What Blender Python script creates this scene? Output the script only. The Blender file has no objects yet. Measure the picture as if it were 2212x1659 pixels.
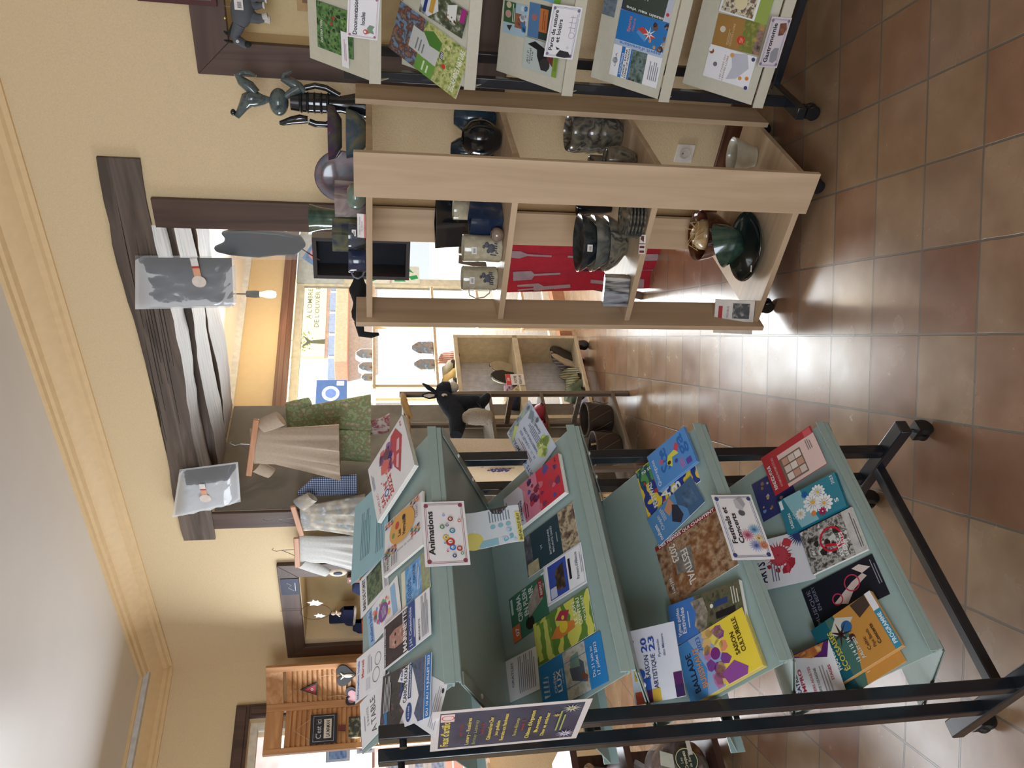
import bpy, math, random
import numpy as np
from mathutils import Matrix, Vector
# ---------------------------------------------------------------- camera
T = 0.25
FPX, YAW, PITCH, ROLL = 1720.0, -0.056, 0.1767, -0.0024
H = 6.4614 * T
V3 = lambda *a: np.array(a, float)
_f = V3(math.sin(YAW) * math.cos(PITCH), math.cos(YAW) * math.cos(PITCH), -math.sin(PITCH))
_r0 = V3(math.cos(YAW), -math.sin(YAW), 0)
_u0 = np.cross(_r0, _f)
_r = math.cos(ROLL) * _r0 + math.sin(ROLL) * _u0
_u = -math.sin(ROLL) * _r0 + math.cos(ROLL) * _u0
CAM = V3(0, 0, H)
scn = bpy.context.scene
cd = bpy.data.cameras.new('camera')
cam = bpy.data.objects.new('camera', cd)
scn.collection.objects.link(cam)
# the photograph was taken with the phone turned on its side: its right edge points to the floor
cam.matrix_world = Matrix(((-_u[0], _r[0], -_f[0], 0), (-_u[1], _r[1], -_f[1], 0), (-_u[2], _r[2], -_f[2], H), (0, 0, 0, 1)))
cd.sensor_fit = 'HORIZONTAL'
cd.sensor_width = 36
cd.lens = FPX / 2212 * 36
cd.clip_start = 0.05
cd.clip_end = 200
scn.camera = cam
# ---------------------------------------------------------------- sky, sun, daylight through the windows, exposure
scn.view_settings.view_transform = 'Standard'
scn.view_settings.look = 'None'
scn.view_settings.exposure = 0.0
scn.view_settings.gamma = 1
scn.view_settings.use_curve_mapping = False
try:
    scn.cycles.use_denoising = True
    scn.cycles.max_bounces = 8
    scn.cycles.transparent_max_bounces = 12
    scn.cycles.caustics_reflective = False
    scn.cycles.caustics_refractive = False
    scn.cycles.sample_clamp_indirect = 4
except Exception:
    pass
wd = bpy.data.worlds.new('World')
scn.world = wd
wd.use_nodes = True
wd.node_tree.nodes['Background'].inputs[0].default_value = (0.86, 0.93, 1.0, 1)
wd.node_tree.nodes['Background'].inputs[1].default_value = 1.15


def area(name, loc, direction, sx, sy, power, col=(1, 1, 1)):
    l = bpy.data.lights.new(name, 'AREA')
    l.shape = 'RECTANGLE'
    l.size, l.size_y, l.energy, l.color = sx, sy, power, col
    o = bpy.data.objects.new(name, l)
    scn.collection.objects.link(o)
    o.location = loc
    o.rotation_euler = Vector(direction).to_track_quat('-Z', 'Y').to_euler()
    return o


sl = bpy.data.lights.new('sun', 'SUN')
sl.energy = 9.0
sl.angle = 0.01
sl.color = (1, 0.96, 0.9)
so = bpy.data.objects.new('sun', sl)
scn.collection.objects.link(so)
so.rotation_euler = Vector((-0.35, 0.75, -0.75)).to_track_quat('-Z', 'Y').to_euler()
area('daylight_far_window', (0.15, 6.3, 1.35), (0.5, -0.9, -0.35), 2.2, 1.7, 170, (0.90, 0.97, 1))
area('daylight_side_window', (-2.88, 4.86, 1.62), (0.72, -0.70, -0.25), 1.25, 1.5, 66, (0.86, 0.93, 1))
area('daylight_rear_window', (-2.0, -2.5, 2.0), (0.1, 1.0, 0.12), 3.2, 1.4, 150, (0.82, 0.90, 1))

# ---------------------------------------------------------------- frames of the place
tw = math.radians(143)
DW = V3(math.cos(tw), math.sin(tw), 0)
NW = V3(-math.sin(tw), math.cos(tw), 0)
if NW @ (CAM - V3(1.03, 3.316, 0)) < 0: NW = -NW
PW = V3(1.03, 3.316, 0) + NW * .05
ts = math.radians(46)
DS = V3(-math.cos(ts), -math.sin(ts), 0)
NS = V3(math.sin(ts), -math.cos(ts), 0)
tf = math.radians(41)
DF = V3(-math.cos(tf), -math.sin(tf), 0)
NF = V3(math.sin(tf), -math.cos(tf), 0)
Z = V3(0, 0, 1)
a1 = math.radians(46.5)
E1 = V3(math.cos(a1), math.sin(a1), 0)
N1 = V3(math.sin(a1), -math.cos(a1), 0)
O1 = V3(-.669, 1.51, 0)


class Fr:
    def __init__(s, O, X, Y, Zv=None):
        s.O, s.X, s.Y = V3(*O), V3(*X), V3(*Y)
        s.Z = np.cross(s.X, s.Y) if Zv is None else V3(*Zv)

    def at(s, x, y=0, z=0): return s.O + s.X * x + s.Y * y + s.Z * z

    def sh(s, x=0, y=0, z=0): return Fr(s.at(x, y, z), s.X, s.Y, s.Z)

    def rot(s, deg):                      # turn about its Z
        c, n = math.cos(math.radians(deg)), math.sin(math.radians(deg))
        return Fr(s.O, s.X * c + s.Y * n, -s.X * n + s.Y * c, s.Z)

    def tip(s, deg, ax='x'):
        c, n = math.cos(math.radians(deg)), math.sin(math.radians(deg))
        if ax == 'x': return Fr(s.O, s.X, s.Y * c + s.Z * n, -s.Y * n + s.Z * c)
        return Fr(s.O, s.X * c - s.Z * n, s.Y, s.X * n + s.Z * c)


FW_ = Fr(PW, DW, NW, Z)                           # timber wall: x along to the left, y out to the room, z up
FS_ = Fr(PW + DW * 4.12, DS, NS, Z)               # shutter wall
FF_ = Fr((.657, 6.81, 0), DF, NF, Z)              # street window wall
FR1 = Fr(O1, E1, N1, Z)                           # left brochure rack
W0 = Fr((0, 0, 0), (1, 0, 0), (0, 1, 0))


def ray(x, y): return _f + _r * ((1659 - y) - 829.5) / FPX + _u * (1106 - x) / FPX


def hit(x, y, p0, n):
    d = ray(x, y)
    return CAM + d * (np.dot(p0 - CAM, n) / np.dot(d, n))


def spot(fr, x, y, d=0):                          # where the sight line meets the plane at depth d of a frame -> (along, height)
    P = hit(x, y, fr.at(0, d, 0), fr.Y) - fr.O
    return float(P @ fr.X), float(P @ fr.Z)


ZN = {'0': (0, 0, 1), '1': (740, 1000, 3.95), '2': (740, 1300, 3.6867), '3': (1300, 880, 4.0963), '4': (1340, 1200, 3.0722),
      '5': (740, 850, 3.95), '6': (680, 0, 3.95), '7': (1240, 0, 3.95), '8': (1640, 840, 3.867), '9': (1000, 0, 8.296)}


def q(t):
    if len(t) == 2: return t
    o = ZN[t[0]]
    return (o[0] + t[1] / o[2], o[1] + t[2] / o[2])


# ---------------------------------------------------------------- materials
def lin(c): return tuple((v / 255 / 12.92) if v / 255 <= .04045 else ((v / 255 + .055) / 1.055) ** 2.4 for v in c)


MC = {}


def nodes(name):
    m = bpy.data.materials.new(name)
    m.use_nodes = True
    nt = m.node_tree
    return m, nt, nt.nodes['Principled BSDF']


def mt(rgb, rough=.6, metal=0, var=.06, scale=25, bump=0, coat=0, spec=.5, stretch=None, detail=4, trans=0, emis=0, name='surface'):
    key = (rgb, rough, metal, var, scale, bump, coat, spec, stretch, trans, emis)
    if key in MC: return MC[key]
    m, nt, b = nodes(name)
    L = nt.links
    tc = nt.nodes.new('ShaderNodeTexCoord')
    mp = nt.nodes.new('ShaderNodeMapping')
    if stretch: mp.inputs['Scale'].default_value = stretch
    L.new(tc.outputs['Object'], mp.inputs['Vector'])
    nz = nt.nodes.new('ShaderNodeTexNoise')
    nz.inputs['Scale'].default_value = scale
    nz.inputs['Detail'].default_value = detail
    L.new(mp.outputs[0], nz.inputs['Vector'])
    rp = nt.nodes.new('ShaderNodeValToRGB')
    c = lin(rgb)
    rp.color_ramp.elements[0].position, rp.color_ramp.elements[1].position = .3, .7
    rp.color_ramp.elements[0].color = tuple(max(0, v * (1 - 2 * var)) for v in c) + (1,)
    rp.color_ramp.elements[1].color = tuple(min(1, v * (1 + 2 * var)) for v in c) + (1,)
    L.new(nz.outputs['Fac'], rp.inputs[0])
    L.new(rp.outputs[0], b.inputs['Base Color'])
    b.inputs['Roughness'].default_value = rough
    b.inputs['Metallic'].default_value = metal
    b.inputs['Coat Weight'].default_value = coat
    b.inputs['Specular IOR Level'].default_value = spec
    b.inputs['Transmission Weight'].default_value = trans
    if emis:
        L.new(rp.outputs[0], b.inputs['Emission Color'])
        b.inputs['Emission Strength'].default_value = emis
    if bump:
        bp = nt.nodes.new('ShaderNodeBump')
        bp.inputs['Strength'].default_value = bump
        bp.inputs['Distance'].default_value = .01
        L.new(nz.outputs['Fac'], bp.inputs['Height'])
        L.new(bp.outputs[0], b.inputs['Normal'])
    MC[key] = m
    return m


def mottle(cols, scale=40, rough=.5, coat=0, stretch=None, hard=False, metal=0, dist=0.0):
    key = ('mot', tuple(cols), scale, rough, coat, stretch, hard, dist)
    if key in MC: return MC[key]
    m, nt, b = nodes('mottled')
    L = nt.links
    tc = nt.nodes.new('ShaderNodeTexCoord')
    mp = nt.nodes.new('ShaderNodeMapping')
    if stretch: mp.inputs['Scale'].default_value = stretch
    L.new(tc.outputs['Object'], mp.inputs['Vector'])
    nz = nt.nodes.new('ShaderNodeTexNoise')
    nz.inputs['Scale'].default_value = scale
    nz.inputs['Detail'].default_value = 3
    nz.inputs['Distortion'].default_value = dist
    L.new(mp.outputs[0], nz.inputs['Vector'])
    rp = nt.nodes.new('ShaderNodeValToRGB')
    n = len(cols)
    el = rp.color_ramp.elements
    while len(el) < n: el.new(.5)
    for i, c in enumerate(cols):
        el[i].position = .3 + .4 * i / max(1, n - 1)
        el[i].color = lin(c) + (1,)
    if hard: rp.color_ramp.interpolation = 'CONSTANT'
    L.new(nz.outputs['Fac'], rp.inputs[0])
    L.new(rp.outputs[0], b.inputs['Base Color'])
    b.inputs['Roughness'].default_value = rough
    b.inputs['Coat Weight'].default_value = coat
    b.inputs['Metallic'].default_value = metal
    MC[key] = m
    return m


def waves(c1, c2, scale, rough=.7, stretch=(1, 1, 1), direction='Z', sharp=.5, dist=0):
    key = ('wav', c1, c2, scale, rough, stretch, direction, sharp, dist)
    if key in MC: return MC[key]
    m, nt, b = nodes('striped')
    L = nt.links
    tc = nt.nodes.new('ShaderNodeTexCoord')
    wv = nt.nodes.new('ShaderNodeTexWave')
    wv.bands_direction = direction
    wv.inputs['Scale'].default_value = scale
    wv.inputs['Distortion'].default_value = dist
    rp = nt.nodes.new('ShaderNodeValToRGB')
    rp.color_ramp.elements[0].position, rp.color_ramp.elements[1].position = sharp - .05, sharp + .05
    rp.color_ramp.elements[0].color, rp.color_ramp.elements[1].color = lin(c1) + (1,), lin(c2) + (1,)
    L.new(tc.outputs['Object'], wv.inputs['Vector'])
    L.new(wv.outputs['Fac'], rp.inputs[0])
    L.new(rp.outputs[0], b.inputs['Base Color'])
    b.inputs['Roughness'].default_value = rough
    MC[key] = m
    return m


def check_mat(c1, c2, c3, size):
    m, nt, b = nodes('gingham')
    L = nt.links
    tc = nt.nodes.new('ShaderNodeTexCoord')
    w1_, w2_ = nt.nodes.new('ShaderNodeTexWave'), nt.nodes.new('ShaderNodeTexWave')
    for w, dr in ((w1_, 'X'), (w2_, 'Z')):
        w.bands_direction = dr
        w.wave_profile = 'SIN'
        w.inputs['Scale'].default_value = size
        L.new(tc.outputs['Object'], w.inputs['Vector'])
    r1, r2 = nt.nodes.new('ShaderNodeMath'), nt.nodes.new('ShaderNodeMath')
    for r, w in ((r1, w1_), (r2, w2_)):
        r.operation = 'GREATER_THAN'
        r.inputs[1].default_value = .5
        L.new(w.outputs['Fac'], r.inputs[0])
    ad = nt.nodes.new('ShaderNodeMath')
    ad.operation = 'MULTIPLY_ADD'
    ad.inputs[1].default_value = .5
    L.new(r1.outputs[0], ad.inputs[0])
    hf = nt.nodes.new('ShaderNodeMath')
    hf.operation = 'MULTIPLY'
    hf.inputs[1].default_value = .5
    L.new(r2.outputs[0], hf.inputs[0])
    L.new(hf.outputs[0], ad.inputs[2])
    rp = nt.nodes.new('ShaderNodeValToRGB')
    rp.color_ramp.elements.new(.5)
    for e, c in zip(rp.color_ramp.elements, (c1, c2, c3)): e.color = lin(c) + (1,)
    L.new(ad.outputs[0], rp.inputs[0])
    L.new(rp.outputs[0], b.inputs['Base Color'])
    b.inputs['Roughness'].default_value = .9
    return m


def film(tint=(235, 240, 245), amount=.25):                     # clear crinkled plastic wrap
    key = ('film', tint, amount)
    if key in MC: return MC[key]
    m, nt, b = nodes('clear_plastic')
    L = nt.links
    b.inputs['Base Color'].default_value = lin(tint) + (1,)
    b.inputs['Roughness'].default_value = .08
    tr = nt.nodes.new('ShaderNodeBsdfTransparent')
    mx = nt.nodes.new('ShaderNodeMixShader')
    lw = nt.nodes.new('ShaderNodeLayerWeight')
    lw.inputs[0].default_value = .35
    nz = nt.nodes.new('ShaderNodeTexNoise')
    nz.inputs['Scale'].default_value = 9
    nz.inputs['Distortion'].default_value = .6
    bp = nt.nodes.new('ShaderNodeBump')
    bp.inputs['Strength'].default_value = .5
    bp.inputs['Distance'].default_value = .012
    tc = nt.nodes.new('ShaderNodeTexCoord')
    L.new(tc.outputs['Object'], nz.inputs['Vector'])
    L.new(nz.outputs['Fac'], bp.inputs['Height'])
    L.new(bp.outputs[0], b.inputs['Normal'])
    L.new(bp.outputs[0], lw.inputs['Normal'])
    mm = nt.nodes.new('ShaderNodeMath')
    mm.operation = 'MULTIPLY_ADD'
    mm.inputs[1].default_value = .45
    mm.inputs[2].default_value = amount * .4
    L.new(lw.outputs['Fresnel'], mm.inputs[0])
    L.new(mm.outputs[0], mx.inputs[0])
    L.new(tr.outputs[0], mx.inputs[1])
    L.new(b.outputs[0], mx.inputs[2])
    L.new(mx.outputs[0], nt.nodes['Material Output'].inputs[0])
    MC[key] = m
    return m


def glass_mat():
    m, nt, b = nodes('window_glass')
    L = nt.links
    gl = nt.nodes.new('ShaderNodeBsdfGlossy')
    gl.inputs['Roughness'].default_value = .02
    tr = nt.nodes.new('ShaderNodeBsdfTransparent')
    tr.inputs[0].default_value = (.97, .99, 1, 1)
    fz = nt.nodes.new('ShaderNodeFresnel')
    fz.inputs[0].default_value = 1.3
    mx = nt.nodes.new('ShaderNodeMixShader')
    L.new(fz.outputs[0], mx.inputs[0])
    L.new(tr.outputs[0], mx.inputs[1])
    L.new(gl.outputs[0], mx.inputs[2])
    L.new(mx.outputs[0], nt.nodes['Material Output'].inputs[0])
    return m


def wood(c1, c2, scale=6, rough=.5, axis='Z', bump=.05, dist=6, coat=0, angle=0):
    key = ('wood', c1, c2, scale, rough, axis, bump, dist, angle)
    if key in MC: return MC[key]
    m, nt, b = nodes('wood')
    L = nt.links
    tc = nt.nodes.new('ShaderNodeTexCoord')
    mp = nt.nodes.new('ShaderNodeMapping')
    mp.inputs['Scale'].default_value = {'Z': (1, 1, .06), 'X': (.06, 1, 1), 'Y': (1, .06, 1), 'W': (.35, .35, 1)}[axis]
    nz = nt.nodes.new('ShaderNodeTexNoise')
    nz.inputs['Scale'].default_value = scale * 4
    nz.inputs['Detail'].default_value = 6
    nz.inputs['Distortion'].default_value = dist * .2
    rp = nt.nodes.new('ShaderNodeValToRGB')
    rp.color_ramp.elements[0].position, rp.color_ramp.elements[1].position = .35, .65
    rp.color_ramp.elements[0].color, rp.color_ramp.elements[1].color = lin(c1) + (1,), lin(c2) + (1,)
    m0 = nt.nodes.new('ShaderNodeMapping')
    m0.inputs['Rotation'].default_value = (0, 0, -math.radians(angle))
    L.new(tc.outputs['Object'], m0.inputs[0])
    L.new(m0.outputs[0], mp.inputs[0])
    L.new(mp.outputs[0], nz.inputs['Vector'])
    L.new(nz.outputs['Fac'], rp.inputs[0])
    L.new(rp.outputs[0], b.inputs['Base Color'])
    b.inputs['Roughness'].default_value = rough
    bp = nt.nodes.new('ShaderNodeBump')
    bp.inputs['Strength'].default_value = bump * 4
    bp.inputs['Distance'].default_value = .006
    L.new(nz.outputs['Fac'], bp.inputs['Height'])
    L.new(bp.outputs[0], b.inputs['Normal'])
    MC[key] = m
    return m


def tile_mat():
    m, nt, b = nodes('terracotta_tiles')
    L = nt.links
    N = nt.nodes.new
    tc = N('ShaderNodeTexCoord')
    mp = N('ShaderNodeMapping')
    TW, TH = T, .9148 * T
    mp.inputs['Location'].default_value = (-.1105 * T + 40 * TW, 0, 0)
    off = (11.2834 * T) % TH
    mp.inputs['Location'].default_value = (-(.1105 * T) + 40 * TW, -off + 40 * TH, 0)
    L.new(tc.outputs['Object'], mp.inputs[0])
    br = N('ShaderNodeTexBrick')
    br.offset, br.squash = 0, 1
    br.inputs['Scale'].default_value = 1
    br.inputs['Mortar Size'].default_value = .0038
    br.inputs['Mortar Smooth'].default_value = .25
    br.inputs['Brick Width'].default_value = TW
    br.inputs['Row Height'].default_value = TH
    wob = N('ShaderNodeTexNoise')
    wob.inputs['Scale'].default_value = 9
    L.new(tc.outputs['Object'], wob.inputs['Vector'])
    sub = N('ShaderNodeVectorMath')
    sub.operation = 'MULTIPLY_ADD'
    sub.inputs[1].default_value = (.004, .004, 0)
    L.new(wob.outputs['Color'], sub.inputs[0])
    L.new(mp.outputs[0], sub.inputs[2])
    L.new(sub.outputs[0], br.inputs['Vector'])
    dv = N('ShaderNodeVectorMath')
    dv.operation = 'DIVIDE'
    dv.inputs[1].default_value = (TW, TH, 1)
    L.new(mp.outputs[0], dv.inputs[0])
    fl = N('ShaderNodeVectorMath')
    fl.operation = 'FLOOR'
    L.new(dv.outputs[0], fl.inputs[0])
    wn = N('ShaderNodeTexWhiteNoise')
    wn.noise_dimensions = '2D'
    L.new(fl.outputs[0], wn.inputs['Vector'])
    rp = N('ShaderNodeValToRGB')
    el = rp.color_ramp.elements
    cols = [(142, 116, 90), (148, 120, 92), (140, 104, 80), (154, 128, 102), (130, 94, 72), (144, 118, 96)]
    while len(el) < len(cols): el.new(.5)
    for i, c in enumerate(cols):
        el[i].position = i / (len(cols) - 1)
        el[i].color = lin(c) + (1,)
    L.new(wn.outputs['Value'], rp.inputs[0])
    n1 = N('ShaderNodeTexNoise')
    n1.inputs['Scale'].default_value = 7
    n1.inputs['Detail'].default_value = 6
    L.new(tc.outputs['Object'], n1.inputs['Vector'])
    r1 = N('ShaderNodeValToRGB')
    r1.color_ramp.elements[0].color, r1.color_ramp.elements[1].color = (.72, .68, .66, 1), (1.0, 1.0, 1.0, 1)
    r1.color_ramp.elements[0].position, r1.color_ramp.elements[1].position = .3, .65
    L.new(n1.outputs['Fac'], r1.inputs[0])
    mul = N('ShaderNodeMix')
    mul.data_type, mul.blend_type = 'RGBA', 'MULTIPLY'
    mul.inputs[0].default_value = .8
    L.new(rp.outputs[0], mul.inputs[6])
    L.new(r1.outputs[0], mul.inputs[7])
    mx = N('ShaderNodeMix')
    mx.data_type = 'RGBA'
    L.new(br.outputs['Fac'], mx.inputs[0])
    L.new(mul.outputs[2], mx.inputs[6])
    mx.inputs[7].default_value = lin((104, 94, 84)) + (1,)
    L.new(mx.outputs[2], b.inputs['Base Color'])
    rr = N('ShaderNodeMapRange')
    L.new(n1.outputs['Fac'], rr.inputs[0])
    rr.inputs[3].default_value, rr.inputs[4].default_value = .16, .34
    L.new(rr.outputs[0], b.inputs['Roughness'])
    b.inputs['Specular IOR Level'].default_value = .75
    hh = N('ShaderNodeMath')
    hh.operation = 'MULTIPLY_ADD'
    hh.inputs[1].default_value = -1.0
    L.new(br.outputs['Fac'], hh.inputs[0])
    n2 = N('ShaderNodeMath')
    n2.operation = 'MULTIPLY'
    n2.inputs[1].default_value = .35
    L.new(n1.outputs['Fac'], n2.inputs[0])
    L.new(n2.outputs[0], hh.inputs[2])
    bp = N('ShaderNodeBump')
    bp.inputs['Strength'].default_value = .5
    bp.inputs['Distance'].default_value = .004
    L.new(hh.outputs[0], bp.inputs['Height'])
    L.new(bp.outputs[0], b.inputs['Normal'])
    return m


def brick_mat(c1, c2, cm, bw=.22, rh=.07, emis=0):
    m, nt, b = nodes('brickwork')
    L = nt.links
    tc = nt.nodes.new('ShaderNodeTexCoord')
    mp = nt.nodes.new('ShaderNodeMapping')
    mp.inputs['Rotation'].default_value = (math.radians(90), 0, 0)
    L.new(tc.outputs['Object'], mp.inputs[0])
    br = nt.nodes.new('ShaderNodeTexBrick')
    br.inputs['Scale'].default_value = 1
    br.inputs['Brick Width'].default_value = bw
    br.inputs['Row Height'].default_value = rh
    br.inputs['Mortar Size'].default_value = .008
    br.inputs[1].default_value, br.inputs[2].default_value, br.inputs[3].default_value = lin(c1) + (1,), lin(c2) + (1,), lin(cm) + (1,)
    L.new(mp.outputs[0], br.inputs['Vector'])
    L.new(br.outputs['Color'], b.inputs['Base Color'])
    b.inputs['Roughness'].default_value = .9
    return m


# ---------------------------------------------------------------- mesh builder
TXT = {}


def text_geo(s, bold=False):
    if (s, bold) in TXT: return TXT[(s, bold)]
    c = bpy.data.curves.new('t', 'FONT')
    c.body = s
    c.size = 1
    c.resolution_u = 2
    c.offset = .022 if bold else .004
    o = bpy.data.objects.new('t', c)
    me = o.to_mesh()
    vs = [tuple(v.co[:2]) for v in me.vertices]
    fs = [tuple(p.vertices) for p in me.polygons]
    o.to_mesh_clear()
    bpy.data.objects.remove(o)
    bpy.data.curves.remove(c)
    xs = [v[0] for v in vs] or [0, 1]
    TXT[(s, bold)] = (vs, fs, min(xs), max(xs))
    return TXT[(s, bold)]


class G:
    def __init__(s): s.v, s.f, s.mi, s.ms = [], [], [], []

    def m(s, mat):
        if isinstance(mat, tuple): mat = mt(mat)
        if isinstance(mat, list): mat = mottle(mat, 60)
        if mat not in s.ms: s.ms.append(mat)
        return s.ms.index(mat)

    def add(s, vs, fs, mat):
        b = len(s.v)
        k = s.m(mat)
        s.v += [tuple(map(float, v)) for v in vs]
        s.f += [tuple(b + i for i in f) for f in fs]
        s.mi += [k] * len(fs)
        return s

    def box(s, fr, x0, x1, y0, y1, z0, z1, mat):
        vs = [fr.at(x, y, z) for x in (x0, x1) for y in (y0, y1) for z in (z0, z1)]
        fs = [(0, 1, 3, 2), (4, 6, 7, 5), (0, 4, 5, 1), (2, 3, 7, 6), (0, 2, 6, 4), (1, 5, 7, 3)]
        if np.dot(np.cross(fr.X, fr.Y), fr.Z) * (x1 - x0) * (y1 - y0) * (z1 - z0) < 0: fs = [f[::-1] for f in fs]
        return s.add(vs, fs, mat)

    def prism(s, fr, pts, z0, z1, mat):
        n = len(pts)
        A = sum(pts[i][0] * pts[(i + 1) % n][1] - pts[(i + 1) % n][0] * pts[i][1] for i in range(n))
        if (A < 0) != (np.dot(np.cross(fr.X, fr.Y), fr.Z) < 0): pts = pts[::-1]
        if z1 < z0: z0, z1 = z1, z0
        vs = [fr.at(x, y, z0) for x, y in pts] + [fr.at(x, y, z1) for x, y in pts]
        fs = [tuple(range(n))[::-1], tuple(range(n, 2 * n))] + [(i, (i + 1) % n, n + (i + 1) % n, n + i) for i in range(n)]
        return s.add(vs, fs, mat)

    def tube(s, pts, r, mat, seg=8, sq=1.0, ref=None):
        pts = [V3(*p) for p in pts]
        n = len(pts)
        R = r if isinstance(r, (list, tuple)) else [r] * n
        vs = []
        up = V3(*(ref if ref is not None else (0, 0, 1)))
        prev = None
        for i, p in enumerate(pts):
            d = pts[min(i + 1, n - 1)] - pts[max(i - 1, 0)]
            d = d / (np.linalg.norm(d) + 1e-9)
            if prev is None:
                a = np.cross(d, up)
                if np.linalg.norm(a) < .05: a = np.cross(d, V3(1, .1, 0))
            else: a = prev - d * np.dot(prev, d)
            a /= np.linalg.norm(a) + 1e-9
            prev = a
            b = np.cross(d, a)
            for k in range(seg):
                t = 2 * math.pi * k / seg
                vs.append(p + a * math.cos(t) * R[i] + b * math.sin(t) * R[i] * sq)
        fs = [(i * seg + k, i * seg + (k + 1) % seg, (i + 1) * seg + (k + 1) % seg, (i + 1) * seg + k) for i in range(n - 1) for k in range(seg)]
        fs += [tuple(range(seg))[::-1], tuple((n - 1) * seg + k for k in range(seg))]
        return s.add(vs, fs, mat)

    def lathe(s, fr, prof, mat, seg=28, sx=1, sy=1, wob=None):
        n = len(prof)
        vs = []
        for i, (r, z) in enumerate(prof):
            for k in range(seg):
                t = 2 * math.pi * k / seg
                w = 1 + (wob(t, z) if wob else 0)
                vs.append(fr.at(math.cos(t) * r * sx * w, math.sin(t) * r * sy * w, z))
        fs = [(i * seg + k, i * seg + (k + 1) % seg, (i + 1) * seg + (k + 1) % seg, (i + 1) * seg + k) for i in range(n - 1) for k in range(seg)]
        ring = prof[0][0] > 1e-3 and prof[-1][0] > 1e-3 and math.hypot(prof[0][0] - prof[-1][0], prof[0][1] - prof[-1][1]) < .006
        if ring: fs += [((n - 1) * seg + k, (n - 1) * seg + (k + 1) % seg, (k + 1) % seg, k) for k in range(seg)]
        elif prof[0][0] > 1e-4: fs.append(tuple(range(seg))[::-1])
        if not ring and prof[-1][0] > 1e-4: fs.append(tuple((n - 1) * seg + k for k in range(seg)))
        if np.dot(np.cross(fr.X, fr.Y), fr.Z) < 0: fs = [f[::-1] for f in fs]
        return s.add(vs, fs, mat)

    def ell(s, fr, rx, ry, rz, mat, seg=20, rings=12, fn=None):
        vs, n = [], rings
        for i in range(n + 1):
            p = math.pi * (i / n) - math.pi / 2
            for k in range(seg):
                t = 2 * math.pi * k / seg
                c = max(math.cos(p), 1e-3)
                x, y, z = rx * c * math.cos(t), ry * c * math.sin(t), rz * math.sin(p)
                if fn: x, y, z = fn(x, y, z)
                vs.append(fr.at(x, y, z))
        fs = [(i * seg + k, i * seg + (k + 1) % seg, (i + 1) * seg + (k + 1) % seg, (i + 1) * seg + k) for i in range(n) for k in range(seg)]
        if np.dot(np.cross(fr.X, fr.Y), fr.Z) < 0: fs = [f[::-1] for f in fs]
        return s.add(vs, fs, mat)

    def sheet(s, fn, nu, nv, mat):
        vs = [fn(i / nu, j / nv) for j in range(nv + 1) for i in range(nu + 1)]
        fs = [(j * (nu + 1) + i, j * (nu + 1) + i + 1, (j + 1) * (nu + 1) + i + 1, (j + 1) * (nu + 1) + i) for j in range(nv) for i in range(nu)]
        return s.add(vs, fs, mat)

    def text(s, fr, string, x0, x1, y0, mat, bold=False, h=None, bend=None):
        vs, fs, a, b = text_geo(string, bold)
        if not fs: return s
        k = (x1 - x0) / (b - a)
        ky = abs(k) if h is None else h / .7
        P = [(x0 + (v[0] - a) * k, y0 + v[1] * ky) for v in vs]
        return s.add([fr.at(x, y, 0) if bend is None else bend(x, y, 0) for x, y in P], fs, mat)

    def build(s, name, parent=None, smooth=35, bevel=0, loc=None, **tags):
        V = np.array(s.v)
        if loc is None:
            if parent is not None: loc = np.array(parent['_o'])
            else: loc = V3((V[:, 0].min() + V[:, 0].max()) / 2, (V[:, 1].min() + V[:, 1].max()) / 2, V[:, 2].min())
        loc = V3(*loc)
        me = bpy.data.meshes.new(name)
        me.from_pydata([tuple(v) for v in V - loc], [], s.f)
        for mm in s.ms: me.materials.append(mm)
        me.polygons.foreach_set('material_index', s.mi)
        if smooth:
            me.shade_smooth()
            me.set_sharp_from_angle(angle=math.radians(smooth))
        me.update()
        o = bpy.data.objects.new(name, me)
        scn.collection.objects.link(o)
        if bevel:
            md = o.modifiers.new('bevel', 'BEVEL')
            md.width, md.segments, md.limit_method = bevel, 2, 'ANGLE'
        if parent is not None:
            o.parent = parent
            o.location = tuple(loc - np.array(parent['_o']))
        else: o.location = tuple(loc)
        o['_o'] = [float(x) for x in loc]
        for k, v in tags.items(): o[k] = v
        return o


def thing(name, label, category, loc, group=None):
    o = bpy.data.objects.new(name, None)
    o.empty_display_size = .05
    scn.collection.objects.link(o)
    o.location = tuple(map(float, loc))
    o['_o'] = [float(x) for x in loc]
    o['label'], o['category'] = label, category
    if group: o['group'] = group
    return o


def one(g, name, label, category, group=None, **k):
    o = g.build(name, **k)
    o['label'], o['category'] = label, category
    if group: o['group'] = group
    return o


def struct(g, name, **k):
    o = g.build(name, **k)
    o['kind'] = 'structure'
    return o


# ================================================================= THE SETTING
M_WALL = mt((222, 199, 160), rough=.85, var=.02, scale=160, bump=.25, detail=2)
M_WALL2 = mt((220, 198, 152), rough=.85, var=.015, scale=60, bump=.05)
M_CEIL = mt((228, 226, 224), rough=.35, var=.01, scale=3)
M_CEIL2 = mt((235, 236, 238), rough=.6, var=.01)
M_CORN = mt((226, 196, 150), rough=.6, var=.02)
M_DARKW = wood((70, 52, 44), (92, 70, 60), 4, .55, 'Z')
M_DARKWH = wood((70, 52, 44), (92, 70, 60), 4, .55, 'X', angle=143)
M_BEAM = wood((74, 62, 54), (112, 98, 88), 5, .6, 'X', bump=.22, angle=143)
M_BEAMD = mt((36, 32, 30), rough=.9)
M_BASE = wood((96, 62, 44), (122, 82, 58), 4, .45, 'X', angle=143)
M_PLAST = mottle([(96, 92, 84), (112, 107, 98), (120, 113, 103), (104, 98, 90), (128, 121, 110)], 3, .95, dist=.4)
CZ = 3.14

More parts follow.
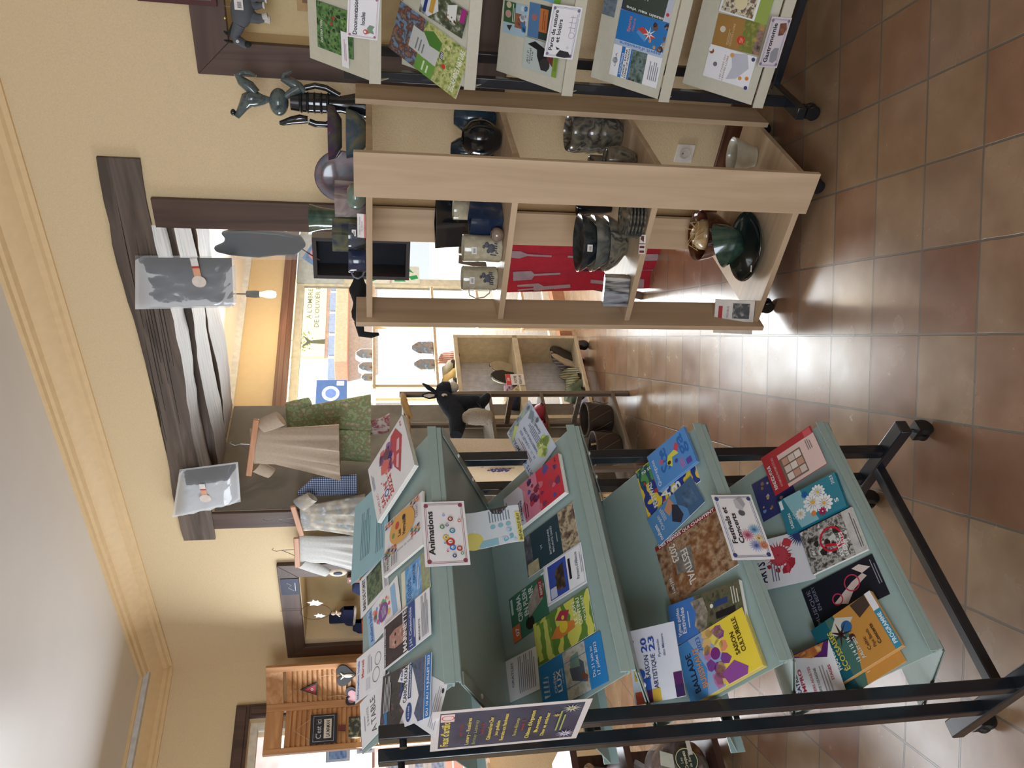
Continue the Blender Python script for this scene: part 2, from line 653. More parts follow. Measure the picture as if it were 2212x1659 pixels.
g = G(); g.box(W0, -7, 5, -4, 12, -.06, 0, tile_mat()); struct(g, 'floor', smooth=0, loc=(0, 0, 0))
g = G(); g.prism(W0, [(-6.4, 2.6), (-6.4, -4), (3.6, -4), (3.6, 1.36), tuple((PW + DW * -.0)[:2] + (PW - DW * 3 - PW)[:2] * 0 + (.02, .02)), tuple((FS_.O)[:2])], CZ, CZ + .1, M_CEIL)
struct(g, 'ceiling', smooth=0)

# timber wall ----------------------------------------------------
aR0, aR1 = spot(FW_, 500, 430)[0], spot(FW_, 500, 492)[0]
aL0, aL1 = spot(FW_, 520, 1103)[0], spot(FW_, 520, 1136)[0]
TH = .9
g = G()
for x0, x1, z0, z1 in ((-3.2, -.95, 0, CZ), (-.95, -.14, 0, 1.2), (-.95, -.14, 2.13, CZ), (-.14, aR1, 0, CZ), (aR1, aL0, 2.69, CZ), (aL0, 3.13, 0, CZ),
                       (3.13, 3.87, 0, 1.5), (3.13, 3.87, 2.06, CZ), (3.87, 4.12, 0, CZ)):
    g.box(FW_, x0, x1, -TH, 0, z0, z1, M_WALL)
g.box(FW_, -.95, -.14, -.3, -.12, 1.2, 2.13, M_WALL2)
g.box(FW_, 3.13, 3.87, -.5, -.3, 1.5, 2.06, M_WALL2)
struct(g, 'wall_right', smooth=0)
g = G(); g.box(FW_, aL0 - .012, aL0 - .001, -TH, -.001, 0, 2.5, M_PLAST); struct(g, 'trim_1', smooth=0)            # raw plaster on the reveal
for k, (d0, d1, z0) in enumerate(((.015, -.2, 2.525), (-.235, -.54, 2.5), (-.58, -.9, 2.5))):
    g = G()
    rnd = random.Random(5 + k)
    n = 24
    a0, a1_ = (aR0 - .17, aL1 + .1) if k == 0 else (aR1 + .002, aL0 - .02)
    top, bot = [], []
    for i in range(n + 1):
        a = a0 + (a1_ - a0) * i / n
        top.append((a, 2.69 + .015 * math.sin(i * .35) + rnd.uniform(-.004, .004)))
        bot.append((a, z0 + .008 * math.sin(i * .5 + k) + rnd.uniform(-.004, .004)))
    g.prism(Fr(FW_.at(0, 0, 0), FW_.X, FW_.Z, FW_.Y), bot + top[::-1], d1, d0, M_BEAM)
    if k == 0:
        for c in range(9):
            zz = 2.55 + .014 * c
            a = a0 + .1 + rnd.random() * .8
            g.prism(Fr(FW_.at(0, .0155, 0), FW_.X, FW_.Z, FW_.Y), [(a, zz), (a + .7, zz + .006), (a + .7, zz + .008), (a + .3, zz + .007)], 0, .001, M_BEAMD)
    o = one(g, 'lintel_beam', ['old cracked dark oak lintel beam across the front of the wall opening', 'weathered middle lintel beam whose underside shines in window light',
                               'rear lintel beam of the wall opening, nearest the street window'][k], 'beam', smooth=20, bevel=.006)
for nm, x0, x1, lb in (('timber_post', aR0, aR1, 'dark brown timber post right of the wall opening, behind the wooden shelves'), ('timber_post', aL0, aL1, 'brown timber post left of the wall opening, beside the hanging dresses')):
    g = G(); g.box(FW_, x0, x1, .001, .02, 0, 2.515, M_DARKW); one(g, nm, lb, 'post', bevel=.004)
# framed niches
def niche_frame(x0, x1, z0, z1, w, lb):
    t = thing('niche_surround', lb, 'frame', FW_.at((x0 + x1) / 2, 0, z0))
    g = G(); g.prism(Fr(FW_.O, FW_.X, FW_.Z, FW_.Y), [(x0, z1), (x1, z1), (x1 - w, z1 - w), (x0 + w, z1 - w)], 0, .03, M_DARKWH); g.build('top_board', t, bevel=.003)
    for a, b in ((x0, x0 + w), (x1, x1 - w)):
        g = G(); g.prism(Fr(FW_.O, FW_.X, FW_.Z, FW_.Y), [(a, z0), (a, z1), (b, z1 - w), (b, z0)], 0, .03, M_DARKW); g.build('side_board', t, bevel=.003)
    g = G(); g.box(FW_, x0, x1, 0, .03, z0 - w, z0, M_DARKWH); g.build('sill_board', t, bevel=.003)
niche_frame(3.0, 4.05, 1.5, 2.19, .125, 'dark brown wooden frame around the shoe niche in the corner')
niche_frame(-1.07, -.02, 1.2, 2.254, .125, 'dark wooden frame on the wall behind the right brochure rack')
g = G(); g.box(FW_, -3.2, aR0, 0, .016, 0, .085, M_BASE); struct(g, 'baseboard_right', bevel=.004)
g = G(); g.box(FW_, aL1, 4.12, 0, .016, 0, .085, M_BASE); struct(g, 'baseboard_left', bevel=.004)
# cornice
PROF = [(0, 2.965), (.012, 2.965), (.016, 2.985), (.03, 2.995), (.034, 3.02), (.05, 3.035), (.085, 3.075), (.09, 3.09), (.115, 3.1), (.12, 3.115), (.14, 3.12), (.14, 3.14), (0, 3.14)]
def cornice(fr, x0, x1, nm):
    g = G()
    g.prism(Fr(fr.at(x0, 0, 0), fr.Y, fr.Z, fr.X), PROF, 0, x1 - x0, M_CORN)
    struct(g, nm, smooth=25)
cornice(FW_, -3.2, 4.08, 'trim_2')
cornice(FS_, .0, 3.6, 'trim_3')
# shutter wall with its window
wa0, wz1 = .31, 2.51
WB = .82
g = G()
g.box(FS_, 0, wa0 + .09, -.35, 0, 0, CZ, M_WALL)
g.box(FS_, wa0 + .09, 1.75, -.35, 0, 2.42, CZ, M_WALL)
g.box(FS_, wa0 + .09, 1.75, -.35, 0, 0, WB, M_WALL)
g.box(FS_, 1.75, 4.6, -.35, 0, 0, CZ, M_WALL)
struct(g, 'wall_left', smooth=0)
g = G(); g.box(FS_, .02, 3.6, .02, .13, 3.085, 3.135, mt((205, 205, 205))); struct(g, 'trim_4', smooth=0)
M_GLASS = glass_mat()
t = thing('window_1', '', '', FS_.at(1.05, 0, WB)); del t['label'], t['category']; t['kind'] = 'structure'
M_FRAME = wood((66, 48, 42), (86, 64, 54), 4, .5, 'Z')
g = G()
for x0, x1, z0, z1 in ((wa0, 1.85, 2.42, wz1), (wa0, wa0 + .09, WB, 2.42), (1.76, 1.85, WB, 2.42)):
    g.box(FS_, x0, x1, 0, .03, z0, z1, M_FRAME)
    g.box(FS_, x0 + .02, x1 - .02, .03, .042, z0 + (.02 if z0 > 2 else 0), z1 - .01, M_FRAME)
g.build('frame', t, bevel=.003)
g = G()
for x0, x1, z0, z1 in ((.40, 1.76, 2.37, 2.42), (.40, .45, WB, 2.37), (1.71, 1.76, WB, 2.37), (1.07, 1.13, WB, 2.37)): g.box(FS_, x0, x1, -.12, -.07, z0, z1, mt((236, 232, 214)))
g.build('sash', t, bevel=.002)
g = G(); g.box(FS_, .45, 1.71, -.1, -.096, WB, 2.37, M_GLASS); g.build('pane', t)
# room behind the camera
g = G()
for b in ((3.2, 3.4, -2.6, 1.7, 0, CZ), (.3, 3.4, -2.8, -2.6, 0, CZ), (-6.2, -2.9, -2.8, -2.6, 0, CZ), (-2.9, .3, -2.8, -2.6, 0, .8), (-2.9, .3, -2.8, -2.6, 2.7, CZ), (-6.2, -6.0, -2.6, 2.6, 0, CZ)): g.box(W0, *b, M_WALL)
struct(g, 'wall_back', smooth=0)
# far room -------------------------------------------------------
cF = 2.6
P = [FW_.at(-3, -.9)[:2], FW_.at(aL0 + .6, -.9)[:2], FF_.at(1.9, 0)[:2], FF_.at(-3.4, 0)[:2]]
g = G(); g.prism(W0, [tuple(p) for p in P], cF, cF + .1, M_CEIL2); struct(g, 'ceiling_far', smooth=0)
g = G()
g.box(FF_, -3.4, 1.9, -.3, 0, 2.29, cF, mt((222, 200, 160), rough=.8, var=.01))
g.box(FF_, -3.4, -.75, -.3, 0, 0, 2.29, mt((222, 200, 160), rough=.8, var=.01))
g.box(FF_, -.75, 1.9, -.3, 0, 0, .1, mt((170, 120, 90)))
g.box(FF_, 1.88, 2.2, -.3, 0, 0, 2.29, mt((222, 200, 160), rough=.8, var=.01))
struct(g, 'wall_far', smooth=0)
g = G(); g.box(FF_, -3.4, 1.9, 0, .03, cF - .045, cF, mt((225, 228, 230))); struct(g, 'trim_5', smooth=0)
PA, PB = FW_.at(aL0 + .03, -.88), FF_.at(1.95, -.1)
ex = (PB - PA) / np.linalg.norm(PB - PA); g = G(); g.box(Fr(PA, ex, np.cross(Z, ex), Z), 0, np.linalg.norm(PB - PA), -.1, .1, 0, cF, M_WALL); struct(g, 'wall_far_left', smooth=0)
g = G(); g.box(FF_, -3.2, -3.0, 0, 4.5, 0, cF, M_WALL); struct(g, 'wall_far_right', smooth=0)
t = thing('window_2', '', '', FF_.at(.5, 0, .1)); del t['label'], t['category']; t['kind'] = 'structure'
M_BRN = wood((104, 72, 58), (130, 94, 78), 4, .5, 'X', angle=41)
g = G()
g.box(FF_, -.75, 1.9, 0, .05, 2.2, 2.29, M_BRN)
g.box(FF_, -.75, 1.75, .05, .062, 2.235, 2.27, M_BRN)
g.box(FF_, -.75, -.66, 0, .05, .1, 2.2, M_BRN)
g.build('frame', t, bevel=.003)
g = G()
for x0, x1, z0, z1 in ((-.66, 1.88, 2.14, 2.2), (-.66, 1.88, .1, .16), (-.66, -.6, .1, 2.2), (.12, .2, .1, 2.2), (1.82, 1.88, .1, 2.2)): g.box(FF_, x0, x1, -.14, -.09, z0, z1, mt((222, 222, 206)))
g.build('sash', t, bevel=.002)
g = G(); g.box(FF_, -.6, 1.82, -.12, -.116, .16, 2.14, M_GLASS); g.build('pane', t)
# street outside ---------------------------------------------------
g = G(); g.box(W0, -14, 12, 5, 24, -.16, -.14, mt((190, 188, 182), rough=.9)); o = struct(g, 'ground_street', smooth=0)
FB = FF_.sh(0, -5.2, 0)
def fb(x, y): return spot(FB, x, y)
g = G()
g.box(FB, -5, 1.6, -.4, 0, -.14, 4.2, mt((236, 232, 222), rough=.9))
t = thing('street_building', 'pale overexposed shop front across the street behind the window', 'building', FB.at(1, 0, -.14))
g.build('wall', t, smooth=0)
x0, z1 = fb(645, 590); x1, z0 = fb(722, 800)
x0 = fb(680, 600)[0]; x1 = fb(680, 775)[0]; z1 = fb(632, 650)[1]; z0 = fb(704, 700)[1]
g = G(); g.box(FB, x0, x1, .01, .06, z0, z1, mt((214, 206, 160)))
Tf = Fr(FB.at(x1, .062, z0), -FB.X, FB.Z)
w, h = x1 - x0, z1 - z0
g.text(Tf, '\u00c9PIGERIE', w * .42, w * .95, h * .70, mt((70, 78, 84)), h=h * .15)
g.text(Tf, "\u00c0 L'OMBRE", w * .44, w * .82, h * .42, mt((84, 92, 66)), h=h * .13)
g.text(Tf, "DE L'OLIVIER B\u00c9NI", w * .34, w * .97, h * .2, mt((84, 92, 66)), h=h * .13)
for i in range(60):
    a, r_ = random.Random(i).uniform(0, 6.28), random.Random(i + 99).uniform(.05, .3)
    cx, cy = w * .17 + math.cos(a) * r_ * w * .42, h * .62 + math.sin(a) * r_ * h * 1.1
    g.prism(Tf, [(cx, cy), (cx + .03, cy + .01), (cx + .01, cy + .03)], 0, .002, mt((120, 130, 50)))
g.prism(Tf, [(w * .14, 0), (w * .2, 0), (w * .18, h * .4), (w * .24, h * .62), (w * .17, h * .5), (w * .1, h * .66), (w * .15, h * .4)], 0, .002, mt((70, 74, 50)))
g.build('sign_board', t, smooth=0)
g = G()
xa, xb = fb(745, 590)[0], fb(745, 825)[0]
zt_, zb_ = fb(725, 700)[1], fb(738, 700)[1]
g.box(FB, xa, xb, .02, .5, zb_ - .12, zt_ - .02, mt((226, 150, 120)))
g.build('awning', t, bevel=.01)
for k in range(5):
    xx = xa + (xb - xa) * (k + .08) / 5
    g = G(); g.box(FB, xx, xx + (xb - xa) / 5 * .84, .01, .04, z0 - .34, z0 - .06, mt((120, 140, 165), rough=.2)); g.build('transom_window', t, smooth=0)
g = G()
g.box(FB, -1, fb(800, 880)[0], .01, .05, -.1, zb_ - .3, mt((200, 214, 226), rough=.15)); g.build('display_window', t, smooth=0)
# brick house corner with white window beyond the sign
xc = max(x1 + .05, 1.62)
g = G(); g.box(FB, xc, xc + 3.2, .02, .15, 1.2, 4.2, mottle([(176, 140, 138), (196, 160, 158), (206, 176, 172)], 3, .9)); g.box(FB, xc, xc + 3.4, .02, .17, -.14, .9, brick_mat((150, 96, 84), (176, 116, 100), (205, 205, 205), .3, .12))
g.box(FB, xc + .1, xc + .6, .15, .18, 1.9, 2.5, mt((150, 70, 74)))
g.box(FB, xc + .75, xc + 1.2, .15, .18, 1.6, 2.6, mt((236, 238, 240)))
one(g, 'brick_house', 'pinkish brick house left of the cream shop sign outside', 'building', smooth=0)
xs0, zs1 = spot(FF_.sh(0, -5.2, 0), 683, 838, .85)
g = G(); g.box(FB, xs0 - .14, xs0 + .32, .8, .85, zs1 - .42, zs1, mt((58, 84, 130)))
g.prism(Fr(FB.at(xs0 + .1, .851, zs1 - .2), -FB.X, FB.Z), [(.13 * math.cos(i / 20 * 6.283), .12 * math.sin(i / 20 * 6.283)) for i in range(20)], 0, .003, mt((225, 232, 245)))
g.prism(Fr(FB.at(xs0 + .1, .855, zs1 - .2), -FB.X, FB.Z), [(.08 * math.cos(i / 20 * 6.283), .075 * math.sin(i / 20 * 6.283)) for i in range(20)], 0, .002, mt((90, 110, 190)))
g.box(FB, xs0 - .12, xs0 - .04, .851, .853, zs1 - .38, zs1 - .28, mt((200, 210, 225)))
one(g, 'shop_sign', 'square dark blue sign with a round white emblem outside the window', 'sign', smooth=0)
# houses seen through the side window
g = G(); g.box(FS_, -6, 12, -7.4, -7, -.14, 6, mt((232, 232, 236), rough=.9)); g.box(FS_, 2.0, 3.2, -7, -6.9, 1.2, 3, mt((120, 150, 200))); g.box(FS_, 5, 6.2, -7, -6.9, 1.2, 3, mt((140, 160, 200)))
one(g, 'white_house', 'white house front outside the side window at the far left', 'building', smooth=0)
g = G(); g.box(FS_.sh(0, 0, 0), -6, 12, -7, -.4, -.16, -.15, mt((205, 205, 205))); struct(g, 'ground_side_street', smooth=0)

# ================================================================= CLEAR TASK FURNITURE
M_RACKF = mt((26, 30, 38), rough=.28, var=.1, coat=.4)
M_TRAY = mt((150, 170, 166), rough=.42, var=.015, scale=60)
M_TRAYR = mt((206, 202, 184), rough=.45, var=.015, scale=60)
M_RUB = mt((18, 19, 22), rough=.35)
M_STEEL = mt((150, 152, 156), rough=.3, metal=1)

def bar(g, fr, p, qq, w, h, mat):
    """rectangular bar between two points of a frame"""
    P0, P1 = fr.at(*p), fr.at(*qq)
    d = P1 - P0
    n = np.linalg.norm(d); d = d / n
    s_ = np.cross(d, Z) if abs(d[2]) < .9 else V3(*fr.X)
    s_ = s_ / np.linalg.norm(s_)
    u_ = np.cross(s_, d)
    g.box(Fr(P0, d, s_, u_), 0, n, -w / 2, w / 2, -h / 2, h / 2, mat)

def caster(parent, fr, x, y, R=.028, zt=.07):
    g = G()
    for sgn in (-1, 1):
        g.lathe(Fr(fr.at(x, y + sgn * .013, R), fr.X, Z, fr.Y), [(0, -.009), (R * .8, -.009), (R, -.005), (R, .005), (R * .8, .009), (0, .009)], M_RUB, 20)
    g.box(fr, x - R * .7, x + R * .7, y - .024, y + .024, R * 1.1, R * 2.1, M_RUB)
    g.build('caster', parent, bevel=0)
    g2 = G(); g2.tube([fr.at(x, y, R * 1.9), fr.at(x, y, zt)], .005, M_STEEL); g2.build('caster_stem', parent)

# ---- left rack
ZL = [1.475, 1.119, .773, .418]
ZV = [1.634, 1.29, .951, .60]
rack = thing('brochure_rack', 'grey-green zigzag metal brochure rack on black wheeled frame, in the foreground', 'display rack', FR1.at(.33, -.25, 0))
for s_, nm in ((-.022, 'near'), (.687, 'far')):
    for t_ in (-.176, -.312):
        g = G(); bar(g, FR1, (s_, t_, .115), (s_, t_, 1.6 if s_ < 0 or t_ < -.2 else 1.5), .03, .03, M_RACKF); g.build('post', rack, bevel=.003)
    g = G(); bar(g, FR1, (s_, -.06, .10), (s_, -.46, .10), .045, .035, M_RACKF); g.build('foot', rack, bevel=.004)
    for t_ in (-.176, -.312):
        if s_ > 0: continue
        g = G(); g.tube([FR1.at(s_, t_, 1.55), FR1.at(s_ - .03 * (1 if s_ < 0 else -1), t_, 1.55)], .008, M_RUB, 10); g.build('plug', rack)
    for t_ in (-.085, -.43): caster(rack, FR1, s_ + .005, t_, .026, .085)
g = G(); bar(g, FR1, (-.02, -.24, .10), (.685, -.24, .10), .03, .03, M_RACKF); g.build('base_bar', rack, bevel=.003)
TP = []
for k in range(4):
    zl, zv = ZL[k], ZV[k]
    prof = [(-.345, zv), (-.012, zl - .014), (-.002, zl - .014), (0, zl), (.003, zl), (.003, zl - .026), (-.003, zl - .026), (-.006, zl - .03)]
    g = G()
    th = .0025
    # display panel, lip, and return panel down to the next tray
    fr = Fr(FR1.at(0.0, 0, 0), FR1.Y, FR1.Z, FR1.X)
    g.prism(fr, [(-.345, zv), (-.012, zl - .014), (-.012, zl - .0165), (-.347, zv - .0025)], 0, .655, M_TRAY)
    g.prism(fr, [(-.013, zl - .0165), (0, zl - .0165), (0, zl), (.003, zl), (.003, zl - .022), (-.013, zl - .022)], 0, .655, M_TRAY)
    g.prism(fr, [(0, zl - .022), (.0015, zl - .022), (.0015, zl - .034), (-.006, zl - .034), (-.006, zl - .031), (-.001, zl - .031)], .003, .652, M_TRAY)
    zn = ZV[k + 1] if k < 3 else zl - .17
    g.prism(fr, [(-.005, zl - .033), (-.005, zl - .036), (-.349, zn - .003), (-.349, zn + .001)], 0, .655, M_TRAY)
    o = g.build('tray', rack, smooth=20, bevel=.0008)
    for s0, s1 in ((.629, .656), (-.001, .026)):
        g = G()
        n_ = np.array([-(zl - .036 - zn), -(.34)]); n_ = n_ / np.linalg.norm(n_)
        g.prism(fr, [(-.003, zl - .037), (-.33, zn - .004 + .003), (-.33 + n_[0] * .004, zn + n_[1] * .004), (-.003 + n_[0] * .004, zl - .037 + n_[1] * .004)], s0, s1, mt((140, 152, 144), rough=.4))
        for u_ in (.3, .62):
            c = fr.at(-.003 + (-.327) * u_ + n_[0] * .004, (zl - .037) * (1 - u_) + (zn) * u_ + n_[1] * .004, (s0 + s1) / 2)
            g.ell(Fr(c, FR1.X, FR1.Y, FR1.Z), .006, .006, .004, mt((225, 225, 225)), 10, 6)
        g.build('gusset', rack, smooth=20)
    p0, p1 = FR1.at(0, -.012, zl - .014), FR1.at(0, -.345, zv)
    v = (p1 - p0) / np.linalg.norm(p1 - p0)
    n = np.cross(E1, v)
    TP.append(Fr(p0, E1, v, n if n[2] > 0 else -n))
# rear side trays, half a step lower
for k in range(3):
    zl, zv = 1.119 - .356 * k + .178 - .178, 1.29 - .348 * k
    zl = 1.119 - .352 * k + .175 - .35 + .17
    fr = Fr(FR1.at(0, 0, 0), FR1.Y, FR1.Z, FR1.X)
    zf = (ZV[k] + ZV[k + 1]) / 2 - .0
    g = G()
    g.prism(fr, [(-.36, zf + .0), (-.56, zf - .105), (-.56, zf - .108), (-.36, zf - .003)], 0, .655, M_TRAY)
    g.prism(fr, [(-.56, zf - .108), (-.56, zf - .09), (-.563, zf - .09), (-.563, zf - .13), (-.56, zf - .13)], 0, .655, M_TRAY)
    g.build('rear_tray', rack, smooth=20)
    for s0 in (.002, .62): g = G(); g.box(FR1, s0, s0 + .03, -.40, -.32, zf - .03, zf - .015, M_RACKF); g.build('tray_bracket', rack)

# ---- right rack
RD, RT = .58, 48
ZR = [spot(FW_, x, y, RD)[1] for x, y in ((800, 182), (1003, 188), (1213, 195), (1422, 207), (1628, 209))]
AR = spot(FW_, 1003, 188, RD)[0]
rackr = thing('brochure_rack', 'cream metal tray rack on dark wheeled posts at right, against the wall', 'display rack', FW_.at(-.7, RD - .15, 0))
TR = []
tt = math.radians(RT)
for k, z in enumerate(ZR):
    vy = -NW * math.cos(tt) + Z * math.sin(tt)
    nz_ = np.cross(vy, -DW)
    if nz_ @ (CAM - PW) < 0: nz_ = -nz_
    f_ = Fr(FW_.at(AR, RD, z), -DW, vy, nz_)
    TR.append(f_)
    g = G()
    g.box(f_, -.0, 1.1, 0, .27, -.004, -.001, M_TRAYR)
    g.prism(Fr(FW_.at(AR, RD, z), FW_.Y, FW_.Z, -FW_.X), [(-.004, -.006), (.022, -.006), (.022, .004), (.025, .004), (.025, -.034), (.022, -.034), (.022, -.009), (-.004, -.009)], 0, 1.1, M_TRAYR)
    g.prism(Fr(FW_.at(AR, RD, z), FW_.Y, FW_.Z, -FW_.X), [(-.01, -.01), (.02, -.01), (-.03, -.06)], 0, .003, M_TRAYR)
    g.build('tray', rackr, smooth=20, bevel=.0008)
for a in (-.207, AR - 1.12):
    for d in (.45, .19):
        g = G(); bar(g, FW_, (a, d, .09), (a, d, 1.70), .035, .03, M_RACKF); g.build('post', rackr, bevel=.003)
    g = G(); bar(g, FW_, (a, .06, .08), (a, .57, .08), .045, .035, M_RACKF); g.build('foot', rackr, bevel=.004)
    for d in (.1, .54): caster(rackr, FW_, a, d, .027, .07)
g = G(); bar(g, FW_, (-.207, .32, .085), (AR - 1.12, .32, .085), .03, .03, M_RACKF); g.build('base_bar', rackr, bevel=.003)

# ---- wooden shelf unit
M_BEECH = wood((190, 164, 134), (208, 182, 152), 5, .42, 'Z', bump=.01, dist=4)
M_BEECHH = wood((190, 164, 134), (208, 182, 152), 5, .42, 'X', bump=.01, dist=4, angle=143)
UA0, UA1, UD0, UD1 = -.075, .585, .17, .80
UZ = [.075, .615, 1.115, 1.605]
UZT = [z + .022 for z in UZ]
unit = thing('shelf_unit', 'pale beech shelving unit on casters holding glazed pottery', 'shelf', FW_.at((UA0 + UA1) / 2, (UD0 + UD1) / 2, 0))
for z in UZ:
    g = G(); g.box(FW_, UA0 + .02, UA1 - .02, UD0 + .02, UD1 - .02, z, z + .022, M_BEECHH); g.build('shelf_board', unit, bevel=.0015)
PL = .155
for x0, x1, y0, y1 in ((UA0 - .01, UA0 - .01 + PL, UD1 - .02, UD1), (UA1 - .02, UA1, UD1 - PL, UD1 + .01), (UA1 - PL, UA1, UD0, UD0 + .02), (UA0, UA0 + .02, UD0, UD0 + PL)):
    g = G(); g.box(FW_, x0, x1, y0, y1, .06, 1.665, M_BEECH); g.build('upright', unit, bevel=.0015)
for a, d in ((UA0 + .06, UD1 - .06), (UA1 - .06, UD1 - .08), (UA1 - .06, UD0 + .06), (UA0 + .06, UD0 + .06)): caster(unit, FW_, a, d, .026, .078)
# wall socket behind the shelves
sa, sz = spot(FW_, 1478, 330)
t = thing('wall_socket', 'white square French wall socket seen through the shelves', 'socket', FW_.at(sa, 0, sz - .042))
g = G(); g.box(FW_, sa - .042, sa + .042, 0, .009, sz - .042, sz + .042, mt((232, 226, 216), rough=.3)); g.build('plate', t, bevel=.003)
fs = Fr(FW_.at(sa, .0092, sz), -FW_.X, FW_.Z)
g = G(); g.lathe(fs, [(.026, 0), (.026, .003), (.021, .003), (.019, -.004), (0, -.004)], mt((218, 212, 202), rough=.3), 28); g.build('recess', t)
g = G()
for dx, dy in ((-.0095, 0), (.0095, 0)): g.lathe(fs.sh(dx, dy, -.0035), [(.0032, 0), (.0032, .0006), (0, .0006)], mt((20, 20, 20)), 10)
g.lathe(fs.sh(0, .010, -.004), [(.0028, 0), (.0028, .008), (0, .008)], M_STEEL, 10); g.build('contacts', t)
# ================================================================= PRINTED MATTER
WHT, PAPER = (240, 240, 244), (232, 228, 220)
def paper(c): return mt(c, rough=.38, var=.01, scale=30) if isinstance(c, tuple) else (mottle(c, 55, .4) if isinstance(c, list) else c)

def plane_rect(pf, tl, tr, bl):
    A, B, C_ = [hit(*q(t), pf.O, pf.Z) for t in (tl, tr, bl)]
    X = B - A; w = np.linalg.norm(X); X = X / w
    Y = A - C_; Y = Y - X * (Y @ X); h = np.linalg.norm(Y); Y = Y / h
    n = np.cross(X, Y)
    return Fr(A - Y * h, X, Y, n), w, h

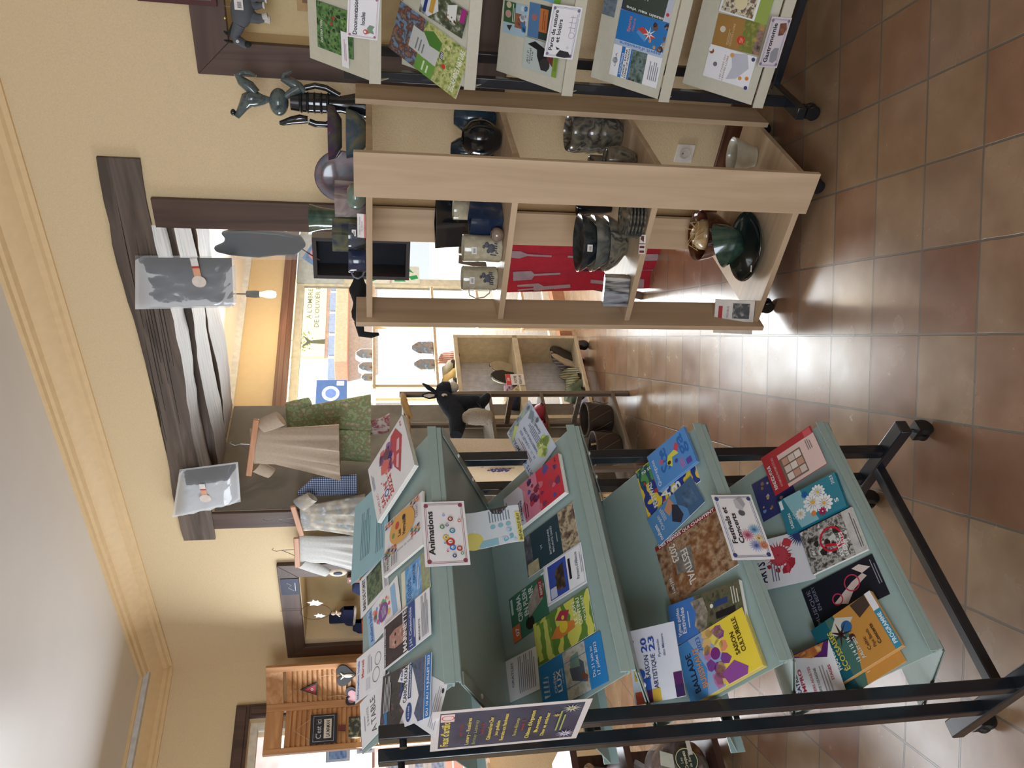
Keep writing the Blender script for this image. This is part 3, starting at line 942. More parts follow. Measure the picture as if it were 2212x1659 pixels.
def card(pf, tl, tr, bl, els, label, lvl=1, th=1, base=WHT, name='brochure', cat='brochure', bend=0, flip=False, group=None, edge=PAPER, wh=None, z0=None):
    cf, w, h = plane_rect(pf, tl, tr, bl)
    if wh: cf = Fr(cf.at(0, h - wh[1]), cf.X, cf.Y, cf.Z); w, h = wh
    cf = cf.sh(0, 0, lvl * .001)
    if flip: cf = Fr(cf.at(w, h), -cf.X, -cf.Y, cf.Z)
    th = th * .001
    g = G()
    bf = (lambda x, y, z: cf.at(x, y, z + bend * math.sin(min(1, max(0, y / h)) * 1.57) ** 2)) if bend else (lambda x, y, z: cf.at(x, y, z))
    if bend:
        n = 10
        for zz, c_, s_ in ((th, base, 1), (0, base, -1)):
            g.sheet(lambda u, v: bf(u * w, v * h, zz), 1, n, paper(c_))
        g.sheet(lambda u, v: bf(0, u * h, v * th), n, 1, paper(edge)); g.sheet(lambda u, v: bf(w, u * h, v * th), n, 1, paper(edge))
        g.sheet(lambda u, v: bf(u * w, 0, v * th), 1, 1, paper(edge)); g.sheet(lambda u, v: bf(u * w, h, v * th), 1, 1, paper(edge))
    else:
        k = max(1, min(6, int(th / .002)))
        for i in range(k):
            r = random.Random(i * 7 + int(w * 1e4)); dx = 0 if i == k - 1 else r.uniform(-.0015, .0015)
            g.box(cf, dx, w + dx, dx, h + dx, th * i / k, th * (i + 1) / k - (.0002 if i < k - 1 else 0), paper(edge if i < k - 1 or th > .002 else base))
        if th > .002: g.box(cf, 0, w, 0, h, th - .0001, th + .0002, paper(base))
    zt = th + .0003
    for i, e in enumerate(els):
        z = zt + i * .00012
        F2 = lambda x, y, zz=z: bf(x * w, y * h, zz)
        if e[0] == 'r':
            n = 8 if bend else 1
            a, b, c, d = e[1:5]
            g.sheet(lambda u, v: F2(a + (c - a) * u, b + (d - b) * v), 1, n, paper(e[5]))
        elif e[0] == 'p':
            g.add([F2(*p) for p in e[1]], [tuple(range(len(e[1])))], paper(e[2]))
        elif e[0] == 'c':
            rx = e[3]; ry = e[4] if len(e) > 5 else e[3] * w / h
            c_ = e[-1]
            g.add([F2(e[1] + rx * math.cos(t * .3142), e[2] + ry * math.sin(t * .3142)) for t in range(20)], [tuple(range(20))], paper(c_))
        elif e[0] == 'o':   # ring outline
            rx, wd = e[3], e[4]; k2 = w / h
            pts = []
            for t in range(25):
                for r in (rx, rx - wd): pts.append(F2(e[1] + r * math.cos(t * .2618), e[2] + r * k2 * math.sin(t * .2618)))
            g.add(pts, [(2 * t, 2 * t + 2, 2 * t + 3, 2 * t + 1) for t in range(24)], paper(e[5]))
        elif e[0] == 't':
            _, s, x0, x1, y0, hh, c = e[:7]
            g.text(cf, s, x0 * w, x1 * w, y0 * h, paper(c), bold=(len(e) > 7), h=hh * h, bend=lambda x, y, zz, z=z: bf(x, y, z))
        elif e[0] == 'T':   # text at right angle, reading upward along y ; x0 = baseline
            _, s, y0, y1, x0, hh, c = e[:7]
            g.text(Fr(cf.at(x0 * w, y0 * h, z), cf.Y, -cf.X), s, 0, (y1 - y0) * h, 0, paper(c), bold=(len(e) > 7), h=hh * w)
        elif e[0] == 'l':
            _, x0, x1, y0, y1, n, c = e
            r = random.Random(n + int(x0 * 100))
            dy = (y1 - y0) / n
            for j in range(n):
                g.sheet(lambda u, v: F2(x0 + (x1 - x0) * u * (1 if j % 3 else .8), y0 + dy * j + dy * .38 * v), 1, 1, paper(c))
        elif e[0] == 'f':   # thin frame
            _, m_, wd, c = e
            mx, my, wx, wy = m_, m_ * w / h, wd, wd * w / h
            for a, b, c2, d in ((mx, my, 1 - mx, my + wy), (mx, 1 - my - wy, 1 - mx, 1 - my), (mx, my, mx + wx, 1 - my), (1 - mx - wx, my, 1 - mx, 1 - my)):
                g.sheet(lambda u, v: F2(a + (c2 - a) * u, b + (d - b) * v), 1, 1, paper(c))
        elif e[0] == 's':   # star burst
            _, cx, cy, r, k_, c = e
            for j in range(k_):
                t = 6.283 * j / k_
                g.add([F2(cx + r * math.cos(t), cy + r * w / h * math.sin(t)), F2(cx + .12 * r * math.cos(t + 1.57), cy + .12 * r * w / h * math.sin(t + 1.57)), F2(cx - .12 * r * math.cos(t + 1.57), cy - .12 * r * w / h * math.sin(t + 1.57))], [(0, 1, 2)], paper(c))
        elif e[0] == 'd':   # daisy with rounded petals
            _, cx, cy, r, k_, c = e
            for j in range(k_):
                t = 6.283 * j / k_; pts = []
                for i in range(10):
                    s_ = .628 * i; u_, v_ = r * (.58 + .42 * math.cos(s_)), r * .2 * math.sin(s_)
                    pts.append(F2(cx + u_ * math.cos(t) - v_ * math.sin(t), cy + (u_ * math.sin(t) + v_ * math.cos(t)) * w / h))
                g.add(pts, [tuple(range(10))], paper(c))
        elif e[0] == 'b':   # scattered patches
            _, x0, x1, y0, y1, n, cs, rad, seed = e
            r = random.Random(seed)
            for j in range(n):
                cx, cy, rr = r.uniform(x0, x1), r.uniform(y0, y1), rad * r.uniform(.5, 1.2)
                st = r.uniform(0, 6)
                g.add([F2(min(max(cx + rr * math.cos(st + t * 1.0472) * r.uniform(.6, 1.2), 0), 1), min(max(cy + rr * w / h * math.sin(st + t * 1.0472) * r.uniform(.6, 1.2), 0), 1)) for t in range(6)], [tuple(range(6))], paper(cs[j % len(cs)]))
        if e[0] == 't': pass
    # text pieces are laid in their layer
    o = one(g, name, label, cat, group=group, smooth=20)
    return o, cf, w, h

# correct text layering: G.text with bend lambda already uses bf
BL, RD_, DKR = (40, 70, 160), (196, 40, 50), (150, 40, 48)
K = (34, 34, 40)
GRP1 = None
T0, T1, T2, T3 = TP
# ---------------- top tray
card(T0, ('1', 160, 1330), ('1', 150, 1010), ('1', 400, 1080), [('r', .12, .2, .9, .74, [(24, 36, 26), (60, 84, 56), (110, 130, 96), (30, 44, 34)]), ('t', 'BAIN DE FORET', .1, .92, .8, .1, K, 1), ('l', .1, .9, .03, .15, 3, (120, 120, 130))],
     'white leaflet headed BAIN DE FORET with a dark green forest photo', lvl=1, th=.6)
card(T0, ('1', 238, 1590), ('1', 213, 1290), ('1', 520, 1330), [('r', 0, .82, 1, 1, (150, 190, 226)), ('t', 'Ateliers bulle', .08, .92, .85, .09, BL, 1), ('r', .1, .1, .9, .24, (150, 190, 226)), ('b', .15, .85, .3, .78, 26, [(240, 150, 120), (120, 190, 120), (230, 90, 110), (120, 160, 220), (240, 190, 130)], .09, 3), ('c', .5, .5, .24, (128, 80, 150)), ('l', .36, .64, .42, .56, 4, (220, 205, 230))],
     'childrens workshop leaflet with a purple disc amid colourful splashes', lvl=2, th=.6)
card(T0, ('1', 525, 1275), ('1', 515, 950), ('1', 765, 1080), [('r', .0, .3, 1, 1, [(70, 140, 210), (110, 170, 225), (160, 200, 235)]), ('r', 0, .0, 1, .3, [(196, 190, 190), (150, 150, 130), (170, 186, 120)]), ('t', 'Balade', .12, .68, .66, .17, (40, 80, 150)), ('t', 'contée', .45, .92, .5, .12, (30, 60, 120)), ('r', 0, .86, 1, 1, (228, 226, 200)), ('l', .2, .9, .36, .46, 2, WHT)],
     'blue sky leaflet titled Balade contée beside the cinema leaflet', lvl=3, th=.8)
card(T0, ('1', 90, 1050), ('1', 125, 385), ('1', 400, 830), [('l', .2, .8, .5, .78, 6, (80, 130, 145)), ('l', .12, .7, .12, .34, 5, (84, 134, 148))],
     'large plain turquoise sheet with fine print at the back of the top tray', lvl=6, th=1, base=(148, 192, 204), edge=(140, 185, 198))
DIA = []
for i in range(13):
    DIA.append(('p', [(.62 + .028 * i, .985 - .0 * i), (.65 + .028 * i, .955), (.62 + .028 * i, .925), (.59 + .028 * i, .955)], [(200, 60, 50), (60, 130, 120), (230, 160, 60), (40, 60, 110)][i % 4]))
card(T0, ('1', 385, 985), ('1', 395, 540), ('1', 720, 760), [('r', .0, .0, 1, 1, (236, 234, 236))] + [('p', [(x, y), (x + .045, y - .03), (x + .045, y - .085), (x, y - .055)], [(196, 62, 52), (54, 128, 122), (232, 160, 64), (34, 52, 96), (216, 120, 60)][(i + j) % 5]) for i, x in enumerate((.3, .35, .4, .86, .91)) for j, y in enumerate((.98, .9, .82, .74, .3, .22, .14))] +
     [('c', .66, .5, .29, .33, (224, 168, 84)), ('c', .74, .62, .07, (196, 62, 52)), ('c', .8, .45, .05, (40, 40, 46)), ('c', .6, .72, .05, (120, 150, 80)), ('t', 'Les', .5, .62, .52, .08, K, 1), ('t', 'Hetroubles', .46, .82, .4, .08, K, 1), ('t', 'SANCTUAIRE', .03, .4, .9, .05, K, 1), ('t', 'EN PEINTURE', .03, .44, .83, .05, K, 1), ('l', .05, .3, .62, .78, 4, (90, 90, 100)), ('t', 'Concert', .56, .8, .08, .07, K), ('T', 'Jeux et mots', .2, .6, .26, .05, (90, 90, 100))],
     'concert booklet with an orange painters palette and coloured lozenges', lvl=5, th=5)
card(T0, ('1', 360, 525), ('1', 275, 75), ('1', 720, 190), [('t', 'NOIRLAC', .06, .4, .87, .045, (190, 50, 60)), ('t', 'SAI', .06, .26, .74, .085, (200, 50, 60), 1), ('t', 'S', .06, .14, .63, .085, (200, 50, 60), 1), ('o', .205, .672, .055, .02, (60, 90, 170)), ('t', 'N', .28, .38, .63, .085, (200, 50, 60), 1), ('t', '2023', .06, .4, .52, .085, (200, 50, 60), 1),
     ('p', [(.2, .3), (.7, .1), (.95, .2), (.93, .34), (.75, .44), (.4, .4)], (196, 70, 84)), ('p', [(.3, .32), (.5, .24), (.52, .3), (.36, .36)], (236, 190, 200)), ('p', [(.55, .22), (.72, .16), (.74, .22), (.58, .29)], (236, 190, 200)), ('b', .5, .85, .42, .68, 30, [(60, 80, 180), (220, 110, 120), (150, 110, 170), (238, 150, 150)], .07, 4), ('c', .62, .6, .1, (226, 112, 112)), ('c', .76, .5, .08, (110, 60, 90)), ('b', .35, .5, .5, .75, 9, [(214, 80, 90)], .02, 9), ('t', 'n', .86, .94, .06, .05, (190, 50, 60)), ('l', .5, .8, .9, .96, 2, (130, 150, 190))],
     'thick white booklet SAISON 2023 with a red and blue drawing, top right', lvl=10, th=11)
card(T0, ('2', 165, 1180), ('2', 145, 815), ('2', 420, 1010), [('t', 'A TABLE', .1, .85, .5, .16, (70, 74, 84)), ('t', 'S INVITE', .35, .75, .72, .07, (150, 152, 160)), ('l', .3, .7, .85, .92, 1, (170, 170, 180)), ('o', .25, .2, .1, .01, (90, 90, 100)), ('l', .4, .9, .06, .2, 3, (190, 190, 200))],
     'white leaflet titled A TABLE at the left end of the top tray', lvl=2, th=.8)
card(T0, ('2', 115, 815), ('2', 125, 460), ('2', 355, 590), [('t', 'Information locale', .05, .9, .88, .07, (60, 110, 190), 1), ('t', 'Marvell', .45, .85, .72, .08, (220, 90, 80), 1), ('o', .3, .3, .16, .012, K), ('r', .1, .5, .35, .64, (214, 214, 222)), ('l', .45, .85, .45, .62, 3, (170, 170, 180)), ('o', .62, .24, .14, .012, (90, 90, 100))],
     'white information sheet with blue heading and puzzle outlines', lvl=4, th=.6)
card(T0, ('2', 315, 1080), ('2', 345, 600), ('2', 720, 865), [('r', 0, .45, 1, 1, [(30, 34, 36), (70, 60, 50), (40, 50, 60), (120, 70, 80)]), ('r', 0, .12, 1, .45, [(60, 76, 100), (90, 100, 130), (40, 60, 44)]), ('p', [(.0, .62), (.25, .5), (.4, .6), (.7, .5), (.78, .66), (.95, .58), (1, .4), (.7, .3), (.4, .22), (.15, .3), (0, .22)], WHT), ('p', [(.0, .92), (.12, .98), (.2, .9), (.34, .93), (.4, .86), (.1, .84)], (40, 130, 200)), ('t', 'CANOE KAYAK', .38, .98, .46, .07, (20, 30, 60), 1), ('t', "Stages d'été", .5, .94, .56, .04, (40, 90, 160), 1), ('r', .42, .37, .98, .43, (24, 60, 120)), ('t', 'Châteauneuf-sur-Cher', .44, .96, .385, .03, WHT, 1), ('c', .2, .4, .15, .06, (30, 70, 140)), ('t', '8-15 ANS', .1, .3, .39, .025, WHT, 1), ('l', .35, .95, .8, .95, 5, (220, 226, 230)), ('r', 0, 0, 1, .1, (30, 120, 196)), ('t', 'DU 10 AU 14 JUILLET 2023', .03, .97, .025, .04, WHT, 1)],
     'canoe kayak holiday leaflet with dark river photos and blue foot band', lvl=6, th=1)
card(T0, ('2', 355, 560), ('1', 380, 1400), ('2', 735, 265), [('r', .04, .46, .96, .98, [(20, 18, 22), (60, 40, 40), (34, 28, 32)]), ('p', [(.3, .5), (.3, .75), (.42, .92), (.62, .92), (.72, .75), (.68, .52)], [(196, 150, 134), (170, 120, 108), (206, 166, 150)]), ('p', [(.26, .7), (.3, .93), (.55, .97), (.76, .9), (.74, .7), (.66, .86), (.4, .86)], (44, 30, 28)), ('c', .42, .73, .035, (30, 24, 24)), ('c', .6, .73, .035, (30, 24, 24)), ('r', .43, .575, .6, .59, (150, 70, 70)), ('t', 'MARINETTE', .06, .94, .48, .08, WHT, 1), ('t', 'LIBERTE, JUSQU AU DERNIER', .06, .9, .94, .025, WHT, 1), ('r', 0, .3, 1, .45, (40, 70, 140)), ('t', 'J.H. Cinémobile', .05, .9, .37, .05, WHT), ('l', .2, .7, .31, .35, 1, (200, 210, 230)), ('t', 'MARINETTE', .05, .5, .2, .035, K), ('l', .06, .94, .04, .18, 6, (120, 120, 130))],
     'cinema leaflet MARINETTE with a dark portrait and blue band', lvl=8, th=1.2)
card(T0, ('2', 560, 960), ('2', 640, 640), ('2', 825, 850), [('l', .1, .9, .1, .4, 4, (170, 170, 180)), ('c', .85, .1, .05, K)], 'white sheet poking out over the lip below the canoe leaflet', lvl=.3, th=.4, wh=(.1, .1))
# ---------------- second tray
card(T1, ('5', 1620, 755), ('5', 1410, 345), ('5', 1885, 540), [('r', 0, 0, 1, 1, (206, 218, 238)), ('t', 'ARTS de CAMPAGNE', -.0, .96, .86, .09, (40, 60, 110)), ('p', [(.75, .98), (1, .9), (1, .25), (.88, .1), (.9, .5), (.82, .8)], [(90, 110, 120), (160, 180, 190), (196, 210, 160)]), ('p', [(.8, .95), (.95, .7), (.86, .6)], (206, 222, 140)), ('t', '10 - 11 - 12 JUILLET 2023', .2, .78, .6, .06, (50, 70, 130)), ('t', 'CHARENTON du CHER', .2, .76, .47, .06, (50, 70, 130)), ('l', .22, .72, .72, .8, 2, (150, 110, 120)), ('l', .3, .7, .26, .42, 4, (110, 120, 150)), ('t', 'Gynadrye', .4, .68, .16, .07, (50, 60, 110)), ('b', .05, .3, .1, .4, 10, [(190, 210, 110), (160, 190, 110), (214, 226, 150)], .07, 2), ('b', .6, .95, .02, .2, 8, [(130, 150, 165), (170, 186, 196)], .06, 8)],
     'pale watercolour flyer ARTS de CAMPAGNE sticking up at the right end', lvl=3, th=.8, base=(206, 218, 238))
card(T1, ('1', 1590, 985), ('1', 1550, 650), ('1', 2020, 640), [('r', 0, .0, 1, .3, [(50, 40, 36), (120, 100, 84), (196, 180, 150), (60, 48, 44)]), ('r', 0, .86, 1, 1, [(130, 134, 140), (90, 90, 96), (60, 60, 70)]), ('r', 0, .3, 1, .86, (44, 66, 76)), ('r', 0, .76, .3, .98, [(200, 190, 160), (170, 150, 110)]), ('t', 'BICENTENAIRE', .18, .8, .5, .035, (210, 216, 220)), ('t', 'MAURICE SAND', .18, .82, .44, .035, (210, 216, 220)), ('t', 'VI', .44, .54, .66, .035, (210, 216, 220)), ('l', .35, .65, .36, .4, 1, (150, 164, 172))],
     'dark teal leaflet BICENTENAIRE MAURICE SAND under the red stack', lvl=1, th=1)
card(T1, ('1', 1745, 1235), ('1', 1692, 950), ('1', 2065, 1010), [('r', .05, .9, .95, .97, (206, 210, 224)), ('t', 'MAZAY', .05, .3, .9, .05, (40, 60, 150), 1)], 'white MAZAY programme sheet beneath the castle invitation', lvl=.4, th=.5)
card(T1, ('1', 1760, 1230), ('1', 1720, 890), ('1', 2090, 1000), [('r', .08, .42, .92, .9, (60, 80, 170)), ('p', [(.2, .5), (.22, .68), (.34, .76), (.46, .7), (.6, .74), (.75, .68), (.82, .5)], [(30, 28, 26), (70, 56, 40), (120, 96, 60)]), ('r', .3, .32, .8, .38, K), ('r', .1, .72, .35, .88, (196, 204, 226)), ('t', "Parcours d'Alliances", .2, .85, .14, .07, (90, 96, 120)), ('l', .3, .8, .03, .1, 2, (150, 150, 160)), ('f', .03, .012, (190, 196, 214))],
     'white leaflet with a night photo of a dark castle under blue sky', lvl=2, th=.8)
card(T1, ('1', 1470, 1545), ('1', 1425, 1170), ('1', 1770, 1305), [('r', 0, 0, 1, 1, (58, 112, 88)), ('t', 'CINÉMA', .36, .95, .68, .12, (225, 228, 226), 1), ('t', 'EN PLEIN', .4, .98, .5, .12, (225, 228, 226), 1), ('t', 'AIR', .66, .95, .32, .12, (225, 228, 226), 1), ('r', 0, .78, .34, 1, (216, 112, 62)), ('t', '07', .1, .28, .82, .09, WHT, 1), ('c', .2, .5, .14, (34, 24, 22)), ('p', [(.3, .5), (.6, .5), (.9, .2), (.8, 0), (.5, .1)], [(170, 160, 150), (130, 118, 108)]), ('r', .55, .05, .95, .17, (150, 44, 48)), ('t', 'RESPECT', .6, .9, .075, .06, WHT), ('r', .6, .9, .95, .96, (200, 210, 205))],
     'green leaflet CINÉMA EN PLEIN AIR with an orange date corner', lvl=1, th=.8, base=(58, 112, 88))
card(T1, ('2', 1572, 522), ('1', 1637, 1385), ('2', 2025, 225), [('r', 0, 0, 1, 1, waves((92, 132, 52), (206, 206, 92), 14, dist=7)), ('r', .08, .7, .92, .97, waves((206, 214, 110), (110, 150, 60), 20, dist=3)), ('p', [(.35, .3), (.3, .55), (.42, .72), (.6, .6), (.58, .4), (.5, .28)], (214, 130, 60)), ('c', .52, .48, .14, (226, 200, 60)), ('p', [(.6, .42), (.75, .6), (.9, .5), (.8, .35)], (170, 50, 80)), ('c', .72, .47, .05, (230, 200, 70)), ('t', 'LE SON', .4, .9, .24, .055, (236, 238, 214), 1), ('t', 'CONTINU', .32, .94, .165, .055, (236, 238, 214), 1), ('t', '13>16 JUILLET', .36, .94, .1, .035, (236, 238, 214), 1)],
     'green and yellow patterned leaflet LE SON CONTINU', lvl=3, th=1.2)
card(T1, ('2', 1612, 900), ('2', 1568, 520), ('2', 2120, 600), [('r', 0, 0, 1, 1, (44, 132, 200)), ('r', 0, .25, 1, .6, [(176, 180, 170), (200, 200, 190), (150, 156, 150)]), ('p', [(.2, .3), (.35, .5), (.6, .52), (.78, .4), (.6, .3)], (86, 96, 112)), ('p', [(.55, .36), (.6, .5), (.82, .5), (.86, .36)], (120, 150, 140)), ('c', .82, .52, .06, (206, 176, 160)), ('p', [(.18, .28), (.3, .36), (.42, .33), (.3, .26)], (130, 80, 60)), ('r', .28, .86, .7, .95, (220, 232, 240)), ('f', .24, .01, (44, 132, 200)), ('t', 'CINÉMA', .28, .72, .74, .04, WHT), ('t', 'LUX', .26, .72, .66, .065, WHT, 1), ('t', 'LA CHATRE', .4, .7, .62, .02, WHT), ('t', 'Du 21 juin au', .2, .8, .15, .04, WHT), ('t', '17 juillet 2023', .2, .85, .08, .04, WHT)] + [('p', [(.3 + .1 * i, .86), (.36 + .1 * i, .86), (.4 + .1 * i, .95), (.34 + .1 * i, .95)], (44, 132, 200)) for i in range(4)],
     'sky blue leaflet CINÉMA LUX with a person crouching in its photo', lvl=1.5, th=1, base=(44, 132, 200))
card(T1, ('2', 1200, 870), ('2', 1190, 635), ('2', 1590, 800), [('t', 'ENTRE LES BOIS', -.1 + .12, .98, .9, .05, (120, 124, 150)), ('t', 'DANSANT', .3, .9, .68, .045, (120, 124, 150)), ('l', .1, .9, .76, .86, 2, (140, 144, 165)), ('t', 'GRATUIT', .3, .9, .5, .045, (120, 124, 150)), ('l', .1, .95, .06, .42, 9, (140, 144, 165)), ('s', .8, .7, .1, 9, (150, 152, 170))],
     'white typed sheet ENTRE LES BOIS leaning at the left end of the second tray', lvl=2, th=.5, wh=(.1, .185))
card(T1, ('1', 1460, 650), ('1', 1420, 325), ('1', 1950, 290), [('r', 0, .66, 1, 1, (224, 220, 236)), ('r', 0, .4, 1, .66, (220, 150, 170)), ('r', 0, .0, 1, .4, (206, 50, 70)), ('p', [(0, .66), (.4, .7), (.7, .6), (1, .72), (1, .4), (0, .4)], (216, 130, 154)), ('b', .1, .9, .05, .55, 22, [(130, 60, 90), (90, 80, 150), (180, 60, 80), (214, 110, 130), (110, 50, 90)], .11, 5), ('t', 'LES', .08, .3, .9, .04, K, 1), ('t', 'TRAVER', .08, .62, .85, .04, K, 1), ('t', 'SEES', .08, .42, .8, .04, K, 1), ('t', 'MUSIQUES', .08, .6, .74, .026, (60, 30, 50), 1), ('t', "A L'ABBAYE", .08, .62, .7, .026, (60, 30, 50), 1), ('t', 'NOIRLAC', .5, .85, .95, .02, K, 1), ('l', .08, .5, .6, .67, 2, (110, 50, 70)), ('t', 'n', .86, .94, .05, .04, (90, 20, 40))],
     'thick red and lilac booklet LES TRAVERSEES on the second tray', lvl=5, th=13)
# flyer arched between first and second tray
pfN = Fr(FR1.at(0, -.10, 0), E1, Z, N1)
card(pfN, ('1', 1085, 690), ('1', 1050, 380), ('1', 1550, 680), [('c', .2, .9, .24, (226, 216, 120)), ('t', 'BASE NAUTIQUE', .02, .5, .84, .035, (250, 250, 240), 1), ('t', 'DE LA VOILE', .04, .36, .79, .03, (250, 250, 240)), ('r', .0, .45, .18, .8, (150, 200, 220)), ('c', .5, .52, .06, (140, 200, 214)), ('c', .5, .38, .06, (140, 200, 214)), ('c', .5, .24, .06, (140, 200, 214)), ('l', .62, .94, .2, .6, 8, (120, 140, 160)), ('p', [(.86, .5), (1, .55), (1, .2), (.8, .35)], (70, 60, 60)), ('b', .05, .4, .1, .35, 8, [(120, 190, 210), (200, 220, 240)], .07, 1), ('r', 0, 0, .8, .1, (228, 222, 130)), ('t', 'BASE NAUTIQUE VIRLAY', .03, .76, .02, .055, K, 1)],
     'curled white and turquoise nautical base flyer below the Animations sign', lvl=0, th=3, bend=-.03, base=(222, 232, 242))
# ---------------- third tray
card(T2, ('3', 420, 985), ('3', 305, 575), ('3', 880, 650), [('r', 0, 0, 1, 1, waves((236, 206, 60), (40, 60, 140), 16, dist=9)), ('r', .62, .66, .98, .98, waves((96, 160, 90), (40, 90, 90), 22, dist=6)), ('c', .72, .2, .2, (70, 40, 40)), ('b', .1, .9, .1, .9, 12, [(200, 50, 50), (240, 210, 70), (50, 70, 150)], .05, 5), ('t', 'FESTIVAL', .1, .6, .78, .07, (232, 236, 240), 1), ('t', 'LA', .06, .3, .52, .16, (240, 240, 240), 1), ('t', 'BR', .1, .5, .32, .16, (240, 240, 240), 1), ('T', '05 06', .7, .9, .9, .06, WHT, 1)],
     'festival booklet covered in yellow and blue psychedelic waves', lvl=1, th=2)
card(T2, ('4', 345, 340), ('3', 478, 1250), ('4', 790, 60), [('r', 0, 0, 1, 1, [(96, 64, 44), (140, 104, 76), (176, 146, 116), (120, 88, 64)]), ('p', [(.1, .9), (.5, .85), (.9, .6), (.95, .2), (.6, .1), (.3, .3)], [(110, 70, 44), (150, 104, 70), (186, 160, 130)]), ('p', [(.25, .25), (.6, .2), (.7, .45), (.3, .5)], [(150, 140, 130), (110, 104, 98)]), ('T', 'DES PIERRES', .05, .45, .0 + .04, .06, WHT, 1), ('r', 0, 0, .065, 1, (150, 44, 44)), ('T', 'DES PIERRES QUI CHANTENT', .06, .94, .052, .045, WHT, 1), ('t', 'FESTIVAL', .3, .88, .34, .09, (226, 222, 214), 1), ('t', '2023', .12, .42, .2, .09, (226, 222, 214), 1), ('t', 'sud berry', .6, .85, .08, .05, WHT)],
     'brown booklet of a bearded stone face, lying upside down', lvl=1, th=1.5, flip=True)
card(T2, ('3', 525, 1230), ('3', 415, 1000), ('3', 985, 935), [('r', 0, 0, 1, 1, (92, 144, 196)), ('p', [(0, .0), (1, 0), (1, .38), (.6, .42), (.3, .3), (0, .32)], (70, 104, 140)), ('p', [(.2, .08), (.25, .3), (.5, .36), (.55, .28), (.8, .3), (.82, .1)], [(60, 80, 110), (96, 130, 166)]), ('p', [(.5, .62), (.8, .66), (1, .5), (.7, .46)], (206, 150, 120)), ('p', [(.05, .5), (.3, .62), (.75, .5), (.6, .42), (.2, .4)], (52, 54, 70)), ('t', 'nohant', .08, .62, .88, .06, WHT, 1), ('t', 'Chopin', .3, .8, .78, .06, (220, 230, 244)), ('l', .5, .92, .68, .75, 3, (206, 220, 236))],
     'blue leaflet nohant festival Chopin with hands and a house', lvl=5, th=1)
card(T2, ('3', 540, 760), ('3', 437, 455), ('3', 885, 500), [('r', 0, 0, 1, 1, (84, 148, 216)), ('t', 'Queregous', .08, .8, .88, .07, (226, 236, 250)), ('t', 'Sœ', .3, .9, .56, .22, (34, 110, 190), 1), ('t', 'ga', .36, .92, .12, .2, (34, 110, 190), 1), ('p', [(.3, .52), (.44, .62), (.62, .55), (.66, .36), (.5, .3), (.52, .46)], (226, 222, 80)), ('c', .44, .56, .05, (60, 40, 36)), ('c', .6, .72, .06, (206, 90, 120)), ('p', [(.55, .3), (.7, .24), (.8, .3), (.66, .38)], (214, 70, 100)), ('c', .36, .4, .05, (60, 70, 170)), ('r', .08, .08, .22, .2, (90, 70, 170)), ('l', .08, .34, .24, .36, 4, (220, 120, 170))],
     'thick sky blue booklet with a yellow dancer and blue lettering', lvl=6, th=11, edge=(110, 150, 200), base=(84, 148, 216))
card(T2, ('4', 380, 610), ('4', 345, 345), ('4', 845, 325), [('r', 0, .56, 1, 1, (74, 128, 206)), ('r', 0, 0, 1, .62, [(60, 66, 50), (90, 92, 66), (110, 100, 80), (50, 50, 44)]), ('p', [(.1, .6), (.3, .66), (.6, .62), (.9, .68), (.9, .5), (.5, .46), (.1, .52)], [(190, 180, 165), (150, 140, 124), (90, 84, 76)]), ('c', .62, .4, .05, (236, 236, 236)), ('p', [(.56, .36), (.7, .36), (.72, .18), (.58, .18)], (52, 70, 120)), ('p', [(.28, .36), (.44, .36), (.46, .1), (.3, .1)], (36, 32, 34)), ('t', 'Visites guidées', .16, .86, .85, .045, WHT, 1), ('t', 'Estivales', .2, .84, .78, .055, WHT, 1), ('l', .3, .8, .72, .76, 1, (206, 220, 240)), ('l', .5, .9, .04, .14, 3, (214, 210, 200))],
     'stacked leaflets Visites guidées Estivales with castle and cyclists photo', lvl=5, th=11)
card(T2, ('4', 505, 1000), ('4', 395, 625), ('4', 980, 735), [('r', 0, .62, 1, 1, (82, 150, 214)), ('p', [(0, .75), (.4, .66), (1, .8), (1, .45), (0, .4)], (150, 176, 214)), ('p', [(0, .5), (.5, .42), (1, .6), (1, 0), (0, 0)], (240, 214, 70)), ('b', .1, .95, .35, .62, 26, [(230, 190, 120), (196, 120, 176), (240, 220, 110), (236, 150, 120), (130, 70, 150)], .12, 6), ('c', .55, .5, .1, (128, 50, 130)), ('p', [(0, .45), (.2, .5), (.3, .3), (.1, .16), (0, .2)], (150, 80, 160)), ('t', 'BALLADE', .12, .78, .82, .075, (50, 54, 80), 1), ('t', 'BUISSHAUT', .14, .82, .71, .07, (226, 150, 90), 1), ('t', '2023', .7, .95, .64, .06, (70, 110, 180)), ('t', 'SAISON', .34, .72, .2, .055, (70, 56, 30), 1), ('t', 'CULTURELLE', .34, .92, .12, .055, (70, 56, 30), 1)],
     'thick colourful powder booklet SAISON CULTURELLE, left end of the third tray', lvl=4, th=13, edge=(214, 196, 110))
fA = TP[2].tip(-12)
pfA = Fr(T2.at(0, .02, 0), T2.X, Z * .80 - N1 * .60, np.cross(T2.X, Z * .80 - N1 * .60) * 1)
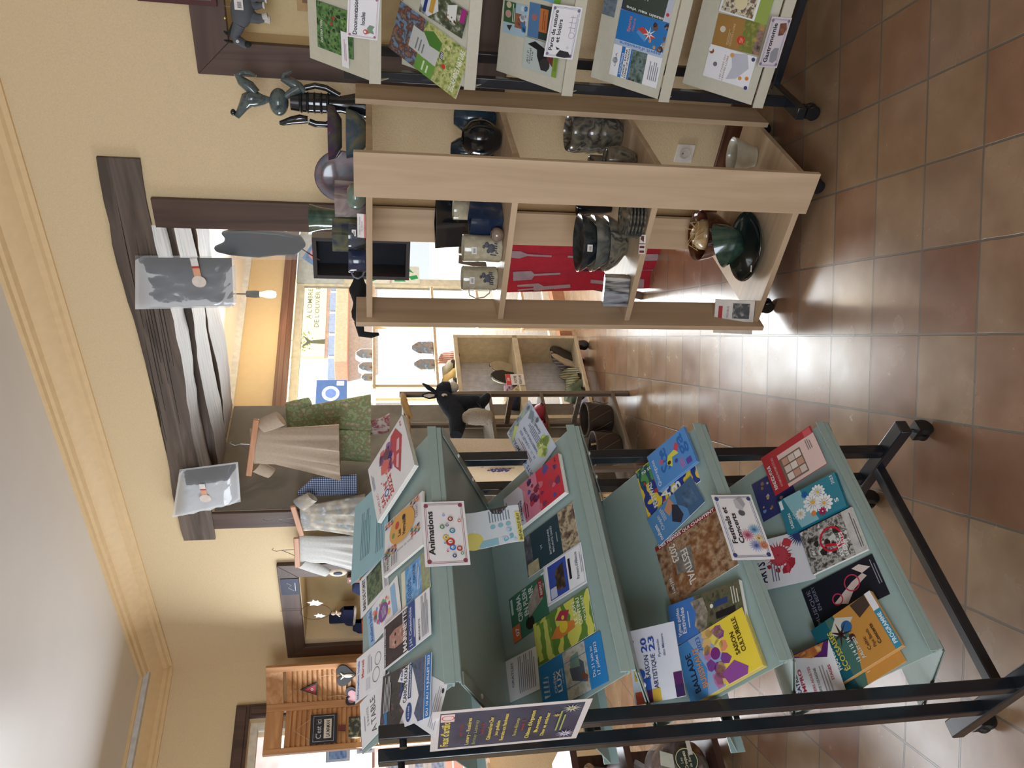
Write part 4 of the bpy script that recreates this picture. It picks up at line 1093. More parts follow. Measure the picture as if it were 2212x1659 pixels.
card(pfA, ('4', 120, 1010), ('4', 60, 525), ('4', 450, 930), [('r', 0, 0, 1, 1, (228, 232, 244))] + [('r', a, b, a + .16, b + .17, c) for a, b, c in ((0, .8, (214, 90, 60)), (0, .63, (90, 40, 100)), (.16, .63, (50, 100, 190)), (.3, .78, (226, 190, 70)), (0, .46, (226, 190, 70)), (0, 0, (60, 40, 90)), (.16, 0, (90, 40, 100)))] + [('c', .38, .82, .07, (50, 100, 190)), ('t', 'SAISON', .3, .62, .62, .09, (40, 46, 110)), ('t', 'ARTISTIQUE', .16, .62, .48, .09, (40, 46, 110)), ('t', '20', .66, .86, .62, .12, (50, 80, 170), 1), ('t', '23', .66, .86, .46, .12, (50, 80, 170), 1), ('t', 'Pyramide', .56, .8, .36, .05, (90, 100, 150)), ('t', 'des Métiers', .56, .86, .26, .05, (90, 100, 150)), ('c', .84, .9, .02, (214, 70, 60))],
     'square white booklet SAISON ARTISTIQUE 2023 with bright geometric shapes', lvl=12, th=5)
# ---------------- bottom tray
card(T3, ('3', 1435, 1015), ('3', 1330, 690), ('3', 1600, 935), [('r', 0, 0, 1, 1, (50, 56, 110)), ('b', .15, .9, .15, .9, 16, [(206, 180, 90), (110, 140, 200), (190, 180, 180), (150, 110, 70)], .05, 8)], 'dark blue leaflet with small coloured figures, half under the red one', lvl=1, th=1, base=(50, 56, 110), wh=(.121, .12))
card(T3, ('4', 890, 270), ('3', 1290, 1250), ('4', 1300, 130), [('t', 'Renc', .1, .5, .84, .1, (30, 36, 70), 1), ('t', "'ARTS", .1, .56, .68, .12, (30, 36, 70), 1), ('b', .3, .85, .3, .62, 14, [(196, 60, 70), (160, 40, 56)], .09, 4), ('c', .6, .46, .2, (176, 44, 60)), ('s', .62, .46, .3, 22, (190, 70, 84)), ('s', .95, .1, .28, 30, (50, 60, 110)), ('l', .12, .5, .5, .62, 3, (110, 110, 130))],
     "curled white booklet Renc'ARTS with a red thistle heart", lvl=3, th=2, bend=.02, base=(222, 222, 228))
card(T3, ('4', 1300, 490), ('4', 1205, 230), ('4', 1785, 240), [('r', 0, 0, 1, 1, (20, 22, 36)), ('t', 'MUSIQUE', .05, .9, .9, .05, (120, 124, 140)), ('t', 'EN BERRY', .35, .95, .83, .045, (120, 124, 140)), ('p', [(.2, .5), (.34, .66), (.62, .36), (.7, .2), (.6, .16), (.45, .36)], (206, 186, 180)), ('p', [(.7, .2), (.9, .3), (.92, .2), (.75, .08)], (214, 196, 190)), ('o', .4, .6, .14, .03, (190, 50, 80)), ('o', .6, .36, .2, .03, (190, 50, 80)), ('l', .3, .9, .02, .08, 2, (140, 140, 150))],
     'black leaflet MUSIQUE EN BERRY with pale dancing arms and red ribbon', lvl=1, th=1.2, base=(20, 22, 36))
card(T3, ('8', 470, 1560), ('8', 355, 1215), ('8', 920, 1330), [('r', 0, 0, 1, 1, [(40, 38, 36), (90, 86, 82), (190, 186, 180), (60, 56, 54), (220, 216, 212)]), ('r', 0, 0, 1, .2, [(206, 202, 198), (180, 176, 172)]), ('b', .1, .9, .2, .8, 14, [(210, 206, 200), (44, 40, 38)], .09, 7), ('o', .55, .5, .28, .045, (206, 30, 56)), ('p', [(.3, .3), (.36, .32), (.5, .62), (.44, .64)], (206, 30, 56)), ('t', 'SECRETES', .06, .6, .3, .06, (236, 236, 236), 1), ('t', 'FETES', .1, .5, .38, .06, (236, 236, 236), 1), ('l', .1, .9, .03, .1, 2, (90, 90, 90))],
     'thick black and white booklet with a red brush ring on its cover', lvl=2, th=9)
card(T3, ('3', 1680, 1140), ('3', 1590, 850), ('3', 2180, 830), [('r', 0, 0, 1, 1, (50, 130, 150)), ('p', [(0, .45), (1, .6), (1, .9), (0, .75)], (140, 190, 200)), ('d', .5, .46, .3, 12, (240, 240, 240)), ('d', .36, .7, .16, 11, (236, 236, 236)), ('d', .7, .34, .22, 12, (240, 240, 240)), ('d', .34, .3, .26, 12, (240, 240, 240)), ('c', .5, .46, .06, (230, 180, 60)), ('c', .7, .34, .04, (230, 180, 60)), ('c', .34, .3, .05, (230, 180, 60)), ('c', .36, .7, .03, (226, 190, 80)), ('d', .15, .36, .12, 9, (160, 40, 90)), ('d', .8, .55, .1, 9, (40, 100, 180)), ('c', .2, .5, .07, (226, 130, 60)), ('t', 'SAISON', .08, .52, .86, .045, (226, 240, 240), 1), ('t', 'Culturelle', .3, .7, .79, .04, (200, 224, 226)), ('t', 'S', .2, .32, .08, .06, WHT, 1), ('t', '2023', .7, .95, .05, .045, WHT), ('r', .7, .93, .96, .98, WHT)],
     'thick teal booklet SAISON covered with white daisies', lvl=2, th=15, edge=(30, 110, 130), base=(50, 130, 150))
card(T3, ('3', 1575, 800), ('3', 1447, 470), ('3', 2030, 510), [('r', 0, 0, 1, 1, (176, 44, 56)), ('r', .0, .0, 1 - .18, .72, (224, 196, 190)), ('r', .08, .3, .7, .72, (120, 104, 92))] + [('r', .12 + .19 * i, .32 + .12 * j, .28 + .19 * i, .43 + .12 * j, [(214, 196, 186), (196, 150, 130), (226, 214, 206)][(i + j) % 3]) for i in range(3) for j in range(3)] + [('t', 'RENDEZ-VOUS', .1, .7, .9, .055, WHT, 1), ('t', 'PATRIMOINE PRINTEMPS ÉTÉ 2023', .1, .84, .8, .04, (236, 180, 180)), ('l', .5, .76, .1, .2, 3, (120, 110, 110)), ('r', .82, .02, .98, .16, (206, 90, 100))],
     'red booklet RENDEZ-VOUS with old postcards, right end of the bottom tray', lvl=19, th=2, base=(176, 44, 56))
EF = [('r', 0, 0, 1, 1, (196, 140, 66)), ('r', 0, .62, 1, 1, (24, 92, 108)), ('p', [(0, .62), (.5, .5), (1, .66), (1, .75), (0, .75)], (70, 110, 100)), ('p', [(.6, .62), (.75, .78), (.95, .6), (.8, .38)], (206, 200, 186)), ('c', .72, .52, .1, (50, 100, 150)), ('p', [(.72, .3), (.98, .34), (1, .1), (.8, .1)], (70, 56, 48)), ('c', .52, .52, .06, (70, 40, 40)), ('s', .66, .64, .22, 7, (60, 44, 40)), ('t', 'FRANCO', .18, .58, .84, .06, (226, 232, 226), 1), ('t', 'ÉCOSSAISES', .12, .8, .74, .07, (206, 190, 70), 1), ('t', '13 14 15 16', .14, .56, .56, .05, (214, 224, 220), 1), ('t', 'JUILLET 2023', .14, .52, .49, .04, (214, 224, 220), 1), ('t', 'Celtic', .2, .42, .36, .05, (70, 50, 40)), ('t', 'Pipe Bands', .2, .5, .28, .045, (70, 50, 40)), ('t', 'Concerts', .2, .54, .2, .05, (70, 50, 40), 1), ('r', 0, 0, .68, .09, (50, 140, 170)), ('t', 'PROGRAMME', .08, .62, .018, .055, (220, 234, 240), 1), ('r', .68, 0, 1, .09, (226, 226, 230))]
card(T3, ('4', 1505, 950), ('4', 1320, 590), ('4', 1925, 735), EF[:7] + [('t', 'CONCERTS', .2, .6, .2, .06, (70, 50, 40), 1), ('t', '13 JUILLET', .16, .5, .5, .05, (214, 224, 220), 1)], 'lower of the two teal and orange bagpiper programmes', lvl=1, th=4, edge=(206, 160, 100))
card(T3, ('4', 1480, 870), ('4', 1295, 510), ('4', 1930, 650), EF, 'upper teal and orange PROGRAMME with a bagpiper, last on the bottom tray', lvl=6, th=14, edge=(206, 160, 100))
card(T3, ('4', 1205, 1050), ('4', 1100, 705), ('4', 1520, 865), [('r', .85, .9, .95, .98, (196, 30, 60)), ('t', '2022', .7, .84, .9, .04, (120, 90, 130)), ('t', 'THEATRE', .1, .62, .78, .07, (60, 40, 90), 1), ('t', 'IMPRO', .24, .7, .68, .07, (190, 60, 90), 1), ('p', [(.98, .86), (.72, .12), (1.0, .0), (1.0, .86)], (90, 40, 110)), ('p', [(.98, .76), (.8, .4), (.86, .2), (1.0, .1)], [(214, 150, 80), (176, 90, 50), (230, 190, 120)]), ('t', 'ATELIERS ADULTES', .05, .68, .5, .05, (190, 60, 90)), ('t', 'SAINTE LIZAIGNE', .05, .62, .4, .045, (90, 84, 100)), ('l', .05, .62, .2, .36, 3, (170, 160, 170)), ('t', 'STAGES', .3, .58, .12, .05, (190, 60, 90), 1)],
     'white leaflet THEATRE IMPRO with a purple triangle', lvl=22, th=.6)
# ---------------- signs on the left rack
def corner_orn(c): return [('c', x, y, .03, c) for x, y in ((.07, .1), (.93, .1), (.07, .9), (.93, .9))] + [('f', .035, .006, c), ('f', .055, .004, c)]
pfS = Fr(FR1.at(0, .0065, 0), E1, Z, N1)
BALLS = [(.35, .5, .06, (206, 60, 50), '5'), (.42, .62, .042, (226, 196, 70), '1'), (.52, .42, .04, (60, 150, 180), '8'), (.26, .45, .042, (60, 130, 210), '6'), (.24, .26, .038, (186, 70, 60), '9'), (.58, .7, .032, (80, 140, 90), '2'), (.7, .45, .036, (150, 70, 60), '3'), (.13, .42, .028, (60, 70, 110), '4'), (.16, .2, .022, (90, 160, 110), ''), (.6, .56, .022, (90, 90, 140), ''), (.76, .64, .018, (100, 140, 220), ''), (.66, .2, .024, (214, 120, 100), ''), (.2, .6, .016, (190, 70, 110), ''), (.32, .66, .016, (90, 170, 190), '')]
els = corner_orn((150, 70, 90)) + [('t', 'Animations', .16, .84, .76, .135, K, 1)]
for x, y, r, c, s in BALLS:
    els += [('c', x, y * .8, r, c), ('c', x + r * .1, y * .8, r * .5, WHT)]
    if s: els += [('t', s, x - r * .12, x + r * .3, y * .8 - r * .6, r * .9, K, 1)]
card(pfS, ('1', 705, 890), ('1', 670, 340), ('1', 1090, 855), els, 'laminated sign Animations with lotto balls hung on the top tray', lvl=1, th=.8, name='sign', cat='sign')
els = corner_orn((70, 80, 130)) + [('t', 'Festivals et', .24, .8, .74, .12, K, 1), ('t', 'Concerts', .24, .7, .57, .12, K, 1), ('s', .36, .44, .11, 16, (214, 130, 160)), ('s', .2, .32, .11, 16, (150, 160, 214)), ('s', .44, .24, .1, 16, (130, 180, 220)), ('d', .2, .14, .06, 14, (226, 150, 120)), ('s', .31, .2, .08, 14, (236, 214, 150)), ('c', .7, .4, .045, (90, 94, 100)), ('p', [(.73, .36), (.82, .3), (.92, .38), (.9, .5), (.78, .5)], (196, 196, 202)), ('p', [(.78, .32), (.84, .24), (.95, .3), (.92, .42)], (170, 170, 178))]
card(pfS, ('3', 1155, 1355), ('3', 965, 780), ('3', 1530, 1355), els, 'laminated sign Festivals et Concerts with fireworks and microphone, on the third tray', lvl=1, th=.8, name='sign', cat='sign')
pfP = Fr(FR1.at(-.0405, 0, 0), N1, Z, -E1)
card(pfP, ('2', 695, 1185), ('2', 715, 870), ('2', 1840, 1120), [('r', .06, .04, .94, .95, mottle([(34, 38, 60), (52, 56, 80), (70, 74, 96)], 12, .4)), ('t', "Feux d'artifice", .12, .78, .885, .05, (216, 196, 90), 1), ('r', .74, .86, .92, .945, (224, 200, 196)), ('o', .83, .9, .06, .01, (196, 60, 70)), ('t', 'jeudi 13 juillet', .36, .66, .8, .02, (170, 60, 60)), ('t', 'Lunery - Rosières', .12, .8, .75, .025, (206, 190, 100), 1), ('t', 'Brinay Lazenay', .12, .74, .705, .022, (150, 160, 90)), ('t', 'vendredi 14', .36, .64, .66, .02, (170, 60, 60)), ('t', 'Châteauneuf-sur-Cher', .2, .78, .61, .026, (216, 196, 90), 1), ('t', 'Jeux gonflables', .3, .68, .565, .022, (216, 196, 90), 1), ('t', 'Retraite aux flambeaux', .16, .84, .52, .024, (216, 196, 90), 1), ('t', 'Bruère-Allichamps', .26, .7, .44, .024, (190, 180, 90)), ('t', 'samedi 15', .38, .64, .40, .02, (170, 60, 60)), ('t', "Château d'Argenton", .16, .86, .35, .026, (216, 196, 90), 1), ('t', 'Buvette', .3, .7, .3, .024, (216, 196, 90), 1), ('t', 'Dîner en extérieur', .2, .78, .25, .024, (216, 196, 90), 1), ('l', .3, .8, .14, .2, 2, (150, 160, 90)), ('s', .2, .1, .10, 12, (196, 190, 206)), ('s', .84, .12, .10, 12, (190, 186, 160)), ('s', .7, .2, .05, 8, (206, 190, 90))],
     "dark poster Feux d'artifice with yellow lettering on the rack posts", lvl=2, th=.5, name='poster', cat='poster', base=(206, 198, 196))

# ---------------- right rack leaflets
R0, R1, R2, R3, R4 = TR
gph = [(30, 60, 34), (60, 100, 56), (110, 150, 84), (20, 40, 26)]
card(R0, ('6', 35, 395), ('6', 20, 0), ('6', 335, 700), [('r', 0, 0, 1, 1, gph), ('b', .1, .9, .1, .8, 30, [(40, 80, 40), (90, 130, 70), (24, 50, 30), (120, 160, 90)], .06, 3), ('b', .5, .9, .3, .6, 4, [(170, 60, 60), (50, 40, 40)], .05, 5), ('t', 'DESTINATION', .14, .62, .84, .06, (214, 224, 210), 1), ('t', 'Berry', .5, .8, .76, .06, (120, 140, 110)), ('t', 'Jouez', .5, .8, .06, .07, (226, 200, 210))],
     'green forest brochure DESTINATION in the top tray of the right rack', lvl=1, th=4, edge=(60, 90, 60))
card(R0, ('6', 250, 560), ('6', 240, 330), ('6', 345, 700), [('l', .2, .8, .3, .7, 2, (200, 120, 150))], 'thin white leaflet in front of the green forest brochure', lvl=8, th=1, wh=(.11, .03))
card(R1, ('6', 640, 400), ('6', 745, 0), ('6', 1240, 745), [('r', 0, 0, 1, 1, [(90, 120, 60), (160, 170, 90), (206, 206, 140), (120, 140, 70)]), ('r', 0, .62, 1, 1, [(130, 150, 180), (120, 140, 165), (84, 70, 62), (150, 96, 86), (120, 136, 110)]), ('p', [(.3, .36), (.32, .76), (.75, .76), (.75, .36)], (206, 208, 206)), ('p', [(.62, .36), (.6, .5), (.78, .62), (.9, .5), (.8, .36)], (80, 130, 56)), ('r', 0, .36, .3, .62, (110, 160, 70)), ('l', .06, .26, .44, .56, 2, (214, 230, 190)), ('l', .36, .6, .56, .7, 3, (130, 136, 130)), ('b', .4, .9, .05, .32, 20, [(220, 220, 170), (190, 200, 120), (150, 170, 90)], .06, 6), ('t', 'ESCAPADES NATURE', .08, .95, .06, .06, (236, 240, 220), 1), ('r', .52, .3, .66, .345, (40, 50, 90)), ('t', '2023', .53, .65, .305, .03, WHT, 1), ('c', .42, .26, .05, (206, 60, 60))],
     'large magazine ESCAPADES NATURE with flowers and green blocks', lvl=1, th=6)
card(R1, ('6', 905, 90), ('6', 955, -140), ('6', 1270, 330), [('r', 0, 0, 1, 1, [(60, 60, 56), (90, 100, 70), (206, 206, 200)]), ('p', [(.0, .8), (.3, 1), (1, 1), (1, .7), (.4, .6)], (226, 226, 230)), ('r', .1, .86, 1, .93, (40, 60, 130)), ('r', .2, .7, 1, .8, (206, 160, 70)), ('r', .5, .04, 1, .14, (170, 40, 130)), ('p', [(.3, .2), (.4, .4), (.8, .44), (1, .25)], (230, 232, 228)), ('b', .2, .5, .2, .4, 6, [(140, 60, 50), (60, 90, 60)], .05, 2)],
     'leaflet with blue and ochre bands behind the nature magazine', lvl=8, th=1.5)
card(R2, ('9', 1075, 1190), ('9', 1135, 645), ('9', 1655, 1610), [('r', 0, 0, 1, 1, (190, 200, 196)), ('t', 'AU P', .2, .6, .84, .05, K), ('t', 'cheval', .18, .68, .78, .05, K), ('t', 'âne', .3, .6, .72, .05, K), ('p', [(.8, .9), (.95, .7), (.85, .5), (.7, .2), (.1, .28), (.1, .45), (.5, .6), (.7, .62)], (28, 28, 34)), ('c', .3, .36, .2, (50, 48, 52)), ('r', 0, 0, 1, .14, (130, 160, 60)), ('p', [(.3, .14), (.9, .14), (.95, .3), (.5, .32)], (110, 50, 48)), ('l', .2, .8, .03, .11, 3, (80, 110, 50))],
     'pale leaflet with a black donkey and a green foot band', lvl=5, th=2, base=(190, 200, 196))
card(R2, ('9', 720, 570), ('9', 760, 0), ('9', 1110, 830), [('r', 0, 0, 1, 1, (170, 196, 210)), ('r', .25, .05, .7, .5, [(120, 70, 50), (160, 104, 80), (90, 50, 40)]), ('b', .0, 1, .0, .2, 8, [(60, 120, 170), (200, 214, 224)], .12, 3), ('r', .35, .5, 1, 1, (60, 100, 66)), ('c', .62, .8, .12, (190, 150, 140)), ('c', .9, .8, .1, (206, 190, 160)), ('l', .4, .95, .52, .66, 2, (226, 232, 214)), ('p', [(.1, .7), (.3, .6), (.26, .85)], (60, 56, 50))],
     'blue and green leaflet with round photos, upper left of the third right tray', lvl=1, th=1.5)
card(R2, ('9', 1165, 640), ('9', 1215, 30), ('9', 1660, 900), [('r', 0, 0, 1, 1, (44, 62, 60)), ('r', 0, .62, 1, 1, (84, 124, 170)), ('r', .22, .34, .9, .62, (196, 116, 60)), ('c', .6, .8, .1, (170, 110, 100)), ('l', .1, .7, .12, .3, 3, (206, 210, 206)), ('l', .3, .85, .42, .54, 2, (130, 60, 40))],
     'dark leaflet with an orange panel behind the nature park sign', lvl=3, th=1.5)
card(R2, ('9', 1240, -60), ('9', 1290, -500), ('9', 1700, 500), [('r', 0, 0, 1, 1, (120, 176, 214)), ('b', .2, .9, .4, .8, 10, [(196, 110, 80), (230, 230, 230)], .06, 4), ('r', 0, 0, 1, .22, (120, 180, 60))], 'light blue leaflet at the photo edge of the third right tray', lvl=2, th=1.2)
card(R3, ('7', 300, 628), ('7', 345, 370), ('7', 690, 820), [('r', 0, .3, 1, .6, [(50, 70, 64), (90, 110, 100), (120, 140, 140), (30, 44, 44)]), ('c', .5, .92, .1, (170, 174, 180)), ('t', 'CLBA', .3, .75, .89, .04, (90, 96, 110)), ('r', 0, .75, 1, .82, (50, 120, 190)), ('t', 'LOCATIONS', .1, .8, .765, .035, WHT, 1), ('t', 'CANOE - KAYAK', .04, .96, .7, .035, K, 1), ('t', 'STAND UP PADDLE', .02, .98, .65, .032, K, 1), ('r', 0, .6, 1, .63, (50, 120, 190)), ('l', .2, .8, .04, .24, 5, (130, 134, 150))],
     'white leaflet LOCATIONS CANOE KAYAK with a river photo', lvl=2, th=1.5)
card(R3, ('7', 350, 370), ('7', 405, 75), ('7', 740, 550), [('r', 0, 0, 1, 1, (40, 120, 190)), ('r', 0, .0, .16, 1, (180, 196, 220)), ('T', "esprit d'aventure", .04, .9, .13, .09, (70, 130, 200), 1), ('t', 'Sports', .45, .9, .74, .06, (226, 120, 100), 1), ('t', 'nature', .5, .86, .66, .05, (226, 120, 100)), ('p', [(.3, .4), (.5, .6), (.62, .56), (.5, .34)], (80, 150, 210)), ('p', [(.6, .6), (.7, .5), (.5, .2), (.4, .3)], (196, 70, 70)), ('b', .2, .9, .0, .3, 12, [(230, 232, 236), (120, 80, 64), (60, 44, 44), (200, 150, 110)], .09, 4), ('s', .55, .34, .22, 7, (230, 236, 240))],
     "blue leaflet esprit d'aventure with outdoor sports pictures", lvl=3, th=1.5)
card(R3, ('7', 405, 70), ('7', 465, -190), ('7', 800, 240), [('r', 0, 0, 1, 1, (60, 72, 62)), ('f', .0, .03, (50, 50, 140)), ('r', 0, 0, 1, .12, (190, 196, 210)), ('T', 'bassin eau vive', .1, .9, .16, .1, (220, 224, 220), 1), ('c', .3, .06, .06, (200, 60, 60)), ('l', .5, .9, .5, .9, 7, (160, 170, 160))],
     'dark green leaflet with a violet border, rightmost in the fourth right tray', lvl=1, th=1.5)
card(R3, ('7', 245, 110), ('7', 290, -120), ('7', 400, 160), [('r', 0, 0, 1, 1, [(90, 104, 120), (130, 140, 150)]), ('c', .8, .6, .15, (190, 40, 50)), ('t', '-10%', .7, .92, .5, .3, WHT, 1)], 'grey card with a red discount spot marked -10%', lvl=9, th=1, wh=(.14, .05))
card(R4, ('7', 1100, 640), ('7', 1170, 370), ('7', 1480, 775), [('c', .8, .94, .08, (150, 90, 60)), ('c', .85, .97, .07, WHT), ('t', 'LES CAVES DU', .06, .8, .62, .035, (150, 110, 90)), ('t', 'CENTRE-LOIRE', .02, .8, .56, .035, (150, 110, 90)), ('c', .45, .8, .07, (120, 116, 130)), ('p', [(.1, .5), (.5, .44), (.9, .52), (1, .2), (.6, .1), (.2, .3)], (196, 198, 210)), ('c', .25, .22, .06, (224, 160, 80)), ('c', .3, .08, .06, (216, 140, 60)), ('c', .85, .5, .07, (224, 160, 80)), ('c', .02, .05, .06, (60, 60, 110)), ('c', .9, .06, .06, (60, 60, 110))],
     'white leaflet LES CAVES DU CENTRE-LOIRE with orange spots', lvl=2, th=1.5)
card(R4, ('7', 1180, 375), ('7', 1240, 110), ('7', 1560, 530), [('r', 0, .42, 1, 1, (166, 124, 64)), ('r', 0, 0, 1, .42, [(140, 140, 60), (110, 120, 50), (170, 160, 80)]), ('r', 0, 0, .9, .14, [(60, 56, 50), (150, 120, 110), (190, 150, 60)]), ('c', .55, .84, .1, (214, 206, 190)), ('t', 'CENTRE-LOIRE', .08, .8, .6, .04, (214, 190, 150)), ('l', .1, .6, .66, .72, 2, (206, 180, 140)), ('c', .34, .42, .14, (206, 60, 40)), ('l', .26, .42, .38, .46, 3, (240, 180, 160))],
     'ochre leaflet CENTRE-LOIRE with a red seal above vineyards', lvl=3, th=1.5, base=(166, 124, 64))
card(R4, ('7', 1240, 90), ('7', 1320, -200), ('7', 1630, 260), [('r', .05, .3, .95, .96, [(196, 180, 140), (90, 60, 40), (230, 222, 196), (60, 44, 34)]), ('r', 0, 0, 1, .25, (150, 170, 80)), ('c', .4, .6, .2, (226, 214, 170))],
     'leaflet with a plate of cheese, rightmost in the lowest right tray', lvl=5, th=1.5)
NR = FW_.Y
pfR = lambda d: Fr(FW_.at(0, d, 0), -FW_.X, Z, FW_.Y)
els = corner_orn((170, 110, 130)) + [('t', 'Documentations', .08, .96, .68, .13, K, 1), ('t', 'locales', .32, .62, .44, .13, K, 1), ('c', .17, .4, .06, (206, 80, 70)), ('c', .17, .42, .03, WHT), ('p', [(.12, .36), (.22, .36), (.17, .2)], (206, 80, 70)), ('p', [(.16, .3), (.26, .36), (.34, .28), (.32, .12), (.24, .18), (.14, .12)], (120, 150, 120))]
card(pfR(RD + .028), ('6', 270, 310), ('6', 285, -60), ('6', 535, 335), els, 'laminated sign Documentations locales cut by the photo edge', lvl=0, th=.8, name='sign', cat='sign')
els = corner_orn((130, 120, 150)) + [('t', 'Parcs de nature', .14, .9, .76, .13, K, 1), ('t', 'et loisirs', .3, .74, .58, .13, K, 1), ('p', [(.03, .56), (.06, .6), (.16, .5), (.14, .2), (.04, .08), (.02, .3)], (40, 40, 46)), ('p', [(.16, .6), (.22, .66), (.18, .5)], (40, 40, 46)), ('c', .22, .26, .03, (220, 220, 225)), ('o', .46, .2, .06, .006, (120, 100, 160)), ('r', .5, .26, .84, .272, (150, 110, 140)), ('r', .54, .12, .86, .13, (130, 120, 150)), ('r', .6, .12, .606, .34, (130, 120, 150)), ('r', .7, .12, .706, .36, (130, 120, 150)), ('r', .8, .12, .806, .34, (130, 120, 150))]
card(pfR(RD + .028), ('9', 1445, 1010), ('9', 1610, 65), ('9', 1945, 1155), els, 'laminated sign Parcs de nature et loisirs with a donkey head', lvl=0, th=.8, name='sign', cat='sign')
els = corner_orn((130, 120, 150)) + [('t', 'Gastronomie', .1, .88, .62, .2, K, 1), ('p', [(.1, .3), (.12, .5), (.3, .56), (.4, .42), (.4, .2), (.16, .16)], (150, 150, 156)), ('p', [(.66, .2), (.64, .44), (.88, .5), (.9, .2), (.78, .1)], [(90, 50, 40), (150, 100, 80)])]
card(pfR(RD + .028), ('7', 1565, 570), ('7', 1690, 140), ('7', 1730, 575), els, 'laminated sign Gastronomie on the lowest right tray', lvl=0, th=.8, name='sign', cat='sign', base=(214, 206, 212))
# ================================================================= POTTERY ON THE SHELF UNIT
def glaze(cols, scale=14, rough=.12): return mottle(cols, scale, rough, coat=.5, dist=.6)
GB = glaze([(28, 44, 58), (44, 70, 88), (34, 54, 70)])
GD = glaze([(22, 26, 32), (40, 48, 56), (62, 66, 66), (30, 34, 40)])
GK = glaze([(14, 18, 26), (26, 32, 40)])
GG = glaze([(60, 84, 76), (84, 108, 92), (48, 66, 64)])
GP = glaze([(70, 52, 72), (104, 74, 80), (60, 66, 80), (90, 80, 60)], 9)
GO = glaze([(96, 92, 70), (120, 116, 90), (80, 84, 76)], 9)
GC = glaze([(196, 190, 166), (176, 168, 144), (206, 200, 180)], 20)
GS = glaze([(40, 42, 44), (90, 92, 88), (130, 124, 108), (56, 58, 62), (150, 146, 130)], 16)
GBR = glaze([(66, 34, 24), (96, 54, 34), (50, 26, 20)], 16)
M_TAG = mt((232, 228, 224), rough=.5)

def tagged(g, fr, w, h):                              # small price label with bar code lines
    g.box(fr, -w / 2, w / 2, -h / 2, h / 2, 0, .0006, M_TAG)
    for i in range(6): g.box(fr, -w * .3 + w * .1 * i, -w * .3 + w * .1 * i + w * .05, -h * .3, h * .15, .0006, .0009, mt((60, 60, 66)))

def base_at(x, y, z):
    P = hit(x, y, V3(0, 0, z), Z)
    return P, float((P - CAM) @ _f) / FPX
def toward(P):                                        # horizontal frame at P whose Y faces the room's viewer side
    d = V3(CAM[0] - P[0], CAM[1] - P[1], 0); d = d / np.linalg.norm(d)
    return Fr(P, np.cross(d, Z) * -1, -d, Z)

def smooth_prof(p, k=3):
    out = []
    n = len(p)
    for i in range(n - 1):
        a, b, c, d = p[max(0, i - 1)], p[i], p[i + 1], p[min(n - 1, i + 2)]
        short = math.hypot(c[0] - b[0], c[1] - b[1]) < .07
        for j in range(1 if short else k):
            t = j / k
            out.append(tuple(max(0, .5 * (2 * b[m] + (c[m] - a[m]) * t + (2 * a[m] - 5 * b[m] + 4 * c[m] - d[m]) * t * t + (3 * b[m] - a[m] - 3 * c[m] + d[m]) * t ** 3)) for m in (0, 1)))
    return out + [p[-1]]
def pot(label, cat, bb, z, prof, mat, name='bowl', d=None, sx=1, sy=1, back=.6, seg=32, wob=None, tag=None, group=None, da=0):
    """prof is given in fractions of radius and height; bb = sight box of the pot on the photo"""
    x0, x1, y0, y1 = bb
    if d is None:
        P, m = base_at(x1, (y0 + y1) / 2, z)
    else:
        a, _ = spot(FW_, x1, (y0 + y1) / 2, d)
        P = FW_.at(a, d, z); m = float((P - CAM) @ _f) / FPX
    R, Hh = (y1 - y0) / 2 * m, (x1 - x0) * m * .96
    if d is None:
        dv = V3(P[0], P[1], 0); P = P + dv / np.linalg.norm(dv) * R * back
    P = P + DW * da
    fr = toward(P)
    if seg > 8: prof = smooth_prof(prof)
    g = G()
    g.lathe(fr, [(max(1e-5, r * R), max(0, h) * Hh + .0008) for r, h in prof], mat, seg, sx, sy, wob)
    if tag:
        tf_ = Fr(fr.at(tag[0] * R, -R * tag[2] * sy, tag[1] * Hh), fr.X, Z, -fr.Y)
        tagged(g, tf_, .022, .014)
    o = one(g, name, label, cat, group=group, smooth=50)
    return o, fr, R, Hh
BOWL = [(0, 0), (.42, 0), (.45, .05), (.75, .35), (.97, .8), (1, 1), (.95, .98), (.7, .4), (.3, .12), (0, .1)]
def stackbowls(n, rim=.1):
    pr = [(0, 0), (.5, 0)]
    for i in range(n):
        b = i / n; t = (i + 1) / n
        pr += [(.62 + .3 * min(1, b + .5), b + .02), (.98, b + (t - b) * .55), (1, t - .035), (.96, t - .012), (.9, t)]
    return pr + [(.84, .93), (.5, .8), (0, .78)]
MUG = [(0, 0), (.9, 0), (.96, .02), (.98, .06), (.96, .5), (1, .97), (.98, 1), (.94, .99), (.9, .5), (.88, .08), (0, .06)]
S1, S2, S3, S4 = [z for z in UZT]

# bottom shelf
pot('cream oval dish with a drawn line, alone at the back of the lowest shelf', 'dish', (1585, 1642, 300, 380), S1, [(0, 0), (.5, 0), (.55, .12), (.9, .7), (1, 1), (.95, .97), (.6, .3), (0, .18)], glaze([(190, 184, 164), (206, 200, 182)], 30, .25), 'dish', sy=.7)
o, fr, R, Hh = pot('dark green glazed plate under the tilted green bowl', 'plate', (1640, 1664, 456, 612), S1, [(0, 0), (.6, 0), (.7, .1), (.98, .8), (1, 1), (.96, .96), (.66, .3), (0, .2)], glaze([(18, 28, 28), (30, 48, 44)]), 'plate', back=1)
g = G(); tagged(g, Fr(fr.at(-R * .62, -R * .3, Hh * .55), fr.X, -fr.Y, Z).tip(12), .026, .018); g2 = g.build('price_label', None); g2.name = 'price_label'; g2['label'] = 'small white price label lying on the dark green plate'; g2['category'] = 'label'
